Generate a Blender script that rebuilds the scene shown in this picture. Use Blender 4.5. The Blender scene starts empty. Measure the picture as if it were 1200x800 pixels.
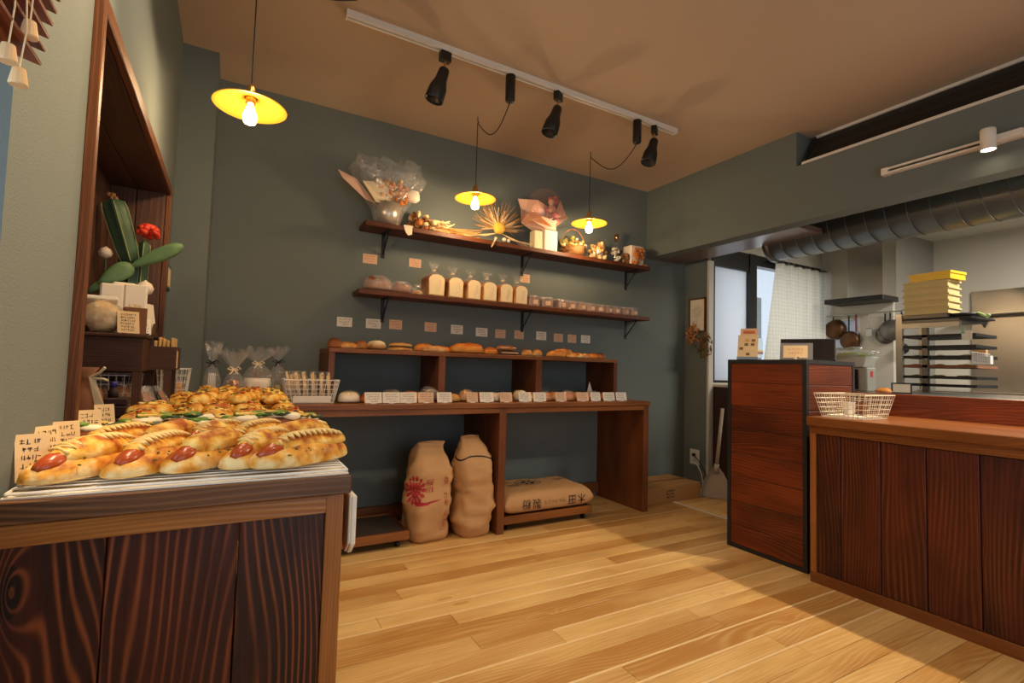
import bpy, bmesh, math, random
from mathutils import Vector, Matrix, noise
R = math.radians
PI = math.pi
scene = bpy.context.scene
C = scene.collection

# ------------------------------------------------------------------ camera
def make_camera():
    cam = bpy.data.cameras.new('camera')
    cam.sensor_width = 36.0
    cam.lens = 585.8 / 1200 * 36
    cam.clip_start = 0.02
    o = bpy.data.objects.new('camera', cam)
    C.objects.link(o)
    yaw, pitch, roll = R(29.344), R(3.014), R(1.58)
    f = Vector((math.sin(yaw) * math.cos(pitch), math.cos(yaw) * math.cos(pitch), math.sin(pitch)))
    r = Vector((math.cos(yaw), -math.sin(yaw), 0))
    u = r.cross(f)
    r2 = math.cos(roll) * r + math.sin(roll) * u
    u2 = -math.sin(roll) * r + math.cos(roll) * u
    m = Matrix((r2, u2, -f)).transposed().to_4x4()
    m.translation = (0, 0, 1.0)
    o.matrix_world = m
    scene.camera = o
make_camera()

# ------------------------------------------------------------------ world, light, exposure
WORLD_STRENGTH = 1.0
world = bpy.data.worlds.new('sky')
scene.world = world
world.use_nodes = True
bg = world.node_tree.nodes['Background']
bg.inputs[0].default_value = (0.72, 0.84, 1.0, 1)
bg.inputs[1].default_value = WORLD_STRENGTH
vs = scene.view_settings
vs.view_transform = 'Standard'
vs.look = 'None'
vs.gamma = 1.0
vs.use_curve_mapping = False
vs.exposure = 0.0
WARM = (1.0, 0.70, 0.40)
WARM2 = (1.0, 0.80, 0.56)
DAY = (0.92, 0.96, 1.0)

def light(name, kind, loc, energy, color, size=0.1, rot=(0, 0, 0), size_y=None, angle=None, blend=0.5):
    l = bpy.data.lights.new(name, kind)
    l.energy = energy
    l.color = color
    if kind == 'AREA':
        l.size = size
        if size_y:
            l.shape = 'RECTANGLE'
            l.size_y = size_y
    else:
        l.shadow_soft_size = size
    if kind == 'SPOT':
        l.spot_size = angle
        l.spot_blend = blend
    o = bpy.data.objects.new(name, l)
    o.location = loc
    o.rotation_euler = rot
    C.objects.link(o)
    return o
# daylight coming in through the glazed shop front behind the camera
light('shop_front_daylight', 'AREA', (1.2, -1.52, 1.15), 10, DAY, 2.4, (R(90), 0, 0), 2.0)
# daylight through the side window at left
light('side_window_daylight', 'AREA', (-0.62, 0.2, 1.35), 7, (0.7, 0.85, 1.0), 1.2, (0, R(-90), 0), 0.9)
# kitchen: daylight through the sliding window, and its ceiling tubes
light('kitchen_window_daylight', 'AREA', (4.5, 3.25, 1.5), 6.5, DAY, 1.5, (R(-90), 0, 0), 1.0)
light('kitchen_ceiling_light', 'AREA', (4.7, 0.6, 2.36), 80, (1.0, 0.93, 0.82), 1.2, (0, 0, 0), 0.3)

# ------------------------------------------------------------------ materials
def lin(c):
    out = []
    for v in c[:3]:
        v /= 255.0
        out.append(v / 12.92 if v <= 0.04045 else ((v + 0.055) / 1.055) ** 2.4)
    return (*out, 1.0)

def newmat(name):
    m = bpy.data.materials.new(name)
    m.use_nodes = True
    nt = m.node_tree
    return m, nt, nt.nodes['Principled BSDF']

def plain(name, c, rough=0.6, metal=0.0, emit=None, estr=0.0, var=0.06, scale=30, bump=0.0, spec=0.5, trans=0.0, alpha=1.0):
    m, nt, b = newmat(name)
    N, L = nt.nodes.new, nt.links.new
    tc = N('ShaderNodeTexCoord')
    no = N('ShaderNodeTexNoise')
    no.inputs['Scale'].default_value = scale
    no.inputs['Detail'].default_value = 4
    L(tc.outputs['Object'], no.inputs['Vector'])
    mx = N('ShaderNodeMix')
    mx.data_type = 'RGBA'
    l = lin(c)
    mx.inputs[6].default_value = (l[0] * (1 - var), l[1] * (1 - var), l[2] * (1 - var), 1)
    mx.inputs[7].default_value = (min(1, l[0] * (1 + var)), min(1, l[1] * (1 + var)), min(1, l[2] * (1 + var)), 1)
    L(no.outputs['Fac'], mx.inputs[0])
    L(mx.outputs[2], b.inputs['Base Color'])
    b.inputs['Roughness'].default_value = rough
    b.inputs['Metallic'].default_value = metal
    b.inputs['Specular IOR Level'].default_value = spec
    b.inputs['Transmission Weight'].default_value = trans
    b.inputs['Alpha'].default_value = alpha
    if emit:
        b.inputs['Emission Color'].default_value = (*emit, 1)
        b.inputs['Emission Strength'].default_value = estr
    if bump:
        bp = N('ShaderNodeBump')
        bp.inputs['Strength'].default_value = bump
        bp.inputs['Distance'].default_value = 0.01
        L(no.outputs['Fac'], bp.inputs['Height'])
        L(bp.outputs['Normal'], b.inputs['Normal'])
    return m

def wood(name, c_dark, c_mid, c_light, axis='Z', rough=0.5, freq=85.0, var=0.3, knots=True, ring=0.5, bump=0.12, spec=0.4, warp=11.0, sharp=4.0):
    """sawn board: growth-ring lines along one axis that bend slowly, fine fibre, knots; each board has its own offset and tone"""
    m, nt, b = newmat(name)
    N, L = nt.nodes.new, nt.links.new
    def math_(op, a, b_=None, c=None, clamp=False):
        n = N('ShaderNodeMath'); n.operation = op; n.use_clamp = clamp
        for i, v in enumerate((a, b_, c)):
            if v is None: continue
            if isinstance(v, (int, float)): n.inputs[i].default_value = v
            else: L(v, n.inputs[i])
        return n.outputs[0]
    tc = N('ShaderNodeTexCoord')
    oi = N('ShaderNodeObjectInfo')
    off = N('ShaderNodeVectorMath'); off.operation = 'MULTIPLY_ADD'
    cmb = N('ShaderNodeCombineXYZ')
    for i in range(3):
        L(oi.outputs['Random'], cmb.inputs[i])
    L(cmb.outputs[0], off.inputs[0])
    off.inputs[1].default_value = (17, 23, 31)
    L(tc.outputs['Object'], off.inputs[2])
    def mapped(along, across):
        mp = N('ShaderNodeMapping')
        mp.inputs['Scale'].default_value = {'X': (along, across, across), 'Y': (across, along, across), 'Z': (across, across, along)}[axis]
        L(off.outputs[0], mp.inputs['Vector'])
        return mp.outputs[0]
    def nz(vec, scale, detail):
        n = N('ShaderNodeTexNoise'); n.inputs['Scale'].default_value = scale; n.inputs['Detail'].default_value = detail
        L(vec, n.inputs['Vector']); return n.outputs['Fac']
    n1 = nz(mapped(0.22, 1.0), 4.5, 1.5)
    n2 = nz(mapped(0.03, 1.0), 160, 4)
    n3 = nz(mapped(0.25, 1.0), 7.0, 3)
    dt = N('ShaderNodeVectorMath'); dt.operation = 'DOT_PRODUCT'
    dt.inputs[1].default_value = {'X': (0, 1, 1), 'Y': (1, 0, 1), 'Z': (1, 1, 0)}[axis]
    L(off.outputs[0], dt.inputs[0])
    fac_k = None
    v = math_('MULTIPLY_ADD', n1, warp, math_('MULTIPLY', dt.outputs['Value'], freq))
    if knots:
        mk = mapped(0.30, 1.0)
        vo = N('ShaderNodeTexVoronoi'); vo.inputs['Scale'].default_value = 4.2
        L(mk, vo.inputs['Vector'])
        # rings bulge around a knot
        kn = math_('SUBTRACT', 1.0, math_('MULTIPLY', vo.outputs['Distance'], 5.0), clamp=True)
        v = math_('MULTIPLY_ADD', math_('POWER', kn, 2.0), 5.0, v)
        fac_k = math_('MULTIPLY', math_('LESS_THAN', vo.outputs['Distance'], 0.05), 0.3)
    sn = math_('MULTIPLY_ADD', math_('SINE', math_('MULTIPLY', v, 6.2832)), 0.5, 0.5)
    line = math_('POWER', sn, sharp)
    tone = math_('ADD', math_('MULTIPLY_ADD', n3, 1.1, -0.3), math_('MULTIPLY_ADD', oi.outputs['Random'], var, -var / 2))
    tone = math_('ADD', tone, math_('MULTIPLY_ADD', n2, 0.5, -0.25))
    if fac_k is not None:
        tone = math_('SUBTRACT', tone, fac_k)
    cr = N('ShaderNodeValToRGB')
    e = cr.color_ramp.elements
    e[0].position = 0.0; e[0].color = lin(c_dark)
    e[1].position = 0.75; e[1].color = lin(c_mid)
    L(tone, cr.inputs[0])
    mx = N('ShaderNodeMix'); mx.data_type = 'RGBA'
    zone = math_('MULTIPLY_ADD', nz(mapped(0.35, 1.0), 9.0, 2), 3.2, -1.0, clamp=True)
    L(math_('MULTIPLY', math_('MULTIPLY', math_('MULTIPLY', line, ring), math_('MULTIPLY_ADD', n2, 0.9, 0.6)), zone, clamp=True), mx.inputs[0])
    L(cr.outputs[0], mx.inputs[6]); mx.inputs[7].default_value = lin(c_light)
    L(mx.outputs[2], b.inputs['Base Color'])
    b.inputs['Roughness'].default_value = rough
    b.inputs['Specular IOR Level'].default_value = spec
    bp = N('ShaderNodeBump'); bp.inputs['Strength'].default_value = bump; bp.inputs['Distance'].default_value = 0.003
    L(math_('ADD', line, n2), bp.inputs['Height']); L(bp.outputs['Normal'], b.inputs['Normal'])
    return m

def crust(name, pale, mid, dark, scale=18, rough=0.5, shift=0.0, spots=0.0, spotcol=(60, 30, 12), zweight=0.55, spec=0.4, contrast=1.0):
    """baked crust: pale at the base, browner towards the top, blotched"""
    m, nt, b = newmat(name)
    N, L = nt.nodes.new, nt.links.new
    tc = N('ShaderNodeTexCoord'); oi = N('ShaderNodeObjectInfo')
    sx = N('ShaderNodeSeparateXYZ')
    L(tc.outputs['Generated'], sx.inputs[0])
    off = N('ShaderNodeVectorMath'); off.operation = 'MULTIPLY_ADD'; off.inputs[1].default_value = (9, 13, 7)
    cmb = N('ShaderNodeCombineXYZ')
    for i in range(3):
        L(oi.outputs['Random'], cmb.inputs[i])
    L(cmb.outputs[0], off.inputs[0]); L(tc.outputs['Object'], off.inputs[2])
    no = N('ShaderNodeTexNoise'); no.inputs['Scale'].default_value = scale; no.inputs['Detail'].default_value = 5
    L(off.outputs[0], no.inputs['Vector'])
    a = N('ShaderNodeMath'); a.operation = 'MULTIPLY_ADD'; a.inputs[1].default_value = zweight; a.inputs[2].default_value = shift - 0.4 * zweight
    L(sx.outputs['Z'], a.inputs[0])
    nc = N('ShaderNodeMath'); nc.operation = 'MULTIPLY_ADD'; nc.inputs[1].default_value = contrast; nc.inputs[2].default_value = 0.5 - 0.5 * contrast
    L(no.outputs['Fac'], nc.inputs[0])
    s = N('ShaderNodeMath'); s.operation = 'ADD'
    L(a.outputs[0], s.inputs[0]); L(nc.outputs[0], s.inputs[1])
    cr = N('ShaderNodeValToRGB'); e = cr.color_ramp.elements
    e[0].position = 0.3; e[0].color = lin(pale)
    e[1].position = 0.88; e[1].color = lin(dark)
    x = e.new(0.58); x.color = lin(mid)
    L(s.outputs[0], cr.inputs[0])
    col = cr.outputs[0]
    if spots:
        vo = N('ShaderNodeTexVoronoi'); vo.inputs['Scale'].default_value = 90
        L(off.outputs[0], vo.inputs['Vector'])
        lt = N('ShaderNodeMath'); lt.operation = 'LESS_THAN'; lt.inputs[1].default_value = spots
        L(vo.outputs['Distance'], lt.inputs[0])
        mx = N('ShaderNodeMix'); mx.data_type = 'RGBA'
        L(lt.outputs[0], mx.inputs[0]); L(col, mx.inputs[6]); mx.inputs[7].default_value = lin(spotcol)
        col = mx.outputs[2]
    L(col, b.inputs['Base Color'])
    b.inputs['Roughness'].default_value = rough
    b.inputs['Specular IOR Level'].default_value = spec
    n2 = N('ShaderNodeTexNoise'); n2.inputs['Scale'].default_value = 60; n2.inputs['Detail'].default_value = 4
    L(off.outputs[0], n2.inputs['Vector'])
    bp = N('ShaderNodeBump'); bp.inputs['Strength'].default_value = 0.35; bp.inputs['Distance'].default_value = 0.008
    L(n2.outputs['Fac'], bp.inputs['Height']); L(bp.outputs['Normal'], b.inputs['Normal'])
    return m

def film(name, tint=(255, 255, 255), opac=0.16, rough=0.14, bump=1.0, scale=45, haze=0.3):
    """clear crinkled wrapping film: mostly transparent with glossy creases"""
    m, nt, b = newmat(name)
    N, L = nt.nodes.new, nt.links.new
    nt.nodes.remove(b)
    out = nt.nodes['Material Output']
    tr = N('ShaderNodeBsdfTransparent'); tr.inputs[0].default_value = lin(tint)
    gl = N('ShaderNodeBsdfGlossy'); gl.inputs['Roughness'].default_value = rough
    gl.inputs[0].default_value = (1, 1, 1, 1)
    tc = N('ShaderNodeTexCoord'); no = N('ShaderNodeTexNoise')
    no.inputs['Scale'].default_value = scale; no.inputs['Detail'].default_value = 5
    L(tc.outputs['Object'], no.inputs['Vector'])
    bp = N('ShaderNodeBump'); bp.inputs['Strength'].default_value = bump; bp.inputs['Distance'].default_value = 0.02
    L(no.outputs['Fac'], bp.inputs['Height']); L(bp.outputs['Normal'], gl.inputs['Normal'])
    fr = N('ShaderNodeLayerWeight'); fr.inputs['Blend'].default_value = 0.35
    L(bp.outputs['Normal'], fr.inputs['Normal'])
    pw = N('ShaderNodeMath'); pw.operation = 'POWER'; pw.inputs[1].default_value = 3.0
    L(fr.outputs['Facing'], pw.inputs[0])
    ad = N('ShaderNodeMath'); ad.operation = 'MULTIPLY_ADD'; ad.inputs[1].default_value = 0.55; ad.inputs[2].default_value = opac
    L(pw.outputs[0], ad.inputs[0])
    mx = N('ShaderNodeMixShader')
    df = N('ShaderNodeBsdfDiffuse'); df.inputs[0].default_value = (0.9, 0.9, 0.9, 1)
    hz = N('ShaderNodeMixShader'); hz.inputs[0].default_value = haze
    L(gl.outputs[0], hz.inputs[1]); L(df.outputs[0], hz.inputs[2])
    L(ad.outputs[0], mx.inputs[0]); L(tr.outputs[0], mx.inputs[1]); L(hz.outputs[0], mx.inputs[2])
    L(mx.outputs[0], out.inputs['Surface'])
    return m

def emitter(name, col, strength):
    m, nt, b = newmat(name)
    b.inputs['Base Color'].default_value = (*col, 1)
    b.inputs['Emission Color'].default_value = (*col, 1)
    b.inputs['Emission Strength'].default_value = strength
    return m

M = {}
M['wall'] = plain('wall_paint', (112, 120, 116), 0.9, var=0.03, scale=300, bump=0.12, spec=0.2)
M['ceiling'] = plain('ceiling_paint', (192, 172, 148), 0.95, var=0.02, scale=200, bump=0.08, spec=0.1)
M['kwall'] = plain('kitchen_wall_panel', (206, 200, 186), 0.5, var=0.02, spec=0.3)
M['kceil'] = plain('kitchen_ceiling_board', (196, 190, 176), 0.7, var=0.02)
M['floor'] = wood('floor_board_wood', (190, 136, 70), (246, 208, 138), (250, 220, 156), 'X', 0.34, 60, 0.55, True, 0.3, 0.04, 0.45, 14, 2)
M['floor_gap'] = plain('pale_sapwood', (240, 206, 150), 0.45)
M['plank'] = wood('dark_stained_plank', (26, 8, 5), (92, 34, 17), (150, 78, 36), 'Z', 0.4, 78, 0.25, True, 0.75, 0.12, 0.4, 20, 4)
M['plank_soft'] = wood('reddish_stained_plank', (38, 13, 7), (104, 40, 19), (140, 74, 34), 'Z', 0.42, 62, 0.35, True, 0.42, 0.08, 0.4, 9, 2)
M['plank_y'] = wood('dark_stained_plank_lengthwise', (74, 28, 11), (152, 68, 28), (170, 88, 38), 'Y', 0.42, 60, 0.35, True, 0.3, 0.08, 0.4, 16, 2)
M['plank_x'] = wood('dark_stained_plank_crosswise', (58, 24, 12), (118, 54, 25), (140, 72, 34), 'X', 0.42, 60, 0.25, True, 0.3, 0.08, 0.4, 16, 2)
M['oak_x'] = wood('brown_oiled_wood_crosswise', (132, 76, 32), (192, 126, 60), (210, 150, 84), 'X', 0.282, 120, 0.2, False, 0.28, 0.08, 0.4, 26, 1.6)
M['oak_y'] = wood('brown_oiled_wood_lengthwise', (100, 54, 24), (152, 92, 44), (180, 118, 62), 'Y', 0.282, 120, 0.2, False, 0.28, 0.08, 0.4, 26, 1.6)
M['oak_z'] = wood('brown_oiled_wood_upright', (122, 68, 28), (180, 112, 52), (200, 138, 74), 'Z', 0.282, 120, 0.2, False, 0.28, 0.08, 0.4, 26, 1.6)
M['slab'] = wood('dark_walnut_slab', (52, 31, 18), (120, 78, 47), (146, 100, 62), 'X', 0.4, 90, 0.3, True, 0.45, 0.1, 0.4, 24, 2)
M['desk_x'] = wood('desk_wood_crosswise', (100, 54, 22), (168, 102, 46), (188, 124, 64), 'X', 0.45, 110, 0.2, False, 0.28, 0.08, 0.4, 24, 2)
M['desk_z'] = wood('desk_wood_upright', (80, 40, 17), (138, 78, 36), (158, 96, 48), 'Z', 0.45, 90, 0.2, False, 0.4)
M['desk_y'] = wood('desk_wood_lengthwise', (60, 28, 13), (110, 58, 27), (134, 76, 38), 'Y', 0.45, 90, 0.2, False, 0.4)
M['shelf'] = wood('shelf_board_wood', (58, 27, 13), (114, 60, 29), (136, 78, 40), 'X', 0.5, 90, 0.2, False, 0.4)
M['stand'] = wood('walnut_stand_wood', (58, 34, 21), (104, 68, 43), (122, 84, 54), 'X', 0.5, 120, 0.2, False, 0.35)
M['stand_z'] = wood('walnut_stand_wood_upright', (58, 34, 21), (104, 68, 43), (122, 84, 54), 'Z', 0.5, 120, 0.2, False, 0.35)
M['stand_y'] = wood('walnut_stand_wood_lengthwise', (58, 34, 21), (104, 68, 43), (122, 84, 54), 'Y', 0.5, 120, 0.2, False, 0.35)
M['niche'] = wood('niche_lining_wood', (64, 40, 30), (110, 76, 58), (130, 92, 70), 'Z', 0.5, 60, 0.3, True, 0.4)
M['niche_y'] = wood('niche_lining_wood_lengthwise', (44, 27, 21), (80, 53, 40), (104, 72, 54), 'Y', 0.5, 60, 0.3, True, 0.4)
M['frame_wood'] = wood('niche_trim_wood', (74, 38, 17), (126, 74, 36), (156, 100, 54), 'Y', 0.45, 120, 0.1, False, 0.3)
M['frame_wood_z'] = wood('niche_trim_wood_upright', (74, 38, 17), (126, 74, 36), (156, 100, 54), 'Z', 0.45, 120, 0.1, False, 0.3)
M['blind'] = wood('blind_slat_wood', (96, 44, 18), (156, 82, 36), (180, 106, 52), 'Y', 0.4, 120, 0.2, False, 0.3)
M['pale_wood'] = plain('pale_turned_wood', (226, 190, 140), 0.5)
M['kraft_envelope'] = plain('kraft_envelope_paper', (214, 172, 104), 0.8)
M['black'] = plain('matt_black_metal', (22, 21, 21), 0.45)
M['dark_steel'] = plain('dark_steel_frame', (44, 44, 46), 0.5, 0.3)
M['white_metal'] = plain('white_painted_metal', (232, 226, 214), 0.4)
M['white_plastic'] = plain('white_plastic', (232, 230, 224), 0.35)
M['cream_wire'] = plain('cream_coated_wire', (228, 214, 186), 0.4)
M['steel'] = plain('brushed_stainless_steel', (186, 182, 174), 0.28, 1.0, var=0.05, scale=8)
M['steel_dark'] = plain('dull_stainless_steel', (120, 116, 110), 0.4, 1.0, var=0.08, scale=8)
M['duct'] = plain('galvanised_duct', (128, 130, 128), 0.42, 0.8, var=0.08, scale=10)
M['paper'] = plain('white_card', (236, 226, 206), 0.8, var=0.02)
M['card_pink'] = plain('pinkish_card', (226, 186, 150), 0.8, var=0.03)
M['card_kraft'] = plain('kraft_card', (226, 196, 148), 0.8, var=0.05)
M['ink'] = plain('ink', (60, 42, 34), 0.8)
M['ink_soft'] = plain('faded_ink', (138, 116, 96), 0.8)
M['red_ink'] = plain('red_print', (178, 34, 48), 0.7)
M['orange_ink'] = plain('orange_print', (206, 110, 70), 0.7)
M['navy_ink'] = plain('navy_print', (34, 36, 48), 0.7)
M['kraft_bag'] = plain('kraft_sack_paper', (196, 150, 100), 0.75, var=0.1, scale=14, bump=0.35)
M['breadstick'] = crust('breadstick_crust', (244, 218, 166), (226, 186, 120), (198, 146, 80), 40, zweight=0.2)
M['cardboard'] = plain('corrugated_cardboard', (172, 126, 74), 0.8, var=0.04)
M['tape'] = plain('packing_tape', (150, 104, 54), 0.35)
M['film'] = film('clear_wrapping_film')
M['film_shiny'] = film('shiny_bag_film', opac=0.30, rough=0.16, bump=1.2, scale=70, haze=0.35)
M['film_thin'] = film('clear_bag_film', opac=0.10, bump=0.9, scale=60)
M['glass'] = film('clear_glass', opac=0.06, rough=0.02, bump=0.0, haze=0.0)
M['frost'] = None
M['crust_gold'] = crust('golden_roll_crust', (248, 220, 156), (230, 162, 54), (164, 80, 18), 30, shift=0.02, contrast=1.7, zweight=0.6)
M['crust_cheese'] = crust('cheese_baked_crust', (248, 218, 132), (232, 172, 58), (172, 86, 20), 34, shift=0.02, contrast=1.8)
M['crust_tan'] = crust('tan_roll_crust', (232, 196, 138), (206, 140, 66), (146, 80, 28), 14)
M['crust_brown'] = crust('deep_brown_crust', (196, 134, 70), (150, 82, 32), (92, 44, 18), 14)
M['crust_flour'] = crust('floured_country_crust', (150, 92, 46), (206, 170, 120), (236, 220, 190), 22)
M['crust_seed'] = crust('seeded_flat_crust', (224, 178, 106), (206, 148, 72), (166, 100, 40), 16, spots=0.2)
M['crust_orange'] = crust('glossy_orange_crust', (226, 160, 72), (208, 122, 40), (158, 76, 20), 10, rough=0.3)
M['crust_dark'] = crust('dark_rye_crust', (120, 66, 34), (84, 44, 24), (52, 26, 16), 14)
M['crust_white'] = crust('pale_steamed_crust', (246, 232, 204), (238, 214, 168), (210, 160, 96), 12, shift=-0.15)
M['toast_side'] = crust('loaf_side_crust', (214, 160, 90), (178, 112, 50), (130, 72, 28), 12)
M['crumb'] = plain('white_bread_crumb', (246, 226, 180), 0.9, var=0.05, scale=120, bump=0.25)
M['sausage'] = plain('sausage_skin', (172, 72, 26), 0.25, var=0.2, scale=25)
M['cheese'] = plain('melted_cheese', (246, 206, 104), 0.35, var=0.12, scale=40)
M['mayo'] = plain('baked_mayonnaise', (238, 202, 126), 0.4, var=0.15, scale=60)
M['cream'] = plain('cream_cheese', (248, 232, 196), 0.5)
M['green'] = plain('green_leaf', (96, 140, 36), 0.45, var=0.3, scale=30)
M['dark_green'] = plain('dark_leaf', (44, 72, 30), 0.5, var=0.3, scale=30)
M['herb'] = plain('dried_herb', (84, 92, 34), 0.7, var=0.3)
M['tomato'] = plain('tomato_sauce', (202, 74, 26), 0.35, var=0.25, scale=40)
M['olive'] = plain('black_olive', (48, 26, 24), 0.35)
M['cactus'] = plain('cactus_skin', (62, 92, 66), 0.55, var=0.25, scale=24, bump=0.1)
M['cactus2'] = plain('cactus_pad_skin', (92, 126, 82), 0.55, var=0.22, scale=40, bump=0.15)
M['cactus_rib'] = plain('cactus_rib_edge', (168, 176, 120), 0.6)
M['red_flower'] = plain('red_grafted_cactus', (222, 64, 36), 0.5, var=0.3, scale=40)
M['bulb_white'] = plain('white_bud', (236, 222, 200), 0.6)
M['terracotta'] = plain('grey_clay_pot', (120, 104, 88), 0.8)
M['oat'] = crust('oat_flakes', (240, 216, 164), (222, 186, 122), (176, 128, 70), 60, zweight=0.1)
M['brown_paper'] = plain('brown_paper', (128, 80, 48), 0.8)
M['dark_box'] = plain('dark_brown_card', (52, 26, 22), 0.6)
M['blue_cap'] = plain('blue_violet_cap', (52, 46, 128), 0.4)
M['ribbon'] = plain('cream_ribbon', (226, 208, 170), 0.6)
M['black_ribbon'] = plain('black_ribbon', (30, 26, 26), 0.4)
M['dried_tan'] = plain('dried_stalk', (206, 156, 90), 0.8, var=0.2)
M['dried_pale'] = plain('pale_dried_petal', (232, 204, 152), 0.8, var=0.2)
M['dried_orange'] = plain('orange_dried_petal', (200, 120, 56), 0.8, var=0.2)
M['dried_brown'] = plain('brown_dried_leaf', (134, 92, 50), 0.8, var=0.25)
M['dried_green'] = plain('olive_dried_leaf', (104, 98, 56), 0.8, var=0.25)
M['yellow_flower'] = plain('yellow_flower_head', (232, 186, 70), 0.8, var=0.25, scale=150, bump=0.5)
M['pink'] = plain('pink_petal', (206, 110, 110), 0.7, var=0.2)
M['pink_paper'] = plain('pale_pink_wrap', (226, 186, 160), 0.8, var=0.05)
M['copper'] = plain('copper_bauble', (206, 128, 70), 0.2, 1.0)
M['silver_pot'] = plain('pale_silver_pot', (200, 192, 178), 0.3, 0.6)
M['balloon'] = film('clear_balloon', (255, 244, 240), 0.10, 0.03, 0.0, 35, 0.5)
M['yellow_tub'] = plain('yellow_plastic', (244, 196, 24), 0.35)
M['cream_tub'] = plain('cream_plastic', (214, 190, 126), 0.4)
M['bulb'] = emitter('lamp_filament_glow', (1.0, 0.74, 0.36), 30)
M['led'] = emitter('spotlight_lens_glow', (1.0, 0.8, 0.55), 22)
M['shade_amber'] = plain('brass_lamp_shade', (236, 172, 56), 0.35, 0.55, var=0.04)
M['brass'] = plain('brass_fitting', (220, 170, 90), 0.3, 0.9)
M['cord'] = plain('black_cord', (26, 24, 24), 0.6)
M['curtain'] = plain('linen_curtain', (222, 216, 196), 0.9, var=0.05, scale=60)
M['dustpan'] = plain('grey_beige_plastic', (176, 164, 146), 0.5)
M['pan'] = plain('worn_copper_pan', (104, 72, 46), 0.42, 0.7, var=0.3, scale=14)
M['pan_grey'] = plain('grey_aluminium_pan', (128, 124, 118), 0.4, 0.7, var=0.15, scale=12)
M['soffit'] = plain('dark_soffit_board', (120, 96, 84), 0.3, var=0.05)
M['ac_dark'] = plain('dark_air_outlet', (46, 44, 42), 0.5)
M['grey_plastic'] = plain('grey_plastic', (150, 150, 138), 0.5)
M['teal'] = plain('dark_teal_frame', (40, 60, 56), 0.4)
M['screen'] = plain('blank_screen', (28, 24, 26), 0.15)
M['pave'] = plain('outdoor_paving', (120, 120, 118), 0.9, scale=5)
M['facade'] = plain('outdoor_facade', (132, 134, 134), 0.9, scale=3, var=0.2)

def frosted():
    m, nt, b = newmat('frosted_glass')
    N, L = nt.nodes.new, nt.links.new
    b.inputs['Base Color'].default_value = (0.86, 0.89, 0.95, 1)
    b.inputs['Roughness'].default_value = 0.5
    tl = N('ShaderNodeBsdfTranslucent'); tl.inputs[0].default_value = (0.78, 0.79, 0.80, 1)
    mx = N('ShaderNodeMixShader'); mx.inputs[0].default_value = 0.7
    out = nt.nodes['Material Output']
    L(b.outputs[0], mx.inputs[1]); L(tl.outputs[0], mx.inputs[2]); L(mx.outputs[0], out.inputs['Surface'])
    return m
M['frost'] = frosted()

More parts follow.
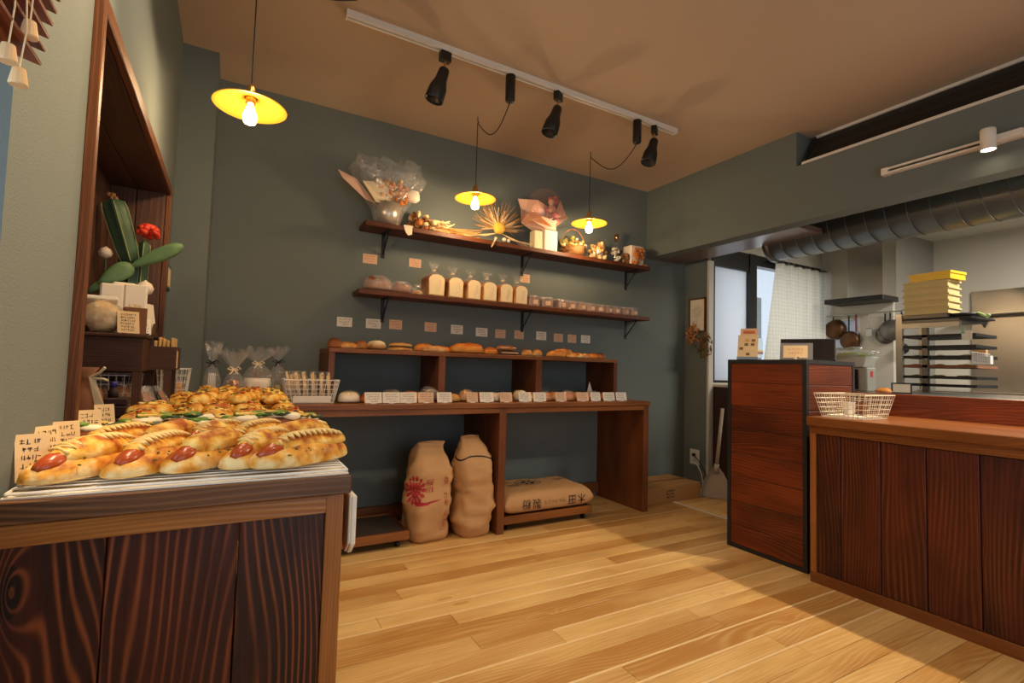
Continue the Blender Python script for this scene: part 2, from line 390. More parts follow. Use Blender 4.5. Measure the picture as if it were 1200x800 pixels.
# ------------------------------------------------------------------ mesh helpers
ORG = {}
class MB:
    def __init__(self):
        self.v = []; self.f = []; self.T = Matrix.Identity(4)
    def xf(self, loc=(0, 0, 0), rz=0, rx=0, ry=0):
        self.T = Matrix.Translation(loc) @ Matrix.Rotation(rz, 4, 'Z') @ Matrix.Rotation(ry, 4, 'Y') @ Matrix.Rotation(rx, 4, 'X')
        return self
    def add(self, vs, fs):
        n = len(self.v)
        self.v += [tuple(self.T @ Vector(p)) for p in vs]
        self.f += [tuple(i + n for i in f) for f in fs]
        return self
    def box(self, x0, x1, y0, y1, z0, z1):
        return self.add([(x0, y0, z0), (x1, y0, z0), (x1, y1, z0), (x0, y1, z0), (x0, y0, z1), (x1, y0, z1), (x1, y1, z1), (x0, y1, z1)],
                        [(0, 3, 2, 1), (4, 5, 6, 7), (0, 1, 5, 4), (1, 2, 6, 5), (2, 3, 7, 6), (3, 0, 4, 7)])
    def lathe(self, prof, c=(0, 0, 0), n=20, cap=True, wob=None):
        vs = []; fs = []
        for j, (r, z) in enumerate(prof):
            for i in range(n):
                a = 2 * PI * i / n
                rr = r * (1 + (wob(a, j / max(1, len(prof) - 1)) if wob else 0))
                vs.append((c[0] + rr * math.cos(a), c[1] + rr * math.sin(a), c[2] + z))
        for j in range(len(prof) - 1):
            for i in range(n):
                k = (i + 1) % n
                fs.append((j * n + i, j * n + k, (j + 1) * n + k, (j + 1) * n + i))
        if cap:
            if prof[0][0] > 1e-5: fs.append(tuple(reversed(range(n))))
            if prof[-1][0] > 1e-5: fs.append(tuple((len(prof) - 1) * n + i for i in range(n)))
        return self.add(vs, fs)
    def tube(self, pts, r, n=6, r2=None):
        pts = [Vector(p) for p in pts]
        vs = []; fs = []
        m = len(pts)
        for j, p in enumerate(pts):
            d = (pts[min(j + 1, m - 1)] - pts[max(j - 1, 0)]).normalized()
            a = d.cross(Vector((0, 0, 1)) if abs(d.z) < 0.9 else Vector((1, 0, 0))).normalized()
            b = d.cross(a)
            rr = r if r2 is None else r + (r2 - r) * j / max(1, m - 1)
            for i in range(n):
                t = 2 * PI * i / n
                vs.append(tuple(p + rr * (math.cos(t) * a + math.sin(t) * b)))
        for j in range(m - 1):
            for i in range(n):
                k = (i + 1) % n
                fs.append((j * n + i, j * n + k, (j + 1) * n + k, (j + 1) * n + i))
        fs.append(tuple(reversed(range(n)))); fs.append(tuple((m - 1) * n + i for i in range(n)))
        return self.add(vs, fs)
    def ball(self, c, rx, ry=None, rz=None, nu=12, nv=8, rough=0.0, seed=0):
        ry = ry or rx; rz = rz or rx
        vs = [(c[0], c[1], c[2] - rz)]; fs = []
        for j in range(1, nv):
            t = -PI / 2 + PI * j / nv
            for i in range(nu):
                a = 2 * PI * i / nu
                d = Vector((math.cos(t) * math.cos(a), math.cos(t) * math.sin(a), math.sin(t)))
                s = 1 + (rough * noise.noise(d * 2.2 + Vector((seed * 3.1, seed * 1.7, seed))) if rough else 0)
                vs.append((c[0] + rx * d.x * s, c[1] + ry * d.y * s, c[2] + rz * d.z * s))
        vs.append((c[0], c[1], c[2] + rz))
        for i in range(nu):
            fs.append((0, 1 + (i + 1) % nu, 1 + i))
        for j in range(nv - 2):
            for i in range(nu):
                k = (i + 1) % nu
                a = 1 + j * nu
                fs.append((a + i, a + k, a + nu + k, a + nu + i))
        last = len(vs) - 1; a = 1 + (nv - 2) * nu
        for i in range(nu):
            fs.append((a + i, a + (i + 1) % nu, last))
        return self.add(vs, fs)
    def prism(self, outline, axis, a0, a1):
        """extrude a 2D outline along an axis ('X','Y','Z')"""
        def P(p, a):
            return {'X': (a, p[0], p[1]), 'Y': (p[0], a, p[1]), 'Z': (p[0], p[1], a)}[axis]
        n = len(outline)
        vs = [P(p, a0) for p in outline] + [P(p, a1) for p in outline]
        fs = [tuple(range(n)), tuple(reversed(range(n, 2 * n)))] + [(i, (i + 1) % n, n + (i + 1) % n, n + i) for i in range(n)]
        return self.add(vs, fs)
    def build(self, name, mat, parent=None, smooth=False, bevel=0.0, thick=0.0):
        o0 = Vector(ORG.get(parent.name, (0, 0, 0))) if parent else Vector((0, 0, 0))
        me = bpy.data.meshes.new(name)
        me.from_pydata([tuple(Vector(p) - o0) for p in self.v], [], self.f)
        bm = bmesh.new(); bm.from_mesh(me)
        bmesh.ops.recalc_face_normals(bm, faces=bm.faces)
        if bevel:
            bmesh.ops.bevel(bm, geom=list(bm.edges), offset=bevel, segments=1, affect='EDGES', clamp_overlap=True)
        bm.to_mesh(me); bm.free()
        if smooth:
            me.polygons.foreach_set('use_smooth', [True] * len(me.polygons))
        me.materials.append(mat)
        o = bpy.data.objects.new(name, me)
        C.objects.link(o)
        if parent:
            o.parent = parent
            ORG[o.name] = tuple(o0)
        else:
            ORG[o.name] = (0, 0, 0)
        if thick:
            md = o.modifiers.new('thickness', 'SOLIDIFY'); md.thickness = thick; md.offset = 0
        return o

def thing(name, label, cat, loc=(0, 0, 0), group=None):
    o = bpy.data.objects.new(name, None)
    C.objects.link(o)
    o.empty_display_size = 0.05
    o.location = loc
    ORG[o.name] = tuple(loc)
    o['label'] = label; o['category'] = cat
    if group: o['group'] = group
    return o
def tag(o, label, cat, group=None):
    o['label'] = label; o['category'] = cat
    if group: o['group'] = group
    return o
def struct(o):
    o['kind'] = 'structure'
    return o
def dup(root, loc=None, rz=None, label=None, group=None, sc=None):
    r = root.copy(); C.objects.link(r)
    if loc is not None: r.location = loc
    if rz is not None: r.rotation_euler = (0, 0, rz)
    if sc is not None: r.scale = sc
    if label: r['label'] = label
    if group: r['group'] = group
    for ch in list(root.children):
        c = ch.copy(); C.objects.link(c); c.parent = r
        for g in list(ch.children):
            d = g.copy(); C.objects.link(d); d.parent = c
    return r
def seat(o, name=None):
    """move an unparented mesh's origin to the centre of its base"""
    me = o.data
    xs = [v.co for v in me.vertices]
    c = Vector(((min(p.x for p in xs) + max(p.x for p in xs)) / 2, (min(p.y for p in xs) + max(p.y for p in xs)) / 2, min(p.z for p in xs)))
    me.transform(Matrix.Translation(-c)); o.location = c
    ORG[o.name] = tuple(c)
    return o
ORD = ['first', 'second', 'third', 'fourth', 'fifth', 'sixth', 'seventh', 'eighth', 'ninth', 'tenth', 'eleventh', 'twelfth',
       'thirteenth', 'fourteenth', 'fifteenth', 'sixteenth', 'seventeenth', 'eighteenth', 'nineteenth', 'twentieth']

def scribble(mb, O, U, V, w, h, lines, seed, big_last=False, t=0.0012, fill=0.85):
    """handwriting: short strokes laid on a plane; O lower left corner, U right, V up"""
    rg = random.Random(seed)
    O = Vector(O); U = Vector(U).normalized(); V = Vector(V).normalized()
    lh = h / lines
    def stroke(x0, y0, x1, y1, t):
        d = Vector((x1 - x0, y1 - y0, 0))
        if d.length < 1e-6: return
        n = Vector((-d.y, d.x, 0)).normalized() * t / 2
        P = [(x0 + n.x, y0 + n.y), (x1 + n.x, y1 + n.y), (x1 - n.x, y1 - n.y), (x0 - n.x, y0 - n.y)]
        mb.add([tuple(O + U * a + V * b) for a, b in P], [(0, 1, 2, 3)])
    for li in range(lines):
        y = h - (li + 1) * lh + lh * 0.2
        gh = lh * 0.6
        x = w * (0.35 if (big_last and li == lines - 1) else rg.uniform(0.0, 0.12))
        end = w * rg.uniform(fill, 1.0)
        while x < end - gh * 0.6:
            gw = gh * rg.uniform(0.5, 0.85)
            for s in range(rg.choice([2, 3, 3])):
                if rg.random() < 0.5:
                    yy = y + gh * rg.random()
                    stroke(x, yy, x + gw, yy + gh * rg.uniform(-0.15, 0.15), t)
                else:
                    xx = x + gw * rg.random()
                    stroke(xx, y + gh * rg.uniform(0, 0.2), xx + gw * rg.uniform(-0.2, 0.2), y + gh, t)
            x += gw + gh * 0.25
    return mb

def text_mesh(s, size):
    cu = bpy.data.curves.new('t', 'FONT'); cu.body = s; cu.size = size
    cu.align_x = 'CENTER'; cu.align_y = 'CENTER'; cu.resolution_u = 3
    o = bpy.data.objects.new('t', cu); C.objects.link(o)
    dg = bpy.context.evaluated_depsgraph_get()
    me = bpy.data.meshes.new_from_object(o.evaluated_get(dg))
    vs = [tuple(v.co) for v in me.vertices]; fs = [tuple(p.vertices) for p in me.polygons]
    bpy.data.objects.remove(o); bpy.data.curves.remove(cu); bpy.data.meshes.remove(me)
    return vs, fs
# ================================================================== SETTING
XL, YB, ZC, XB = -0.28, 3.2, 2.575, 3.12
rnd = random.Random(4)

def build_floor():
    fl = struct(MB().box(-0.9, 6.6, -1.7, 3.35, -0.06, -0.012).build('floor', M['floor_gap']))
    w = 0.098
    y = -1.6
    row = 0
    while y < 3.2 - 0.01:
        x = XL - rnd.uniform(0.05, 1.5)
        y1 = min(y + w, 3.199)
        sap = rnd.random() < 0.55
        while x < 3.03:
            L = rnd.uniform(1.1, 1.9)
            a, b = max(x, XL - 0.0), min(x + L, 3.03)
            x += L
            if b - a < 0.05: continue
            s = 0.011 if sap and rnd.random() < 0.8 else 0.0
            MB().box(a + 0.0008, b - 0.0008, y + 0.0008, y1 - 0.0008 - s, -0.012, 0.0).build('floorboard', M['floor'], fl, bevel=0.0008)
            if s:
                MB().box(a + 0.0008, b - 0.0008, y1 - s, y1 - 0.0004, -0.012, -0.0002).build('sapwood_strip', M['floor_gap'], fl)
        if y > 1.75:
            MB().box(3.056, 4.3, y + 0.0008, y1 - 0.0008, -0.012, 0.0).build('floorboard', M['floor'], fl, bevel=0.0008)
        y += w
        row += 1
    k = MB().box(3.055, 6.3, -1.6, 1.75, -0.012, 0.0).box(4.3, 6.3, 1.75, 3.2, -0.012, 0.0).build('kitchen_floor_sheet', plain('kitchen_floor_vinyl', (150, 140, 124), 0.5), fl)
    MB().box(3.03, 3.055, -1.6, 3.2, -0.012, 0.003).build('threshold_strip', M['white_plastic'], fl)
build_floor()

def build_shell():
    c = MB().box(-0.9, 3.45, -1.7, 3.4, ZC, ZC + 0.1)
    struct(c.build('ceiling', M['ceiling']))
    struct(MB().box(3.45, 6.4, -1.7, 2.94, 2.40, 2.5).build('ceiling_kitchen', M['kceil']))
    struct(MB().box(-0.5, 3.62, YB, YB + 0.12, 0, ZC).build('wall_back', M['wall']))
    # pillar in the left corner
    struct(MB().box(XL, -0.124, 2.93, YB, 0, ZC).build('wall_corner_pillar', M['wall']))
    # left wall with a window opening and the niche recess
    w = MB()
    w.box(-0.5, XL, -1.6, -0.45, 0, ZC)
    w.box(-0.5, XL, -0.45, 0.93, 0, 0.82); w.box(-0.5, XL, -0.45, 0.93, 2.05, ZC)
    w.box(-0.5, XL, 0.93, 1.31, 0, ZC)
    w.box(-0.5, XL, 1.31, 2.67, 0, 0.80); w.box(-0.5, XL, 1.31, 2.67, 1.748, ZC)
    w.box(-0.5, -0.49, 1.31, 2.67, 0.80, 1.748)
    w.box(-0.5, XL, 2.67, YB, 0, ZC)
    struct(w.build('wall_left', M['wall']))
    # side window frame and glass
    wf = MB().box(-0.49, -0.45, -0.45, -0.41, 0.82, 2.05).box(-0.49, -0.45, 0.885, 0.93, 0.82, 2.05).box(-0.49, -0.45, -0.41, 0.885, 0.82, 0.86).box(-0.49, -0.45, -0.41, 0.885, 2.01, 2.05)
    win = struct(wf.build('window_1', M['dark_steel']))
    MB().box(-0.474, -0.470, -0.41, 0.885, 0.86, 2.01).build('pane', M['glass'], win)
    # front wall with the shop window behind the camera
    w = MB().box(-0.5, 0.0, -1.72, -1.6, 0, ZC).box(2.5, 6.3, -1.72, -1.6, 0, ZC).box(0.0, 2.5, -1.72, -1.6, 2.2, ZC)
    struct(w.build('wall_front', M['wall']))
    wf = MB().box(0.0, 0.05, -1.70, -1.62, 0, 2.2).box(2.45, 2.5, -1.70, -1.62, 0, 2.2).box(1.2, 1.26, -1.70, -1.62, 0, 2.2).box(0.05, 2.45, -1.70, -1.62, 2.14, 2.2).box(0.05, 2.45, -1.70, -1.62, 0, 0.08)
    win = struct(wf.build('window_2', M['dark_steel']))
    MB().box(0.05, 2.45, -1.665, -1.66, 0.08, 2.14).build('pane', M['glass'], win)
    # beam over the serving opening: flush lower part, upper block, recessed upper part
    b = MB().box(XB, 3.24, -1.6, YB, 1.984, 2.347)
    b.box(XB, 3.45, 1.87, YB, 2.347, ZC)
    b.box(3.33, 3.45, -1.6, 1.87, 2.347, ZC)
    b.box(3.24, 3.45, -1.6, 1.87, 2.30, 2.347)
    struct(b.build('wall_right_beam', M['wall']))
    struct(MB().box(3.24, 3.53, 1.93, YB, 1.984, 2.02).build('trim_1', M['soffit']))
    # short wall with the socket, right of the back wall
    struct(MB().box(3.61, 3.66, 2.95, YB, 0, 2.4).build('wall_right', M['wall']))
    struct(MB().box(3.60, 3.66, 2.93, 2.95, 0, 1.984).build('trim_2', M['kwall']))
    # half wall between shop and kitchen, faced with horizontal planks
    hw = struct(MB().box(3.115, 3.20, -1.6, 1.98, 0, 0.905).build('wall_counter_ledge', M['plank_y']))
    for z0, z1 in ((0.62, 0.765), (0.768, 0.917)):
        MB().box(3.098, 3.115, -1.6, 1.98, z0, z1).build('plank', M['plank_y'], hw, bevel=0.002)
build_shell()

def build_kitchen_shell():
    y0 = 2.94
    # window wall
    w = MB()
    w.box(3.66, 5.40, y0, y0 + 0.1, 2.12, 2.45)
    w.box(3.66, 4.24, y0, y0 + 0.1, 0, 0.92); w.box(4.24, 5.40, y0, y0 + 0.1, 0, 0.92)
    w.box(5.33, 5.40, y0, y0 + 0.1, 0.92, 2.12)
    struct(w.build('wall_kitchen_window', M['kwall']))
    fr = MB()
    fr.box(3.66, 3.69, y0 + 0.0, y0 + 0.08, 0.92, 2.12).box(4.16, 4.26, y0 - 0.01, y0 + 0.08, 0.92, 2.12)
    fr.box(3.69, 4.16, y0, y0 + 0.08, 1.955, 2.12).box(4.26, 5.33, y0, y0 + 0.08, 2.02, 2.12)
    fr.box(3.69, 4.16, y0, y0 + 0.08, 0.92, 0.94).box(4.26, 5.33, y0, y0 + 0.08, 0.92, 0.95).box(5.28, 5.33, y0, y0 + 0.08, 0.95, 2.02)
    win = struct(fr.build('window_3', M['black']))
    MB().box(3.69, 4.16, y0 + 0.03, y0 + 0.036, 0.94, 1.955).build('frosted_pane', M['frost'], win)
    MB().box(4.26, 5.28, y0 + 0.05, y0 + 0.054, 0.95, 2.02).build('pane', M['glass'], win)
    MB().box(4.265, 4.29, y0 + 0.02, y0 + 0.06, 0.95, 2.02).build('sash_stile', M['black'], win)
    # walls of the kitchen's far side
    w = MB()
    w.box(5.35, 5.39, 2.3, y0, 0, 1.2); w.box(5.35, 5.39, 2.3, y0, 1.58, 2.42)
    w.box(5.35, 5.39, 2.3, 2.58, 1.2, 1.58); w.box(5.35, 5.39, 2.86, y0, 1.2, 1.58)
    struct(w.build('wall_kitchen_stove', M['kwall']))
    win = struct(MB().box(5.355, 5.385, 2.58, 2.595, 1.2, 1.58).box(5.355, 5.385, 2.845, 2.86, 1.2, 1.58).box(5.355, 5.385, 2.595, 2.845, 1.2, 1.215).box(5.355, 5.385, 2.595, 2.845, 1.565, 1.58).build('window_4', M['steel']))
    MB().box(5.368, 5.372, 2.595, 2.845, 1.215, 1.565).build('frosted_pane', M['frost'], win)
    struct(MB().box(5.39, 6.24, 2.3, 2.34, 0, 2.42).build('wall_kitchen_step', plain('darker_grey_panel', (150, 146, 138), 0.5)))  # flat grey, darker than the other kitchen walls
    struct(MB().box(6.2, 6.28, -1.6, 2.3, 0, 2.42).build('wall_kitchen_right', M['kwall']))
build_kitchen_shell()

def build_outside():
    # street seen through the gap beside the curtain
    struct(MB().box(2.0, 9.0, 3.4, 9.0, -0.1, -0.02).build('floor_outside', M['pave']))
    t = thing('neighbouring_building', 'grey building across the street seen through kitchen window gap', 'building', (7.6, 6.6, -0.02))
    MB().box(5.6, 9.6, 6.5, 6.9, -0.02, 1.35).build('wall', M['facade'], t)
    MB().box(5.6, 9.6, 6.47, 6.5, 1.35, 1.75).build('sign_board', M['white_plastic'], t)
    MB().box(5.6, 9.6, 6.462, 6.47, 1.42, 1.47).build('red_stripe', M['red_ink'], t)
    MB().box(5.6, 9.6, 6.462, 6.47, 1.47, 1.51).build('yellow_stripe', M['yellow_tub'], t)
    MB().box(5.6, 9.6, 6.5, 6.9, 1.75, 2.6).build('upper_wall', M['facade'], t)
build_outside()

def build_niche():
    t = thing('wall_niche', 'tall wood-lined niche with brown trim let into the left wall', 'niche', (-0.38, 1.99, 0.80))
    # planks of the lining
    for a, b in ((1.325, 1.66), (1.663, 1.99), (1.993, 2.32), (2.323, 2.655)):
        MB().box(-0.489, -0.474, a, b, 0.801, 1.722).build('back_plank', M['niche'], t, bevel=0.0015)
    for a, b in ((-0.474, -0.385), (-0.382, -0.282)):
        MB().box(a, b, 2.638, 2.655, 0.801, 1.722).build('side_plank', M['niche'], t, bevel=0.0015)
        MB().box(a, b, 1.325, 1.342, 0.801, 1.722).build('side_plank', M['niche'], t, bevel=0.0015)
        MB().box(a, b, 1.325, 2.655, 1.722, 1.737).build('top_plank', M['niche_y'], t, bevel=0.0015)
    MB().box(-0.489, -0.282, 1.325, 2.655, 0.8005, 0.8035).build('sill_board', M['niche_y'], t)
    MB().box(-0.281, -0.262, 1.298, 1.322, 0.801, 1.760).build('trim_post', M['frame_wood_z'], t, bevel=0.002)
    MB().box(-0.281, -0.262, 2.653, 2.675, 0.801, 1.760).build('trim_post', M['frame_wood_z'], t, bevel=0.002)
    MB().box(-0.281, -0.262, 1.322, 2.653, 1.7225, 1.760).build('trim_rail', M['frame_wood'], t, bevel=0.002)
build_niche()

# ================================================================== CEILING FIXTURES
def make_downlight():
    t = thing('ceiling_downlight', 'small recessed ceiling downlight with white ring', 'downlight', (0, 0, ZC))
    MB().lathe([(0.036, -0.002), (0.05, -0.004), (0.052, 0.0), (0.036, 0.0)], (0, 0, ZC), 24, cap=False).build('trim_ring', M['white_metal'], t, True)
    MB().lathe([(0.0001, -0.0012), (0.036, -0.0012)], (0, 0, ZC), 24, cap=False).build('lens', M['led'], t)
    return t
DL = [(0.42, 1.93, 5), (1.47, 1.42, 4), (0.16, 1.02, 84), (0.7, 0.2, 11), (1.75, 0.5, 6), (0.05, 1.45, 14)]
d0 = make_downlight()
for i, (x, y, e) in enumerate(DL):
    o = d0 if i == 0 else dup(d0)
    o.location = (x, y, ZC)
    o['label'] = ['recessed ceiling downlight above left end of spotlight track', 'recessed ceiling downlight in middle of shop ceiling',
                  'recessed ceiling downlight angled at the left wall above counter front', 'recessed ceiling downlight near shop entrance left',
                  'recessed ceiling downlight near shop entrance right', 'recessed ceiling downlight straight above the bread counter'][i]
    o['group'] = 'recessed ceiling downlights'
    light('downlight_beam', 'SPOT', (x, y, ZC - 0.012), e * 2.2, WARM if i == 2 else WARM2, 0.035, (0, R(38) if i == 2 else 0, 0), angle=R(66) if i == 2 else R(125), blend=0.6)

def build_track():
    t = thing('track_rail', 'long white ceiling track rail with black slot, left wall side to right', 'track light rail', (1.41, 2.263, ZC))
    m = MB().box(0.383, 2.44, 2.245, 2.257, 2.545, ZC).box(0.383, 2.44, 2.269, 2.281, 2.545, ZC).box(0.383, 2.44, 2.257, 2.269, 2.56, ZC)
    m.build('rail', M['white_metal'], t)
    MB().box(0.39, 2.433, 2.2572, 2.2688, 2.556, 2.5598).build('conductor_slot', M['black'], t)
    MB().box(0.375, 0.383, 2.243, 2.283, 2.544, ZC).build('end_cap', M['white_metal'], t)
    MB().box(2.44, 2.448, 2.243, 2.283, 2.544, ZC).build('end_cap', M['white_metal'], t)
build_track()

def make_spot():
    t = thing('track_spotlight', 'black bottle-shaped spotlight on ceiling track', 'spotlight', (0, 0, 2.545))
    MB().box(-0.028, 0.028, -0.017, 0.017, 2.495, 2.5445).build('adapter', M['black'], t, bevel=0.003)
    MB().tube([(0, 0, 2.496), (0, 0, 2.455)], 0.006, 8).build('stem', M['brass'], t)
    m = MB().xf((0, 0, 2.46), 0, R(10), R(14))
    m.lathe([(0.001, 0.004), (0.022, 0.0), (0.026, -0.01), (0.03, -0.06), (0.043, -0.10), (0.047, -0.165), (0.044, -0.168), (0.040, -0.15), (0.001, -0.12)], n=24)
    m.build('lamp_head', M['black'], t, True)
    return t
s0 = make_spot()
for i, (x, rz) in enumerate(((0.85, 0.1), (1.525, 0.5), (2.262, 0.6))):
    o = s0 if i == 0 else dup(s0)
    o.location = (x, 2.263, 2.545); o.rotation_euler = (0, 0, rz)
    o['label'] = ['leftmost black bottle-shaped spotlight on the ceiling track', 'middle black bottle-shaped spotlight tilted on the ceiling track',
                  'rightmost black bottle-shaped spotlight at the end of the ceiling track'][i]
    o['group'] = 'spotlights on the ceiling track'

def make_pendant(label, hook, feed, zs=2.078):
    """brass disc pendant hung from a ceiling hook; cord swags back to the track adapter"""
    hx, hy = hook
    t = thing('pendant_lamp', label, 'pendant lamp', (hx, hy, zs - 0.09), 'brass disc pendant lamps')
    m = MB().lathe([(0.128, zs - 0.03), (0.126, zs - 0.026), (0.08, zs - 0.006), (0.045, zs + 0.004), (0.022, zs + 0.010), (0.022, zs + 0.006), (0.044, zs - 0.001), (0.08, zs - 0.011), (0.125, zs - 0.031), (0.128, zs - 0.03)], (hx, hy, 0), 40, cap=False)
    m.build('lamp_shade', M['shade_amber'], t, True)
    MB().lathe([(0.0001, zs + 0.06), (0.010, zs + 0.058), (0.015, zs + 0.045), (0.018, zs + 0.01), (0.018, zs - 0.014), (0.014, zs - 0.016), (0.0001, zs - 0.016)], (hx, hy, 0), 16).build('socket', M['brass'], t, True)
    b = MB().lathe([(0.0001, zs - 0.014), (0.010, zs - 0.018), (0.013, zs - 0.03), (0.024, zs - 0.058), (0.026, zs - 0.072), (0.02, zs - 0.09), (0.0001, zs - 0.098)], (hx, hy, 0), 18).build('bulb', M['bulb'], t, True)
    b.visible_shadow = True
    MB().tube([(hx, hy, zs + 0.058), (hx, hy, 2.54)], 0.0026, 6).build('cord', M['cord'], t)
    MB().tube([(hx, hy, ZC - 0.0005), (hx, hy, 2.55), (hx + 0.008, hy, 2.54), (hx, hy, 2.532)], 0.003, 6).build('ceiling_hook', M['black'], t, True)
    if feed:
        fx, fy = feed
        MB().lathe([(0.0001, 2.400), (0.022, 2.402), (0.026, 2.41), (0.026, 2.543), (0.0001, 2.544)], (fx, fy, 0), 16).build('track_adapter', M['black'], t, True)
        pts = []
        A, B = Vector((fx, fy, 2.40)), Vector((hx, hy, 2.535))
        for k in range(17):
            s = k / 16
            p = A.lerp(B, s); p.z -= 0.15 * math.sin(PI * s) * (1 - 0.35 * s)
            pts.append(p)
        MB().tube(pts, 0.003, 6).build('swag_cord', M['cord'], t, True)
    l = light('pendant_glow', 'POINT', (hx, hy, zs - 0.125), 8.6, WARM, 0.03)
    return t
make_pendant('middle of three brass disc pendant lamps, above the dried flower shelf', (1.287, 2.808), (1.22, 2.263))
make_pendant('rightmost brass disc pendant lamp hanging near the jar on the upper shelf', (2.198, 2.827), (2.116, 2.263))
def big_pendant():
    hx, hy = 0.02, 2.12
    t = make_pendant('nearest and largest looking brass disc pendant lamp at left above bread counter', (hx, hy), None, 1.992)
    pts = []
    A, B = Vector((hx, hy, 2.56)), Vector((0.402, 2.17, 2.574))
    for k in range(17):
        s = k / 16
        p = A.lerp(B, s); p.z -= 0.06 * math.sin(PI * s)
        pts.append(p)
    MB().tube(pts, 0.003, 6).build('swag_cord', M['cord'], t, True)
big_pendant()

def build_right_track():
    t = thing('wall_track_rail', 'white track rail fixed along the beam on the right', 'track light rail', (3.10, 0.3, 2.13))
    MB().box(3.085, XB, -0.9, 1.365, 2.118, 2.129).box(3.085, XB, -0.9, 1.365, 2.141, 2.152).box(3.1, XB, -0.9, 1.365, 2.129, 2.141).build('rail', M['white_metal'], t)
    MB().box(3.097, 3.0998, -0.89, 1.34, 2.1295, 2.1405).build('conductor_slot', M['black'], t)
    MB().box(3.083, XB, 1.345, 1.375, 2.116, 2.154).build('end_cap', M['white_metal'], t)
    s = thing('white_spotlight', 'lit white cylindrical spotlight on the beam track at right', 'spotlight', (3.05, 0.91, 2.10))
    MB().box(3.062, 3.097, 0.80, 0.95, 2.120, 2.150).build('adapter', M['white_metal'], s, bevel=0.003)
    MB().lathe([(0.0001, -0.044), (0.026, -0.046), (0.027, -0.05), (0.029, -0.05), (0.029, 0.045), (0.027, 0.05), (0.0001, 0.05)], (3.032, 0.91, 2.125), 24).build('lamp_body', M['white_metal'], s, True)
    MB().lathe([(0.0001, -0.0475), (0.0255, -0.0475)], (3.032, 0.91, 2.125), 24, cap=False).build('lens', M['led'], s)
    light('white_spotlight_beam', 'SPOT', (3.032, 0.91, 2.07), 120, WARM2, 0.02, (0, R(30), 0), angle=R(110), blend=0.6)
build_right_track()

def build_aircon():
    t = thing('air_outlet', 'long dark slot air conditioner outlet with thin white frame under ceiling', 'air conditioner', (3.24, 0.45, 2.347))
    prof = [(3.15, 2.362), (3.33, 2.362), (3.33, 2.56), (3.29, 2.56)]
    MB().prism(prof, 'Y', -0.9, 1.83).build('housing', M['ac_dark'], t)
    MB().box(3.125, 3.15, -0.9, 1.84, 2.3475, 2.366).build('bottom_frame', M['white_metal'], t)
    MB().box(3.275, 3.329, -0.9, 1.84, 2.557, 2.574).build('top_frame', M['white_metal'], t)
    MB().xf((3.185, 0, 2.41), 0, 0, R(32)).box(-0.003, 0.003, -0.88, 1.80, -0.03, 0.03).build('louver', M['black'], t)
    MB().xf((3.235, 0, 2.48), 0, 0, R(32)).box(-0.003, 0.003, -0.88, 1.80, -0.04, 0.04).build('louver', M['dark_steel'], t)
    MB().prism([(3.13, 2.35), (3.33, 2.35), (3.33, 2.57), (3.275, 2.57)], 'Y', 1.83, 1.84).build('end_cap', M['ac_dark'], t)
build_aircon()

def build_duct():
    t = thing('spiral_duct', 'galvanised spiral ventilation duct running under kitchen ceiling', 'duct', (3.66, 0.6, 1.88))
    c = (3.66, 2.03); r = 0.145
    n = 28
    MB().xf((c[0], 2.36, c[1]), 0, R(90)).lathe([(r, 0), (r, 4.0)], n=n, cap=True).build('pipe', M['duct'], t, True)
    y = 2.30
    while y > -1.55:
        m = MB()
        vs = []; fs = []
        pts = [(c[0] + (r + 0.001) * math.cos(a), y - 0.115 * a / (2 * PI), c[1] + (r + 0.001) * math.sin(a)) for a in [2 * PI * k / 28 for k in range(29)]]
        MB().tube(pts, 0.003, 4).build('spiral_seam', M['duct'], t, True)
        y -= 0.115
    MB().xf((c[0], 2.38, c[1]), 0, R(90)).lathe([(r + 0.006, 0), (r + 0.006, 0.04)], n=n).build('end_collar', M['steel_dark'], t, True)
build_duct()

# ================================================================== FURNITURE
def build_bread_counter():
    t = thing('bread_counter', 'near left display counter with dark plank front and brown slab top', 'counter', (-0.035, 1.8, 0))
    yf, xr = 0.98, 0.212
    MB().box(XL + 0.001, xr, yf - 0.002, 2.665, 0.755, 0.79).build('slab_top', M['slab'], t, bevel=0.003)
    yf += 0.006
    MB().box(XL + 0.001, 0.169, yf, yf + 0.04, 0.722, 0.7545).build('top_rail', M['oak_x'], t, bevel=0.001)
    MB().box(0.169, 0.2, yf, yf + 0.04, 0, 0.7545).build('post', M['oak_z'], t, bevel=0.001)
    for a, b in ((XL + 0.001, -0.1535), (-0.1515, 0.027), (0.029, 0.1688)):
        MB().box(a, b, yf + 0.008, yf + 0.026, 0.0, 0.7215).build('front_plank', M['plank'], t, bevel=0.0012)
    for k in range(9):
        a = yf + 0.042 + k * 0.18
        MB().box(0.182, 0.198, a, min(a + 0.178, 2.65), 0.0, 0.7215).build('side_plank', M['plank'], t, bevel=0.0012)
    MB().box(0.17, 0.2, yf + 0.04, 2.65, 0.722, 0.7545).build('side_rail', M['oak_y'], t)
build_bread_counter()

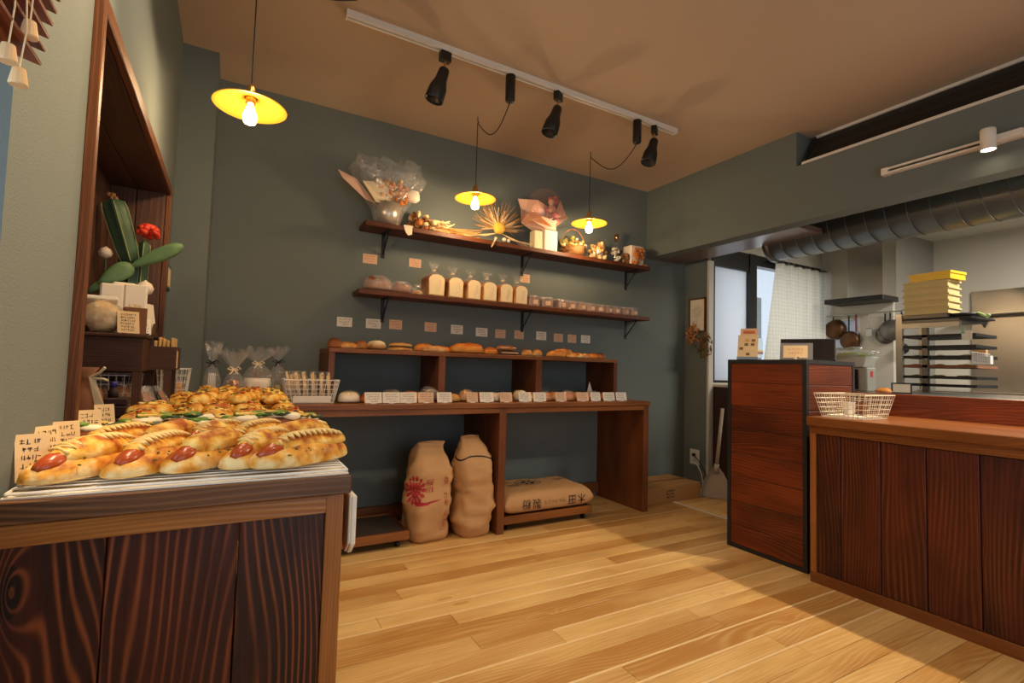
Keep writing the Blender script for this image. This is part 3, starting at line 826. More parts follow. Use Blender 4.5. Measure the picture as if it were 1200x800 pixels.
def build_desk():
    t = thing('wall_desk', 'long brown wooden desk along back wall with upright panels', 'desk', (1.2, 2.94, 0))
    x0, x1, yf = -0.12, 2.665, 2.68
    MB().box(XL + 0.001, x0 - 0.0005, yf - 0.012, 2.929, 0.758, 0.785).build('desk_top_corner', M['desk_x'], t, bevel=0.002)
    MB().box(XL + 0.001, x0 - 0.0005, yf, yf + 0.03, 0.725, 0.7575).build('front_rail', M['desk_x'], t)
    MB().box(XL + 0.001, XL + 0.04, yf + 0.0305, 2.929, 0, 0.7575).build('upright_panel', M['desk_z'], t)
    MB().box(x0, x1, yf - 0.012, YB - 0.001, 0.758, 0.785).build('desk_top', M['desk_x'], t, bevel=0.002)
    MB().box(x0 + 0.045, 1.4355, yf, yf + 0.03, 0.725, 0.7575).build('front_rail', M['desk_x'], t)
    MB().box(1.4855, 2.6095, yf, yf + 0.03, 0.725, 0.7575).build('front_rail', M['desk_x'], t)
    for a, b in ((x0, x0 + 0.045), (1.436, 1.485), (2.61, 2.66)):
        MB().box(a, b, yf, YB - 0.001, 0, 0.7575).build('upright_panel', M['desk_z'], t, bevel=0.002)
    MB().box(x0 + 0.046, 1.4355, YB - 0.03, YB - 0.001, 0.03, 0.11).build('back_batten', M['desk_x'], t)
    MB().box(1.4855, 2.6095, YB - 0.03, YB - 0.001, 0.03, 0.11).build('back_batten', M['desk_x'], t)
    h = thing('bread_hutch', 'low open wooden hutch with three bays standing on the desk', 'shelf unit', (1.49, 3.03, 0.785))
    MB().box(0.468, 2.516, 2.86, YB - 0.001, 1.058, 1.083).build('top_board', M['desk_x'], h, bevel=0.002)
    for a, b in ((0.468, 0.50), (1.105, 1.149), (1.803, 1.850), (2.484, 2.516)):
        MB().box(a, b, 2.862, YB - 0.001, 0.7852, 1.0578).build('upright_board', M['desk_z'], h, bevel=0.0015)
build_desk()

def make_bracket(parent, x, z, y0=YB, d=0.15, h=0.15):
    w = 0.011
    m = MB().box(x - w, x + w, y0 - 0.005, y0 - 0.0005, z - h, z).box(x - w, x + w, y0 - d, y0 - 0.005, z - 0.005, z)
    m.tube([(x, y0 - 0.004, z - h + 0.02), (x, y0 - d + 0.02, z - 0.004)], 0.0045, 6)
    m.build('bracket', M['black'], parent)
def build_shelves():
    for nm, x0, x1, z0, z1, lab, bx in (('upper_wall_shelf', 0.668, 2.995, 1.835, 1.866, 'upper brown board wall shelf on black brackets holding dried flowers', (0.825, 1.866, 2.887)),
                                  ('lower_wall_shelf', 0.645, 2.998, 1.418, 1.448, 'lower brown board wall shelf on black brackets holding loaves', (0.838, 1.879, 2.894))):
        t = thing('wall_shelf', lab, 'shelf', ((x0 + x1) / 2, 3.11, z0))
        MB().box(x0, x1, 3.02, YB - 0.001, z0, z1).build('shelf_board', M['shelf'], t, bevel=0.003)
        for x in bx:
            make_bracket(t, x, z0 - 0.0005)
build_shelves()

def build_register_stand():
    t = thing('register_stand', 'tall plank-clad register stand with dark steel edge frame', 'counter', (2.825, 1.74, 0))
    x0, x1, y0, y1, zt = 2.595, 3.06, 1.505, 1.974, 1.085
    s = 0.022
    fr = [MB().box(x0, x0 + s, y0, y0 + s, 0, zt), MB().box(x0, x0 + s, y1 - s, y1, 0, zt), MB().box(x1 - s, x1, y0, y0 + s, 0, zt), MB().box(x1 - s, x1, y1 - s, y1, 0, zt)]
    for m in fr: m.build('frame_post', M['dark_steel'], t)
    for z in (0.0, zt - s):
        MB().box(x0, x0 + s, y0 + s, y1 - s, z, z + s).build('frame_rail', M['dark_steel'], t)
        MB().box(x0 + s, x1 - s, y0, y0 + s, z, z + s).build('frame_rail', M['dark_steel'], t)
        MB().box(x1 - s, x1, y0 + s, y1 - s, z, z + s).build('frame_rail', M['dark_steel'], t)
        MB().box(x0 + s, x1 - s, y1 - s, y1, z, z + s).build('frame_rail', M['dark_steel'], t)
    zz = [s, 0.13, 0.268, 0.41, 0.542, 0.682, 0.816, 0.952, zt - s]
    for a, b in zip(zz[:-1], zz[1:]):
        MB().box(x0 + 0.003, x0 + 0.019, y0 + s, y1 - s, a + 0.001, b - 0.001).build('side_plank', M['plank_y'], t, bevel=0.0015)
        MB().box(x0 + s, x1 - s, y0 + 0.003, y0 + 0.019, a + 0.001, b - 0.001).build('front_plank', M['plank_x'], t, bevel=0.0015)
    MB().box(x0 + s, x1 - s, y0 + s, y1 - s, zt - 0.02, zt - 0.002).build('top_board', M['dark_steel'], t)
    MB().box(x1 - 0.015, x1 - 0.004, y0 + s, y1 - s, s, zt - s).build('back_panel', M['plank_y'], t)
    MB().box(x0 + 0.0195, x1 - 0.0155, y0 + 0.0195, y1 - s, 0.002, zt - 0.0205).build('gap_light_block', M['black'], t)  # unseen black core, added to stop light showing through the plank gaps
build_register_stand()

def build_sales_counter():
    t = thing('sales_counter', 'sales counter at right with upright dark planks and brown top', 'counter', (2.8, 0.3, 0))
    xf, x1, y1, y0 = 2.53, 3.095, 1.45, -1.2
    MB().box(2.508, x1, y0, y1 + 0.008, 0.757, 0.80).build('counter_top', M['oak_y'], t, bevel=0.003)
    MB().box(xf - 0.004, xf + 0.03, y0, y1, 0.718, 0.7565).build('top_rail', M['oak_y'], t, bevel=0.001)
    MB().box(xf - 0.004, xf + 0.03, y0, y1, 0.0, 0.05).build('bottom_rail', M['oak_y'], t, bevel=0.001)
    MB().box(xf - 0.004, xf + 0.03, 1.424, y1, 0.0505, 0.7175).build('corner_post', M['oak_z'], t, bevel=0.001)
    ys = [1.4235, 1.314, 1.147, 0.979, 0.808, 0.64, 0.47, 0.30, 0.13, -0.04, -0.21, -0.38, -0.55, -0.72, -0.89, -1.06, -1.2]
    for a, b in zip(ys[1:], ys[:-1]):
        MB().box(xf + 0.006, xf + 0.024, a + 0.0018, b - 0.0018, 0.051, 0.717).build('front_plank', M['plank_soft'], t, bevel=0.0025)
    MB().box(xf + 0.0245, xf + 0.0295, y0, 1.42, 0.002, 0.717).build('gap_light_block', M['black'], t)  # black sheet added behind the planks so no light shows in their gaps
    MB().box(xf + 0.03, x1, y1 - 0.022, y1 - 0.002, 0, 0.7565).build('end_panel', M['plank'], t)
build_sales_counter()
# ================================================================== BREAD
def bread(mb, L, W, H, seed=0, bend=0.0, pw=2.4, rough=0.10, nu=16, nv=10, c=(0, 0, 0), rz=0.0, flat=0.25, slashes=0):
    """loaf lying along its x axis with a flattened base; c = centre of the base"""
    vs = []; fs = []
    ca, sa = math.cos(rz), math.sin(rz)
    sd = Vector((seed * 1.37, seed * 2.11, seed * 0.73))
    for i in range(nu + 1):
        u = -1 + 2 * i / nu
        u = math.sin(u * PI / 2) * 0.5 + u * 0.5
        k = max(0.0, 1 - abs(u) ** pw) ** (1 / 2.0)
        k = max(k, 0.04)
        for j in range(nv):
            a = 2 * PI * j / nv
            y = math.cos(a) * k * W / 2
            z = math.sin(a)
            z = z if z > 0 else z * flat
            z = (z * (k ** 0.8) + flat) / (1 + flat) * H
            p = Vector((u * L / 2, y, z))
            n = noise.noise(Vector((p.x * 14, p.y * 20, p.z * 20)) + sd)
            s = 1 + rough * n * 1.6
            if slashes:
                s += 0.05 * math.sin(u * PI * slashes) * max(0, math.sin(a))
            y *= s; zz = z * (s if z > H * 0.3 else 1)
            x = u * L / 2
            y += bend * (x / (L / 2)) ** 2
            vs.append((c[0] + ca * x - sa * y, c[1] + sa * x + ca * y, c[2] + max(0.0, zz)))
    for i in range(nu):
        for j in range(nv):
            k2 = (j + 1) % nv
            fs.append((i * nv + j, i * nv + k2, (i + 1) * nv + k2, (i + 1) * nv + j))
    fs.append(tuple(range(nv))); fs.append(tuple(nu * nv + j for j in reversed(range(nv))))
    return mb.add(vs, fs)

def build_tray():
    z = 0.7905
    t = thing('cooling_rack', 'white wire cooling rack under the breads on left counter', 'cooling rack', (-0.03, 1.8, z))
    x0, x1, y0, y1 = XL + 0.008, 0.205, 0.992, 2.655
    zr = z + 0.010
    for y in (y0, y0 + 0.555, y0 + 1.11, y1):
        MB().tube([(x0, y, zr - 0.003), (x1, y, zr - 0.003)], 0.0025, 6).build('cross_bar', M['white_metal'], t)
    for x in (x0, x1):
        MB().tube([(x, y0, zr - 0.003), (x, y1, zr - 0.003)], 0.0025, 6).build('side_bar', M['white_metal'], t)
    n = 64
    for k in range(1, 76):
        y = y0 + (y1 - y0) * k / 76
        MB().tube([(x0, y, zr), (x1, y, zr)], 0.0013, 5).build('wire', M['white_metal'], t)
    s = seat(MB().box(x0 - 0.004, x1 + 0.002, y0 - 0.005, y1 + 0.004, z, z + 0.0025).build('paper_liner', M['paper']))
    tag(s, 'white paper liner sheet under the wire cooling rack', 'paper')
build_tray()
ZT = 0.802

def make_sausage_roll(seed, L=0.215, W=0.083, H=0.046):
    rg = random.Random(seed)
    t = thing('sausage_roll', '', 'bread')
    bread(MB(), L, W, H, seed, 0.006, 2.6, 0.10, 20, 12).build('bun', M['crust_gold'], t, True)
    # sausage lies in a slot along the top and pokes out at the near end
    m = MB()
    pts = [(-L * 0.44 + L * 0.5 * k / 12, -0.003 * math.sin(k / 4), H * 0.60 + 0.011 * math.sin(PI * min(1, k / 10) * 0.5)) for k in range(13)]
    r = 0.0165; n = 10
    vs = []; fs = []
    for j, q in enumerate(pts):
        rr = r * [0.35, 0.82, 0.98][min(min(j, 12 - j), 2)]
        for i in range(n):
            a = 2 * PI * i / n
            vs.append((q[0] - (0.004 if j == 0 else 0), q[1] + rr * math.cos(a), q[2] + rr * math.sin(a)))
    for j in range(12):
        for i in range(n):
            k2 = (i + 1) % n
            fs.append((j * n + i, j * n + k2, (j + 1) * n + k2, (j + 1) * n + i))
    fs.append(tuple(range(n))); fs.append(tuple(12 * n + i for i in reversed(range(n))))
    m.add(vs, fs).build('sausage', M['sausage'], t, True)
    # browned cheese covering the rest of the sausage, then a zigzag of baked mayonnaise
    bread(MB(), L * 0.82, W * 0.68, 0.034, seed + 5, 0.0, 2.8, 0.24, 18, 10, (L * 0.06, 0, H * 0.62)).build('cheese_topping', M['crust_cheese'], t, True)
    zz = []
    K = 24
    pr = None
    for k in range(K):
        s = k / (K - 1)
        x = -L * 0.29 + L * 0.68 * s
        c2 = Vector((x, (0.017 if k % 2 else -0.017), 0))
        if pr is not None:
            for q in range(4):
                a = pr.lerp(c2, q / 4)
                u = (a.x - L * 0.06) / (L * 0.41)
                a.z = max(H * 0.62 + 0.034 * max(0.0, 1 - abs(u) ** 2.8) ** 0.5 * math.sqrt(max(0.0, 1 - (a.y / (W * 0.34)) ** 2)), H * 0.86 - 0.2 * abs(a.y)) + 0.0012
                zz.append(a)
        pr = c2
    MB().tube(zz, 0.0030, 5).build('mayonnaise_zigzag', M['mayo'], t, True)
    m = MB()
    for k in range(16):
        x = rg.uniform(-0.3, 0.42) * L; y = rg.choice([-1, 1]) * rg.uniform(0.3, 0.42) * W
        z2 = (H * (math.sqrt(max(0, 1 - (2 * y / W) ** 2)) * max(0.0, 1 - abs(2 * x / L) ** 2.6) ** 0.4 + 0.25) / 1.25)
        m.xf((x, y, z2), rg.uniform(0, 3)).box(-0.003, 0.003, -0.001, 0.001, -0.0005, 0.0016)
    h = m.build('herb_specks', M['herb'], t); h['kind'] = 'stuff'
    return t
proto = [make_sausage_roll(s) for s in (1, 2, 3)]
used = [False] * 3
def place(i, x, y, z, rz, label, group, sc=1.0):
    if not used[i]:
        used[i] = True; o = proto[i]
        o.location = (x, y, z); o.rotation_euler = (0, 0, rz); o['label'] = label; o['group'] = group; o.scale = (sc,) * 3
    else:
        o = dup(proto[i], (x, y, z), rz, label, group, (sc,) * 3)
    return o
GRP1 = 'sausage rolls in the front row of the counter'
for k, (x, y, a) in enumerate(((-0.198, 1.085, 62), (-0.108, 1.095, 66), (-0.022, 1.10, 58), (0.062, 1.10, 60), (0.135, 1.06, 32))):
    place(k % 3, x, y, ZT, R(a), '%s sausage roll from the left in the front row, tip poking out' % ORD[k], GRP1)
GRP2 = 'sausage rolls in the second row of the counter'
for k, (x, y, a) in enumerate(((-0.19, 1.275, 58), (-0.105, 1.30, 60), (-0.022, 1.305, 56), (0.06, 1.30, 52), (0.145, 1.255, 34))):
    place((k + 1) % 3, x, y, ZT + 0.004, R(a), '%s sausage roll from the left in the second row, behind the front rolls' % ORD[k], GRP2, 0.9)

def make_tartine(seed):
    rg = random.Random(seed + 50)
    L, W, H = 0.165, 0.088, 0.040
    t = thing('open_sandwich', '', 'bread')
    bread(MB(), L, W, H, seed, 0, 4.0, 0.05, 14, 12, flat=0.9).build('bread_slice', M['crust_brown'], t, True)
    m = MB()
    for k in range(11):
        m.ball((rg.uniform(-0.4, 0.4) * L, rg.uniform(-0.3, 0.3) * W, H * 0.98), rg.uniform(0.018, 0.03), rg.uniform(0.014, 0.02), rg.uniform(0.006, 0.011), 9, 6, 0.3, k + seed)
    o = m.build('cream_cheese', M['cream'], t, True); o['kind'] = 'stuff'
    m = MB()
    for k in range(6):
        m.ball((rg.uniform(-0.42, 0.42) * L, rg.uniform(-0.3, 0.3) * W, H + 0.008), rg.uniform(0.012, 0.022), rg.uniform(0.008, 0.014), rg.uniform(0.004, 0.008), 8, 5, 0.5, k + seed)
    o = m.build('broccoli', M['green'], t, True); o['kind'] = 'stuff'
    m = MB()
    for k in range(6):
        m.ball((rg.uniform(-0.42, 0.42) * L, rg.uniform(-0.35, 0.35) * W, H + 0.007), rg.uniform(0.012, 0.022), rg.uniform(0.006, 0.012), rg.uniform(0.003, 0.006), 8, 5, 0.6, k + seed)
    o = m.build('spinach', M['dark_green'], t, True); o['kind'] = 'stuff'
    m = MB()
    for k in range(7):
        m.xf((rg.uniform(-0.4, 0.4) * L, rg.uniform(-0.3, 0.3) * W, H + 0.011), rg.uniform(0, 3), rg.uniform(-0.4, 0.4)).box(-0.02, 0.02, -0.004, 0.004, -0.0015, 0.0015)
    o = m.build('cheese_strips', M['cheese'], t); o['kind'] = 'stuff'
    return t
def make_pizza(seed):
    rg = random.Random(seed + 90)
    L, W, H = 0.20, 0.095, 0.024
    t = thing('pizza_bread', '', 'bread')
    bread(MB(), L, W, H, seed, 0, 3.6, 0.06, 14, 12, flat=0.8).build('bread_base', M['crust_orange'], t, True)
    m = MB()
    for k in range(10):
        m.ball((rg.uniform(-0.42, 0.42) * L, rg.uniform(-0.36, 0.36) * W, H * 0.95), rg.uniform(0.016, 0.03), rg.uniform(0.012, 0.02), rg.uniform(0.004, 0.007), 8, 5, 0.3, k + seed)
    o = m.build('tomato_sauce', M['tomato'], t, True); o['kind'] = 'stuff'
    m = MB()
    for k in range(16):
        m.ball((rg.uniform(-0.36, 0.36) * L, rg.uniform(-0.3, 0.3) * W, H + 0.004), rg.uniform(0.01, 0.02), rg.uniform(0.007, 0.013), rg.uniform(0.004, 0.007), 8, 5, 0.4, k * 3 + seed)
    o = m.build('melted_cheese', M['cheese'], t, True); o['kind'] = 'stuff'
    m = MB()
    for k in range(5):
        m.ball((rg.uniform(-0.4, 0.4) * L, rg.uniform(-0.34, 0.34) * W, H + 0.009), 0.008, 0.007, 0.005, 7, 5, 0.4, k)
    o = m.build('olive_pieces', M['olive'], t, True); o['kind'] = 'stuff'
    return t
def make_cheese_roll(seed):
    rg = random.Random(seed + 190)
    L, W, H = 0.17, 0.075, 0.045
    t = thing('cheese_roll', '', 'bread')
    bread(MB(), L, W, H, seed, 0.006, 2.3, 0.16, 14, 12).build('bun', M['crust_cheese'], t, True)
    m = MB()
    for k in range(12):
        x = rg.uniform(-0.36, 0.36) * L; y = rg.uniform(-0.26, 0.26) * W
        m.xf((x, y, H * (0.2 + 0.8 * math.sqrt(1 - (2 * y / W) ** 2)) * max(0.05, 1 - abs(2 * x / L) ** 2.3) ** 0.5 - 0.0015), rg.uniform(-0.9, 0.9)).ball((0, 0, 0), rg.uniform(0.008, 0.017), rg.uniform(0.004, 0.008), rg.uniform(0.004, 0.006), 8, 5, 0.5, k + seed)
    o = m.build('melted_cheese', M['cheese'], t, True); o['kind'] = 'stuff'
    m = MB()
    for k in range(14):
        x = rg.uniform(-0.36, 0.36) * L; y = rg.uniform(-0.3, 0.3) * W
        m.xf((x, y, H * math.sqrt(1 - (2 * y / W) ** 2) * max(0.05, 1 - abs(2 * x / L) ** 2.3) ** 0.45 + 0.0035), rg.uniform(0, 3)).box(-0.004, 0.004, -0.0012, 0.0012, -0.001, 0.001)
    o = m.build('herb_specks', M['herb'], t); o['kind'] = 'stuff'
    m = MB()
    for k in range(3):
        x = rg.uniform(-0.3, 0.3) * L; y = rg.uniform(-0.2, 0.2) * W
        m.ball((x, y, H * 0.93), 0.008, 0.006, 0.004, 7, 5, 0.5, k)
    o = m.build('dark_bits', M['tomato'] if seed % 2 else M['olive'], t, True); o['kind'] = 'stuff'
    return t
tp = [make_tartine(1), make_tartine(2)]
for k, (x, y, a) in enumerate(((-0.215, 1.42, 12), (-0.115, 1.475, 20), (-0.01, 1.455, 14), (0.085, 1.475, 22), (0.15, 1.52, 10))):
    lab = '%s open sandwich from the left with greens and cream cheese' % ORD[k]
    if k < 2:
        o = tp[k]; o.location = (x, y, ZT + (0.012 if k % 2 else 0)); o.rotation_euler = (0, 0, R(a)); o['label'] = lab; o['group'] = 'open sandwiches in the third row'
    else:
        dup(tp[k % 2], (x, y, ZT + (0.012 if k % 2 else 0)), R(a), lab, 'open sandwiches in the third row')
pp = [make_pizza(1), make_pizza(2)]
for k, (x, y, a) in enumerate(((-0.21, 1.64, 8), (-0.06, 1.63, 16), (0.06, 1.65, 10), (0.135, 1.70, 4))):
    lab = '%s tomato pizza bread from the left, red edge and olive pieces' % ORD[k]
    zz = ZT + (0.010 if k % 2 else 0)
    if k < 2:
        o = pp[k]; o.location = (x, y, zz); o.rotation_euler = (0, 0, R(a)); o['label'] = lab; o['group'] = 'pizza breads in the fourth row'
    else:
        dup(pp[k % 2], (x, y, zz), R(a), lab, 'pizza breads in the fourth row')
cp = [make_cheese_roll(s) for s in (1, 2, 3, 4)]
rg = random.Random(12)
n = 0
rows = [(1.77, 5, 0), (1.88, 5, 0), (1.99, 5, 0), (2.10, 5, 0), (2.21, 5, 0), (2.32, 5, 0), (2.43, 5, 0), (2.54, 4, 0),
        (1.97, 3, 1), (2.08, 4, 1), (2.19, 4, 1), (2.30, 4, 1), (2.42, 4, 1)]
for ri, (y, cnt, lay) in enumerate(rows):
    for k in range(cnt):
        xa, xb = ((-0.14, 0.165) if y > 2.05 else (-0.20, 0.165)) if lay == 0 else ((-0.07, 0.145) if lay == 1 else (0.0, 0.1))
        x = xa + (xb - xa) * k / max(1, cnt - 1) + rg.uniform(-0.008, 0.008)
        a = R(rg.choice([65, 75, 100, 110, 55]) + rg.uniform(-12, 12))
        z = ZT + (0.010 if ri else 0.004) + lay * 0.027 + rg.uniform(0, 0.006)
        lab = '%s cheese roll from the left in the %s row of the heap, %s layer' % (ORD[k], ORD[ri if lay == 0 else ri - 8], ['bottom', 'upper'][lay])
        grp = ['cheese rolls in the bottom layer of the heap', 'cheese rolls in the upper layer of the heap'][lay]
        yy = y + rg.uniform(-0.015, 0.015)
        if n < 4:
            o = cp[n]; o.location = (x, yy, z); o['label'] = lab; o['group'] = grp
        else:
            o = dup(cp[n % 4], (x, yy, z), a, lab, grp)
        o.rotation_euler = (0, R(9 if ri else 3), a)
        n += 1

# price cards standing left of the breads
def standing_card(name, label, base, w, h, rz, lean, mat, ink, seed, group=None, lines=4, big=True, th=0.0012):
    """card in a small dark clip, facing its local -y"""
    t = thing(name, label, 'price card', base, group)
    m = MB(); m.xf(base, rz, lean)
    m.box(-w / 2, w / 2, -th / 2, th / 2, 0.004, 0.004 + h); card = m.build("card", mat, t)
    m = MB(); m.xf(base, rz, lean)
    scribble(m, (-w * 0.38, -th / 2 - 0.0003, 0.004 + h * 0.06), (1, 0, 0), (0, 0, 1), w * 0.76, h * 0.86, lines, seed, big, 0.0011)
    m.build('handwriting', ink, card)
    m = MB(); m.xf(base, rz)
    m.box(-0.012, 0.012, -0.008, 0.008, 0.0, 0.007).build('clip', M['black'], t)
    return t
for k, (x, y, rz, h, sd) in enumerate(((-0.2545, 1.04, 30, 0.072, 1), (-0.256, 1.135, 52, 0.074, 2), (-0.2545, 1.225, 32, 0.072, 3), (-0.2545, 1.40, 28, 0.078, 4), (-0.2545, 1.56, 34, 0.078, 5))):
    standing_card('price_card', '%s kraft handwritten price card from the left beside the sausage rolls' % ORD[k], (x, y, ZT + 0.0005), 0.042, h, R(rz), R(-14), M['card_kraft'], M['ink'], sd, 'kraft price cards beside the sausage rolls', 5)

# ------------------------------------------------------------------ wall price cards
WALLC = [(0.745, 1.667, .091, .060), (1.042, 1.678, .082, .057), (1.896, 1.671, .082, .062), (0.606, 1.255, .091, .058), (0.784, 1.256, .095, .060), (0.927, 1.260, .084, .061), (1.166, 1.259, .084, .062),
         (1.358, 1.254, .089, .062), (1.549, 1.247, .092, .061), (1.700, 1.244, .084, .062), (1.857, 1.246, .080, .062), (2.052, 1.249, .090, .063), (2.210, 1.242, .086, .064), (2.340, 1.242, .083, .064), (2.474, 1.245, .090, .062)]
PINKS = {0, 1, 2, 5, 6, 9, 10, 12, 13}
for k, (x, z, w, h) in enumerate(WALLC):
    if k < 3:
        lab = ['pinkish price card on wall above the wrapped country loaves', 'pinkish price card on wall above the first sliced loaf', 'small tan price card on wall beside the middle bracket'][k]
        grp = None
    else:
        lab = '%s wall price card from the left in the row of twelve under the lower shelf' % ORD[k - 3]
        grp = 'wall price cards under the lower shelf'
    t = thing('wall_price_card', lab, 'price card', (x, YB, z - h / 2), grp)
    card = MB().box(x - w / 2, x + w / 2, YB - 0.002, YB - 0.0003, z - h / 2, z + h / 2).build('card', M['card_pink'] if k in PINKS else M['paper'], t)
    m = MB()
    scribble(m, (x - w * 0.4, YB - 0.0024, z - h * 0.42), (1, 0, 0), (0, 0, 1), w * 0.8, h * 0.84, 3, k + 40, True, 0.0016)
    m.build('print', M['orange_ink'] if k in PINKS else M['ink_soft'], card)

# ------------------------------------------------------------------ shelf loaves
def film_bag(mb, w, d, h, top, seed, c=(0, 0, 0), neck=0.012, flare=0.035):
    """plastic bag: boxy body gathered to a neck with a flared crinkled tail"""
    n = 20; vs = []; fs = []
    rg = random.Random(seed)
    prof = [(1.0, 0.002), (1.03, h * 0.3), (1.03, h * 0.75), (0.9, h), (0.5, h + top * 0.22), (None, h + top * 0.4), ('f', h + top)]
    for j, (s, z) in enumerate(prof):
        for i in range(n):
            a = 2 * PI * i / n
            ca, sa = math.cos(a), math.sin(a)
            sq = 1 / max(abs(ca), abs(sa)) ** 0.7
            if s is None: x, y = neck * ca, neck * sa
            elif s == 'f':
                r = flare * (1 + 0.35 * math.sin(a * 5 + seed) + rg.uniform(-0.15, 0.15)); x, y = r * ca, r * sa * 0.6
            else:
                cr = 1 + rg.uniform(-0.05, 0.05)
                x, y = w / 2 * ca * sq * s * cr, d / 2 * sa * sq * s * cr
            vs.append((c[0] + x, c[1] + y, c[2] + z + (rg.uniform(-0.2, 0.2) * top if s == 'f' else 0)))
    for j in range(len(prof) - 1):
        for i in range(n):
            k = (i + 1) % n
            fs.append((j * n + i, j * n + k, (j + 1) * n + k, (j + 1) * n + i))
    return mb.add(vs, fs)

def make_pan_loaf():
    W, D, H = 0.112, 0.115, 0.138
    t = thing('sandwich_loaf', '', 'bread')
    out = [(-W / 2, 0.001), (W / 2, 0.001), (W / 2 + 0.002, H * 0.62), (W / 2 + 0.005, H * 0.74), (W / 2 - 0.004, H * 0.86), (W * 0.3, H * 0.96), (0, H), (-W * 0.3, H * 0.96), (-W / 2 + 0.004, H * 0.86), (-W / 2 - 0.005, H * 0.74), (-W / 2 - 0.002, H * 0.62)]
    MB().prism(out, 'Y', -D / 2, D / 2).build('crust', M['toast_side'], t, bevel=0.004)
    ins = [(x * 0.90, 0.007 + z * 0.93) for x, z in out]
    MB().prism(ins, 'Y', -D / 2 - 0.0018, -D / 2 + 0.004).build('cut_face', M['crumb'], t)
    film_bag(MB(), W * 0.98, D * 1.0, H * 0.98, 0.075, 3).build('bag', M['film_thin'], t, True)
    m = MB().lathe([(0.012, 0), (0.014, 0.004), (0.012, 0.008)], (0, 0, H * 0.98 + 0.028), 10, cap=False)
    m.build('tie', M['ribbon'], t)
    return t
lo = make_pan_loaf()
for k, (x, s) in enumerate(((1.135, 1.04), (1.269, 1.0), (1.40, 0.98), (1.523, 0.97), (1.65, 0.98), (1.768, 0.98))):
    lab = '%s bagged white sandwich loaf from the left on the lower shelf' % ORD[k]
    o = lo if k == 0 else dup(lo)
    o.location = (x, 3.095, 1.449); o.scale = (s * 0.98, 1, s); o.rotation_euler = (0, 0, R(4 + 2 * (k % 3)))
    o['label'] = lab; o['group'] = 'bagged sandwich loaves on the lower shelf'

def make_cake():
    t = thing('wrapped_cake', '', 'cake')
    W, D, H = 0.078, 0.07, 0.066
    MB().box(-W / 2, W / 2, -D / 2, D / 2, 0.001, H * 0.94).build('cake', M['crust_brown'], t, bevel=0.006)
    m = MB(); rg = random.Random(3)
    n = 16; vs = []; fs = []
    for j, (s, z) in enumerate(((1.06, 0.0005), (1.08, H * 0.5), (1.07, H * 0.95), (0.8, H * 1.06), (0.1, H * 1.09))):
        for i in range(n):
            a = 2 * PI * i / n; ca, sa = math.cos(a), math.sin(a); sq = 1 / max(abs(ca), abs(sa)) ** 0.85
            r = s * sq * (1 + rg.uniform(-0.05, 0.05))
            vs.append((W / 2 * ca * r, D / 2 * sa * r, z))
    for j in range(4):
        for i in range(n):
            fs.append((j * n + i, j * n + (i + 1) % n, (j + 1) * n + (i + 1) % n, (j + 1) * n + i))
    m.add(vs, fs).build('wrapper', M['film_shiny'], t, True)
    MB().box(-0.018, 0.018, -D / 2 * 1.1 - 0.004, -D / 2 * 1.1 - 0.003, 0.012, 0.04).build('sticker', M['card_pink'], t)
    return t
ck = make_cake()
for k, x in enumerate((1.888, 2.005, 2.131, 2.228, 2.322, 2.413, 2.502, 2.588, 2.671, 2.762, 2.855)):
    o = ck if k == 0 else dup(ck)
    o.location = (x, 3.08, 1.449); o.rotation_euler = (0, 0, R([5, -8, 12, -4, 9][k % 5]))
    s = [1.12, 1.1, 1.08, 1.02, 1.0, 0.98, 0.95, 0.95, 0.95, 0.95, 0.98][k]
    o.scale = (s, s, s)
    o['label'] = '%s film-wrapped small brown cake from the left on the lower shelf' % ORD[k]; o['group'] = 'wrapped small cakes on the lower shelf'

def bagged_loaf(label, x, L, W, H, seed, rz):
    t = thing('bagged_country_loaf', label, 'bread', (x, 3.10, 1.449))
    bread(MB(), L, W, H, seed, 0, 2.2, 0.06, 16, 12, (x, 3.10, 1.4495), rz, slashes=3).build('loaf', M['crust_brown'], t, True)
    m = MB(); m.xf((x, 3.10, 1.449), rz)
    bread(m, L * 1.12, W * 1.12, H * 1.08, seed + 7, 0, 2.6, 0.18, 18, 12)
    m.build('bag', M['film_shiny'], t, True)
    m = MB(); m.xf((x, 3.10, 1.449), rz); rg = random.Random(seed)
    m.tube([(L * 0.5, 0, 0.03), (L * 0.62, -0.02, 0.02), (L * 0.72, -0.03, 0.04)], 0.03, 8, 0.012)
    m.build('bag_end', M['film_shiny'], t, True)
bagged_loaf('big bagged round country loaf at left end of lower shelf', 0.775, 0.17, 0.125, 0.095, 5, R(10))
bagged_loaf('smaller bagged country loaf second from left on lower shelf', 0.925, 0.12, 0.10, 0.078, 6, R(-6))
def small_bag():
    t = thing('small_clear_bag', 'small crumpled clear bag of rusks beside first sandwich loaf', 'bag', (1.03, 3.09, 1.449))
    bread(MB(), 0.075, 0.05, 0.03, 8, 0, 2.2, 0.1, 10, 8, (1.028, 3.09, 1.4495)).build('rusk', M['crust_gold'], t, True)
    film_bag(MB(), 0.085, 0.07, 0.035, 0.035, 5, (1.028, 3.09, 1.449), 0.014, 0.02).build('bag', M['film'], t, True)
small_bag()

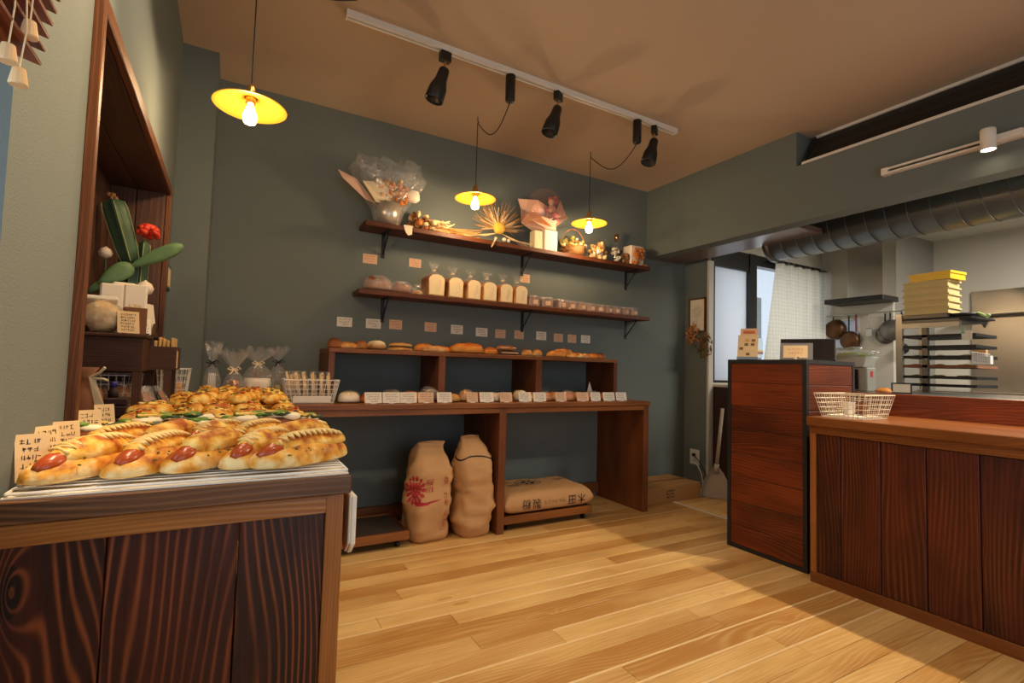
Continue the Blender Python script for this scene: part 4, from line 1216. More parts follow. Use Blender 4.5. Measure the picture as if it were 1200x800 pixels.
# ------------------------------------------------------------------ breads on top of the hutch
HZ = 1.0835
HB = [  # x, y, z, L, W, H, rz, material, label
    (0.525, 3.02, 0, .085, .085, .058, 0, 'crust_brown', 'small dark round roll at the left end on top of the hutch'),
    (0.595, 3.01, 0, .10, .07, .045, 10, 'crust_tan', 'oblong floured tan roll second from left on hutch top'),
    (0.672, 3.03, 0, .085, .08, .052, 0, 'crust_brown', 'brown round roll third from left on hutch top'),
    (0.757, 3.0, 0, .115, .11, .060, 0, 'crust_flour', 'round flour-dusted country roll near left of hutch top'),
    (0.905, 3.0, 0, .155, .12, .028, 5, 'crust_seed', 'flat seeded bread at bottom of a two-high stack on hutch'),
    (0.905, 3.0, .027, .145, .11, .024, -4, 'crust_seed', 'flat seeded bread at top of a two-high stack on hutch'),
    (1.063, 3.02, 0, .14, .08, .055, 12, 'crust_orange', 'long glossy orange roll behind the pale one on hutch top'),
    (1.10, 2.93, 0, .15, .06, .040, -4, 'crust_tan', 'long tan roll at front edge by first hutch divider'),
    (1.185, 3.02, 0, .12, .08, .045, -20, 'crust_orange', 'slanting orange roll left of the biggest loaf on hutch'),
    (1.345, 3.0, 0, .25, .14, .075, 4, 'crust_orange', 'biggest domed orange loaf in middle of hutch top'),
    (1.52, 2.99, 0, .10, .09, .052, 0, 'crust_orange', 'small round golden roll right of the biggest hutch loaf'),
    (1.655, 2.99, 0, .16, .065, .036, 2, 'crust_dark', 'filled dark roll at bottom of pair on hutch top'),
    (1.645, 3.0, .035, .15, .06, .036, -8, 'crust_brown', 'filled brown roll lying on the dark one on hutch'),
    (1.797, 2.98, 0, .075, .075, .052, 0, 'crust_tan', 'left of two small round buns with dark caps on hutch'),
    (1.88, 2.98, 0, .075, .075, .052, 0, 'crust_tan', 'right of two small round buns with dark caps on hutch'),
    (2.02, 2.95, 0, .17, .06, .045, 5, 'crust_orange', 'long orange loaf at left of the pile on hutch right'),
    (2.13, 3.03, 0, .18, .075, .07, -6, 'crust_tan', 'long tan loaf rising behind the pile on hutch right'),
    (2.185, 2.94, 0, .14, .055, .042, -6, 'crust_gold', 'pale golden long roll in front of the hutch right pile'),
    (2.30, 2.98, 0, .07, .07, .042, 0, 'crust_tan', 'small tan roll third from right end of hutch top'),
    (2.375, 2.98, 0, .078, .07, .044, 0, 'crust_orange', 'small orange roll second from right end of hutch top'),
    (2.455, 2.99, 0, .09, .075, .046, 0, 'crust_brown', 'small brown roll at right end of hutch top')]
for k, (x, y, dz, L, W, H, rz, mt, lab) in enumerate(HB):
    t = thing('bread_roll', lab, 'bread', (x, y, HZ + dz), 'breads on top of the hutch')
    bread(MB(), L, W, H, k + 20, 0, 2.6, 0.10, 14, 12, (x, y, HZ + dz), R(rz), slashes=3 if L > 0.14 else 0).build('crust', M[mt], t, True)
    if mt == 'crust_tan' and 'caps' in lab:
        MB().ball((x, y, HZ + H * 0.82), 0.022, 0.022, 0.011, 10, 6, 0.2).build('dark_cap', M['olive'], t, True)
    if 'filled' in lab:
        MB().box(x - L * 0.4, x + L * 0.4, y - W * 0.52, y - W * 0.2, HZ + dz + H * 0.4, HZ + dz + H * 0.52).build('filling', M['cream'], t, bevel=0.003)

# ------------------------------------------------------------------ breads and cards on the desk
DZ = 0.7855
DC = [(0.688, .094), (0.787, .096), (0.885, .094), (0.986, .090), (1.1, .094), (1.278, .073), (1.375, .096), (1.509, .085), (1.648, .094), (1.758, .096), (1.926, .088), (2.106, .098), (2.217, .088), (2.335, .104), (2.449, .094)]
for k, (x, w) in enumerate(DC):
    t = thing('desk_price_card', '%s white price card from the left along the desk edge' % ORD[k], 'price card', (x, 2.735, DZ), 'white price cards along the desk edge')
    h = 0.062
    rz = R([3, -2, 0, -3, 4, 1, 2, -2, 3, 0, 2, -1, 3, 0, -2][k])
    mt = M['card_pink'] if k in (3, 5, 7, 10, 11) else M['paper']
    m = MB(); m.xf((x, 2.735, DZ), rz, R(-12)); m.box(-w / 2, w / 2, -0.0008, 0.0008, 0.003, h); card = m.build('card', mt, t)
    m = MB(); m.xf((x, 2.735, DZ), rz, R(-12)); scribble(m, (-w * 0.42, -0.0012, 0.006), (1, 0, 0), (0, 0, 1), w * 0.84, h * 0.82, 4, k + 80, True, 0.0013).build('handwriting', M['ink_soft'], card)
    m = MB(); m.xf((x, 2.735, DZ), rz); m.box(-0.015, 0.015, -0.006, 0.016, 0, 0.006).build('stand_clip', M['white_plastic'], t)
def glossy_pack(x, y, L, W, H, mt, lab, seed):
    t = thing('packaged_bread', lab, 'bread', (x, y, DZ), 'breads behind the desk price cards')
    bread(MB(), L, W, H, seed, 0, 3.2, 0.08, 14, 10, (x, y, DZ), 0).build('bread', M[mt], t, True)
    if seed % 2 == 0:
        bread(MB(), L * 1.08, W * 1.1, H * 1.1, seed + 3, 0, 3.6, 0.14, 14, 10, (x, y, DZ), 0).build('wrapper', M['film'], t, True)
DB = [(0.575, 2.82, .115, .10, .06, 'crust_white', 'glossy wrapped pale bread at left end of the desk row'),
      (0.70, 2.84, .115, .11, .055, 'crust_orange', 'orange bread behind the first desk card'),
      (0.815, 2.85, .11, .11, .068, 'crust_brown', 'brown domed bread behind the second and third desk cards'),
      (0.93, 2.85, .11, .11, .064, 'crust_tan', 'tan bread behind the third desk card'),
      (1.05, 2.87, .11, .12, .078, 'crust_dark', 'dark bread behind the gap after the fourth desk card'),
      (1.185, 2.83, .10, .09, .048, 'crust_seed', 'seeded small bread right of the fifth desk card'),
      (1.29, 2.86, .09, .10, .068, 'crust_tan', 'tan bread behind the sixth desk card'),
      (1.39, 2.84, .10, .10, .058, 'crust_brown', 'brown bread behind the seventh desk card'),
      (1.462, 2.80, .065, .065, .058, 'crust_white', 'small pale ball bread right of the seventh desk card'),
      (1.57, 2.81, .07, .07, .048, 'crust_brown', 'small brown ball bread right of the eighth desk card'),
      (1.67, 2.84, .10, .09, .066, 'crust_white', 'pale wrapped bread behind the ninth desk card'),
      (1.76, 2.85, .10, .09, .060, 'crust_gold', 'golden bread behind the tenth desk card'),
      (1.85, 2.81, .088, .085, .06, 'crust_orange', 'shiny orange bun right of the tenth desk card'),
      (1.945, 2.84, .09, .09, .062, 'crust_tan', 'tan bun behind the eleventh desk card'),
      (2.03, 2.81, .105, .09, .068, 'crust_orange', 'reddish orange knot bread right of the eleventh desk card'),
      (2.14, 2.84, .10, .09, .06, 'crust_gold', 'golden bread behind the twelfth desk card'),
      (2.255, 2.83, .11, .085, .06, 'crust_orange', 'orange bread behind the thirteenth desk card'),
      (2.39, 2.84, .12, .09, .055, 'crust_brown', 'brown bread behind the fourteenth desk card')]
for k, d in enumerate(DB):
    glossy_pack(*d[:6], d[6], k + 30)
def paper_cone():
    t = thing('folded_paper', 'small folded white paper standing at right end of hutch bay', 'paper', (2.36, 3.0, DZ))
    MB().add([(2.33, 3.0, DZ), (2.40, 2.98, DZ), (2.37, 3.03, DZ), (2.365, 3.0, DZ + 0.13)], [(0, 1, 3), (1, 2, 3), (2, 0, 3), (0, 2, 1)]).build('sheet', M['paper'], t)
paper_cone()
# ================================================================== SACKS, DOLLIES, FLOOR THINGS
def sack(label, cx, cy, W, D, H, seed, lean, top_w, fold):
    """upright paper flour sack, bellied, gathered to a flat crimped top"""
    t = thing('flour_sack', label, 'sack', (cx, cy, 0), None)
    nu, nv = 40, 26
    sd = Vector((seed * 2.7, seed * 1.3, seed))
    def surf(a, s, off=0.0):
        z = H * s
        if s < 0.08: k = 0.86 + 0.14 * (s / 0.08) ** 0.5
        elif s < 0.62: k = 1.0 + 0.05 * math.sin((s - 0.08) / 0.54 * PI)
        else: k = 1.0
        q = max(0.0, (s - 0.62) / 0.38)
        w = W / 2 * k * (1 - (1 - top_w) * q ** 1.6)
        d = D / 2 * k * (1 - 0.9 * q ** 1.9)
        ca, sa = math.cos(a), math.sin(a)
        e = 0.62
        x = w * math.copysign(abs(ca) ** e, ca); y = d * math.copysign(abs(sa) ** e, sa)
        p = Vector((x, y, z))
        n = noise.noise(Vector((p.x * 9, p.y * 9, p.z * 6)) + sd) * 0.026 + noise.noise(Vector((p.x * 14, p.y * 14, p.z * 34)) + sd) * 0.010 + abs(noise.noise(Vector((p.x * 8, p.y * 8, p.z * 16)) + sd)) * 0.016
        n += fold * 0.010 * math.sin(s * 30 + 3 * math.cos(a) + 7 * noise.noise(Vector((a, s * 4, seed)))) * max(0, math.sin(PI * min(1, s / 0.55)))
        nn = Vector((ca / max(W, .01), sa / max(D, .01), 0)).normalized()
        p += nn * (n * (0.2 + min(1, s * 8)) + off)
        p.x += lean[0] * s * s * H; p.y += lean[1] * s * s * H
        return p
    m = MB(); vs = []; fs = []
    for j in range(nv + 1):
        for i in range(nu):
            p = surf(2 * PI * i / nu, j / nv)
            vs.append((cx + p.x, cy + p.y, max(0.001, p.z)))
    for j in range(nv):
        for i in range(nu):
            k = (i + 1) % nu
            fs.append((j * nu + i, j * nu + k, (j + 1) * nu + k, (j + 1) * nu + i))
    fs.append(tuple(reversed(range(nu)))); fs.append(tuple(nv * nu + i for i in range(nu)))
    m.add(vs, fs).build('sack_body', M['kraft_bag'], t, True)
    # crimped seam along the top
    A = surf(PI, 1.0); B = surf(0, 1.0)
    m = MB()
    m.tube([(cx + A.x, cy + A.y, A.z), (cx + (A.x + B.x) / 2, cy + A.y - 0.004, A.z + 0.006), (cx + B.x, cy + B.y, B.z)], 0.006, 6)
    m.build('top_seam', M['kraft_bag'], t, True)
    return t, surf
def sack_print(t, surf, cx, cy, verts, faces, mat, name, a0, s0, au, sv):
    """print wrapped on the sack: 2D drawing (x right, y up) laid over the front of the sack surface"""
    m = MB()
    m.add([tuple(Vector((cx, cy, 0)) + surf(a0 + au * x, s0 + sv * y, 0.0022)) for x, y in verts], faces)
    return m.build(name, mat, t)
def subdiv2d(vs, fs, cuts=1):
    bm = bmesh.new()
    bv = [bm.verts.new((v[0], v[1], 0)) for v in vs]
    for f in fs:
        try: bm.faces.new([bv[i] for i in f])
        except ValueError: pass
    bmesh.ops.triangulate(bm, faces=bm.faces)
    bmesh.ops.subdivide_edges(bm, edges=bm.edges, cuts=cuts, use_grid_fill=True)
    bm.verts.index_update()
    o = ([(v.co.x, v.co.y) for v in bm.verts], [tuple(v.index for v in f.verts) for f in bm.faces])
    bm.free()
    return o
def build_sacks():
    cx, cy = 1.045, 2.83
    t, sf = sack('upright kraft flour sack with red flower print, left of the pair under the desk', cx, cy, 0.25, 0.22, 0.545, 3, (0.03, 0.02), 0.62, 0.0)
    # red blossom: rings of petals
    vs = []; fs = []
    for ring, (n, r0, r1, wd) in enumerate(((14, 0.55, 1.0, 0.14), (11, 0.28, 0.62, 0.13), (7, 0.05, 0.33, 0.11))):
        for k in range(n):
            a = 2 * PI * (k + 0.3 * ring) / n
            ca, sa = math.cos(a), math.sin(a)
            b = len(vs)
            for u, w in ((r0, -0.4), (r0 + (r1 - r0) * 0.6, -1), (r1, 0), (r0 + (r1 - r0) * 0.6, 1), (r0, 0.4)):
                vs.append((u * ca - w * wd * sa, u * sa + w * wd * ca))
            fs.append(tuple(range(b, b + 5)))
    v2, f2 = subdiv2d(vs, fs)
    sack_print(t, sf, cx, cy, v2, f2, M['red_ink'], 'red_flower_print', -PI / 2 - 0.78, 0.55, 0.58, 0.155)
    # stem leaf below the blossom
    vs = [(-0.2, -1.0), (0.3, -1.25), (1.1, -1.2), (1.6, -0.9), (1.0, -1.0), (0.3, -0.95)]
    v2, f2 = subdiv2d(vs, [tuple(range(6))], 2)
    sack_print(t, sf, cx, cy, v2, f2, M['red_ink'], 'red_leaf_print', -PI / 2 - 0.78, 0.57, 0.58, 0.14)
    # vertical red lettering
    for ch, a, s, sz in (('桜', -0.12, 0.62, .10), ('印', -0.12, 0.54, .09), ('強', 0.42, 0.62, .11), ('力', 0.40, 0.47, .09), ('粉', 0.38, 0.40, .09)):
        v, f = text_mesh(ch, 1.0)
        sack_print(t, sf, cx, cy, [(p[0], p[1]) for p in v], f, M['red_ink'], 'red_lettering', -PI / 2 + a, s, 0.25, sz * 0.75)
    for k, ch in enumerate('小麦粉'):
        v, f = text_mesh(ch, 1.0)
        sack_print(t, sf, cx, cy, [(p[0], p[1]) for p in v], f, M['red_ink'], 'red_lettering', -PI / 2 + 0.44, 0.27 - k * 0.055, 0.2, 0.05)
    vs = [(-1, -1), (1, -1), (1, 1), (-1, 1), (-0.9, -0.96), (0.9, -0.96), (0.9, 0.96), (-0.9, 0.96)]
    fs = [(0, 1, 5, 4), (1, 2, 6, 5), (2, 3, 7, 6), (3, 0, 4, 7)]
    v2, f2 = subdiv2d(vs, fs, 3)
    sack_print(t, sf, cx, cy, v2, f2, M['red_ink'], 'red_frame_print', -PI / 2 + 0.44, 0.215, 0.14, 0.105)
    cx, cy = 1.316, 2.79
    t, sf = sack('plain wrinkled kraft flour sack, right of the pair against the desk panel', cx, cy, 0.215, 0.21, 0.575, 7, (-0.03, 0.03), 0.55, 0.6)
    pts = [tuple(Vector((cx, cy, 0)) + sf(a, 0.80 + 0.02 * math.sin(a * 3), 0.003)) for a in [-PI + k * PI / 14 for k in range(15)]]
    MB().tube(pts, 0.004, 6).build('tie_cord', M['cord'], t, True)

    # lying sack on the second dolly
    x0, x1, y0, y1, z0, z1 = 1.50, 2.185, 2.70, 3.10, 0.092, 0.225
    t = thing('flour_sack', 'kraft flour sack lying flat on low wooden dolly under the desk', 'sack', ((x0 + x1) / 2, (y0 + y1) / 2, z0))
    nx, ny = 30, 20
    def top(u, v):
        e = (max(0.0, 1 - abs(u) ** 11) ** 0.5) * (max(0.0, 1 - abs(v) ** 11) ** 0.5)
        x = (x0 + x1) / 2 + u * (x1 - x0) / 2; y = (y0 + y1) / 2 + v * (y1 - y0) / 2
        return x, y, e
    vs = []; fs = []
    for side in (1, -1):
        for j in range(ny + 1):
            for i in range(nx + 1):
                u = math.sin((-1 + 2 * i / nx) * PI / 2); v = math.sin((-1 + 2 * j / ny) * PI / 2)
                x, y, e = top(u, v)
                zm = z0 + 0.055
                if side == 1: z = zm + e * (z1 - zm) * (1 + 0.12 * noise.noise(Vector((x * 7, y * 9, 3.0)))) + 0.004 * noise.noise(Vector((x * 30, y * 30, 1)))
                else: z = zm - e * (zm - z0 - 0.001)
                vs.append((x, y, z))
    st = (nx + 1) * (ny + 1)
    for j in range(ny):
        for i in range(nx):
            a = j * (nx + 1) + i
            fs.append((a, a + 1, a + nx + 2, a + nx + 1)); fs.append((st + a, st + a + nx + 1, st + a + nx + 2, st + a + 1))
    o = MB().add(vs, fs).build('sack_body', M['kraft_bag'], t, True)
    bm = bmesh.new(); bm.from_mesh(o.data); bmesh.ops.remove_doubles(bm, verts=bm.verts, dist=0.0008)
    bmesh.ops.recalc_face_normals(bm, faces=bm.faces); bm.to_mesh(o.data); bm.free()
    # upside-down lettering along the front side (reads right to left)
    def front(x, h):
        """point on the bulging front side at height fraction h"""
        best = None
        z = z0 + h
        for k in range(120):
            v = -1 + k * 0.3 / 119
            xx, yy, e = top((x - (x0 + x1) / 2) / ((x1 - x0) / 2), v)
            zm = z0 + 0.055
            zt = zm + e * (z1 - zm) * (1 + 0.12 * noise.noise(Vector((xx * 7, yy * 9, 3.0))))
            zb = zm - e * (zm - z0)
            if zb <= z <= zt: return (x, yy - 0.004, z)
        return (x, y0 + 0.05, z)
    def put(ch, xc, hc, sz, mat, thin=1.0):
        v, f = text_mesh(ch, sz)
        m = MB()
        m.add([front(xc - p[0] * thin, hc - p[1]) for p in v], f)
        m.build('navy_lettering', mat, t)
    for ch, xc in (('木', 2.08), ('田', 2.005), ('製', 1.73), ('粉', 1.655)):
        put(ch, xc, 0.062, 0.068, M['navy_ink'])
    for k, ch in enumerate('さんさいこう'):
        put(ch, 1.935 - k * 0.028, 0.062, 0.026, M['navy_ink'])
    # prints on the top side
    def topp(x, y):
        u = (x - (x0 + x1) / 2) / ((x1 - x0) / 2); v = (y - (y0 + y1) / 2) / ((y1 - y0) / 2)
        _, _, e = top(u, v); zm = z0 + 0.055
        return (x, y, zm + e * (z1 - zm) * (1 + 0.12 * noise.noise(Vector((x * 7, y * 9, 3.0)))) + 0.004)
    m = MB(); vs = []; fs = []
    n = 36
    for r in (1.0, 0.93, 0.74, 0.70):
        for k in range(n):
            a = 2 * PI * k / n
            vs.append(topp(1.80 + 0.10 * r * math.cos(a), 2.93 + 0.065 * r * math.sin(a)))
    for q in (0, 2):
        for k in range(n):
            fs.append((q * n + k, q * n + (k + 1) % n, (q + 1) * n + (k + 1) % n, (q + 1) * n + k))
    m.add(vs, fs).build('navy_oval_emblem', M['navy_ink'], t)
    m = MB(); vs = []; fs = []
    for k in range(6):
        a = 2 * PI * k / 6
        b = len(vs)
        for r, da in ((0.10, 0), (0.5, -0.35), (0.62, 0), (0.5, 0.35)):
            vs.append(topp(1.80 + 0.10 * r * math.cos(a + da), 2.93 + 0.065 * r * math.sin(a + da)))
        fs.append(tuple(range(b, b + 4)))
    m.add(vs, fs).build('navy_emblem_petals', M['navy_ink'], t)
    m = MB()
    for px, yy in ((1.60, 2.95), (1.62, 2.86), (2.02, 3.0), (2.0, 2.9)):
        m2 = MB(); scribble(m2, (0, 0, 0), (1, 0, 0), (0, 1, 0), 0.10, 0.05, 2, int(px * 100), False, 0.004)
        m.add([topp(px + p[0], yy + p[1]) for p in m2.v], m2.f)
    m.build('navy_small_print', M['navy_ink'], t)
build_sacks()

def dolly(label, x0, x1, y0, y1, dark_top):
    t = thing('sack_dolly', label, 'dolly', ((x0 + x1) / 2, (y0 + y1) / 2, 0))
    MB().box(x0, x1, y0, y0 + 0.022, 0.045, 0.090).build('side_board', M['desk_x'], t, bevel=0.002)
    MB().box(x0, x1, y1 - 0.022, y1, 0.045, 0.090).build('side_board', M['desk_x'], t, bevel=0.002)
    for a, b in ((x0, x0 + 0.022), (x1 - 0.022, x1)):
        MB().box(a, b, y0 + 0.0225, y1 - 0.0225, 0.045, 0.090).build('end_board', M['desk_y'], t, bevel=0.002)
    MB().box(x0 + 0.0225, x1 - 0.0225, y0 + 0.0225, y1 - 0.0225, 0.055, 0.086).build('deck', plain('floured_dark_deck', (58, 48, 42), 0.6, var=0.5, scale=9) if dark_top else M['desk_x'], t)
    for cx in (x0 + 0.05, x1 - 0.05):
        for cy in (y0 + 0.045, y1 - 0.045):
            MB().xf((cx - 0.009, cy, 0.018), 0, 0, R(90)).lathe([(0.018, 0), (0.018, 0.018)], n=14).build('caster', M['black'], t)
            MB().box(cx - 0.013, cx + 0.013, cy - 0.01, cy + 0.01, 0.034, 0.0545).build('caster_fork', M['steel_dark'], t)
dolly('empty low wooden dolly with dark floury deck, left of the sacks', 0.43, 0.905, 2.70, 3.08, True)
dolly('low wooden dolly on casters carrying the lying flour sack', 1.492, 2.175, 2.70, 3.08, False)

def carton():
    x0, x1, y0, y1, h = 2.70, 3.342, 2.79, 3.12, 0.125
    t = thing('cardboard_box', 'flat brown cardboard box on floor right of the desk', 'box', ((x0 + x1) / 2, (y0 + y1) / 2, 0))
    MB().box(x0, x1, y0, y1, 0.0005, h).build('box_body', M['cardboard'], t, bevel=0.002)
    MB().box(x0 - 0.0005, x1 + 0.0005, (y0 + y1) / 2 - 0.025, (y0 + y1) / 2 + 0.025, h, h + 0.0008).build('tape', M['tape'], t)
    for a, b in ((y0 + 0.002, (y0 + y1) / 2 - 0.001), ((y0 + y1) / 2 + 0.001, y1 - 0.002)):
        MB().box(x0 + 0.002, x1 - 0.002, a, b, h, h + 0.0004).build('flap', M['cardboard'], t)
    m = MB(); scribble(m, (2.955, y0 - 0.0006, 0.03), (1, 0, 0), (0, 0, 1), 0.10, 0.07, 3, 5, False, 0.004, 0.95).build('stamped_print', M['ink'], t)
carton()

def outlet():
    x, y, z = 3.61, 3.075, 0.262
    t = thing('wall_socket', 'white double wall socket with two plugs in it', 'socket', (x, y, z - 0.06))
    MB().box(x - 0.008, x - 0.0003, y - 0.05, y + 0.05, z - 0.065, z + 0.065).build('cover_plate', M['white_plastic'], t, bevel=0.002)
    MB().box(x - 0.011, x - 0.0082, y - 0.028, y + 0.028, z - 0.042, z + 0.042).build('insert', M['white_metal'], t)
    MB().box(x - 0.032, x - 0.0112, y - 0.018, y + 0.010, z + 0.008, z + 0.032).build('black_plug', M['black'], t, bevel=0.003)
    MB().box(x - 0.032, x - 0.0112, y - 0.018, y + 0.010, z - 0.034, z - 0.010).build('white_plug', M['white_plastic'], t, bevel=0.003)
    c = seat(MB().tube([(x - 0.033, y - 0.01, z + 0.02), (x - 0.06, y - 0.06, z + 0.01), (x - 0.06, y - 0.12, z - 0.04), (x - 0.04, y - 0.16, z - 0.14), (x - 0.03, y - 0.20, 0.006)], 0.004, 6).build('power_cord', M['cord'], None, True))
    tag(c, 'black power cord drooping from the wall socket to the floor', 'cord')
    c = seat(MB().tube([(x - 0.033, y - 0.01, z - 0.02), (x - 0.07, y - 0.04, z - 0.03), (x - 0.075, y - 0.09, z - 0.05), (x - 0.06, y - 0.12, z - 0.12), (x - 0.06, y - 0.15, 0.006)], 0.0045, 6).build('power_cord', M['white_plastic'], None, True))
    tag(c, 'white power cord drooping from the wall socket to the floor', 'cord')
outlet()

def dustpan():
    t = thing('dustpan', 'long-handled grey beige dustpan leaning behind the register stand', 'dustpan', (3.44, 2.74, 0))
    # scoop stands upright, open side towards the shop
    out = [(-0.115, 0.002), (0.115, 0.002), (0.105, 0.10), (0.055, 0.20), (0.02, 0.245), (-0.02, 0.245), (-0.055, 0.20), (-0.105, 0.10)]
    m = MB(); m.xf((3.44, 2.72, 0), R(-52), R(-6))
    m.prism(out, 'Y', 0.0, 0.006).build('scoop_back', M['dustpan'], t, bevel=0.001)
    m = MB(); m.xf((3.44, 2.72, 0), R(-52), R(-6))
    for a, b in ((out[1], out[2]), (out[2], out[3]), (out[3], out[4]), (out[5], out[6]), (out[6], out[7]), (out[7], out[0])):
        m.add([(a[0], 0, a[1]), (b[0], 0, b[1]), (b[0], -0.05 * (1 if b[1] < 0.15 else 0.5), b[1]), (a[0], -0.05 * (1 if a[1] < 0.15 else 0.5), a[1])], [(0, 1, 2, 3)])
    m.build('scoop_rim', M['dustpan'], t, thick=0.004)
    m = MB(); m.xf((3.44, 2.72, 0), R(-52), R(-6))
    m.tube([(0, 0.0, 0.22), (0.045, 0, 0.72)], 0.014, 10).build('handle', M['dustpan'], t, True)
    m = MB(); m.xf((3.44, 2.72, 0), R(-52), R(-6))
    m.tube([(0, 0, 0.20), (0.004, 0, 0.27)], 0.02, 10).build('handle_socket', M['dustpan'], t, True)
dustpan()

def wall_print():
    t = thing('framed_print', 'small wood-framed line drawing on the wall beside kitchen window', 'picture', (3.61, 3.05, 1.36))
    y0, y1, z0, z1 = 2.965, 3.145, 1.36, 1.665
    w = 0.013
    x0, x1 = 3.595, 3.6097
    MB().box(x0, x1, y0, y0 + w, z0, z1).build('frame_side', M['frame_wood'], t)
    MB().box(x0, x1, y1 - w, y1, z0, z1).build('frame_side', M['frame_wood'], t)
    MB().box(x0, x1, y0 + w, y1 - w, z0, z0 + w).build('frame_rail', M['frame_wood'], t)
    MB().box(x0, x1, y0 + w, y1 - w, z1 - w, z1).build('frame_rail', M['frame_wood'], t)
    MB().box(x0 + 0.006, x1 - 0.001, y0 + w, y1 - w, z0 + w, z1 - w).build('paper_sheet', M['paper'], t)
    m = MB()
    xx = x0 + 0.0052
    for r, cz, cy, tt in ((0.045, 1.545, 3.055, 0.0012), (0.03, 1.545, 3.055, 0.001), (0.016, 1.545, 3.055, 0.001)):
        m.tube([(xx, cy + r * math.cos(a) * (1 + 0.2 * math.sin(5 * a)), cz + r * math.sin(a) * (1 + 0.2 * math.sin(5 * a))) for a in [2 * PI * k / 30 for k in range(31)]], tt, 4)
    m.tube([(xx, 3.055, 1.50), (xx, 3.06, 1.44)], 0.001, 4)
    m.build('drawing', M['ink_soft'], t)
wall_print()

def leaf_bunch(label, x, y, z, mats, seed, n=26, sx=0.06, h=0.16):
    t = thing('dried_leaf_bunch', label, 'dried leaves', (x, y, z))
    rg = random.Random(seed)
    ms = [MB(), MB()]
    for k in range(n):
        a = rg.uniform(0, 2 * PI); r = rg.uniform(0, sx); zz = -rg.uniform(0.02, h)
        L = rg.uniform(0.03, 0.06); W = L * rg.uniform(0.3, 0.5)
        px, py = r * math.cos(a) * 0.6, r * math.sin(a) * (1.0 + 0.3 * abs(zz) / h)
        m = ms[k % 2]
        m.xf((x - 0.03 + px * 0.6, y + py, z + zz), rg.uniform(0, 6), rg.uniform(-1.2, 1.2), rg.uniform(-0.7, 0.7))
        m.add([(0, 0, L / 2), (W / 2, 0.004, L * 0.1), (W * 0.28, 0.0, -L * 0.1), (W * 0.4, 0.004, -L * 0.25), (0, 0, -L / 2), (-W * 0.4, 0.004, -L * 0.25), (-W * 0.28, 0, -L * 0.1), (-W / 2, 0.004, L * 0.1)], [(0, 1, 2, 7), (2, 3, 4, 7), (4, 5, 6, 7), (2, 4, 7)][:1] + [(0, 1, 2, 3, 4, 5, 6, 7)])
    ms[0].build('leaves', mats[0], t)['kind'] = 'stuff'
    ms[1].build('leaves', mats[1], t)['kind'] = 'stuff'
    MB().tube([(x - 0.002, y, z + 0.03), (x - 0.02, y, z), (x - 0.03, y, z - 0.08)], 0.003, 6).build('stem', M['dried_brown'], t)
leaf_bunch('golden dried oak leaves hanging below the framed print, left bunch', 3.608, 3.09, 1.44, (M['dried_tan'], M['dried_orange']), 3, 60, 0.07, 0.18)
leaf_bunch('dark dried grey-green leaves hanging below framed print, right bunch', 3.608, 2.965, 1.36, (M['dried_brown'], M['dried_green']), 8, 110, 0.08, 0.21)

# ================================================================== LEFT WALL: BLIND, NICHE CONTENT, STAND
def blind():
    t = thing('wooden_blind', 'raised wooden slat blind in the side window at top left', 'blind', (-0.235, 0.2, 1.33))
    for k in range(12):
        z = 1.335 + 0.021 * k
        y1 = 0.742 + 0.0095 * k
        m = MB(); m.xf((-0.235, 0, z), 0, 0, R(14))
        m.box(-0.034, 0.034, -0.40, y1, -0.0016, 0.0016).build('slat', M['blind'], t)
    MB().box(-0.276, -0.214, -0.40, 0.715, 1.314, 1.326).build('bottom_rail', M['blind'], t, bevel=0.002)
    for y in (0.62, 0.1):
        MB().tube([(-0.245, y, 1.326), (-0.245, y, 1.60)], 0.0012, 5).build('ladder_cord', M['ribbon'], t)
    MB().box(-0.277, -0.21, -0.40, 0.84, 1.60, 1.64).build('head_rail', M['blind'], t)
blind()
TS = [(-0.199, 0.690, 1.329, 'upper wooden cord tassel of the blind'), (-0.203, 0.655, 1.283, 'left wooden cord tassel of the blind'), (-0.199, 0.672, 1.269, 'lowest wooden cord tassel of the blind')]
for k, (x, y, z, lab) in enumerate(TS):
    t = thing('cord_tassel', lab, 'tassel', (x, y, z))
    MB().lathe([(0.0001, 0), (0.0072, 0.0), (0.0078, 0.0015), (0.0052, 0.0175), (0.0001, 0.0185)], (x, y, z), 16).build('wooden_bell', M['pale_wood'], t)
    MB().tube([(x, y, z + 0.019), (x + 0.001 * k, y + 0.004, z + 0.06), (x - 0.012, y, 1.60)], 0.0008, 5).build('cord', M['ribbon'], t)

def pillar_sign():
    t = thing('small_framed_sign', 'small dark green framed sign hung on niche edge by pillar', 'sign', (-0.262, 2.74, 1.31))
    MB().box(-0.2798, -0.262, 2.70, 2.82, 1.31, 1.425).build('frame', M['teal'], t, bevel=0.003)
    MB().box(-0.2618, -0.2605, 2.715, 2.805, 1.325, 1.41).build('panel', M['card_kraft'], t)
pillar_sign()

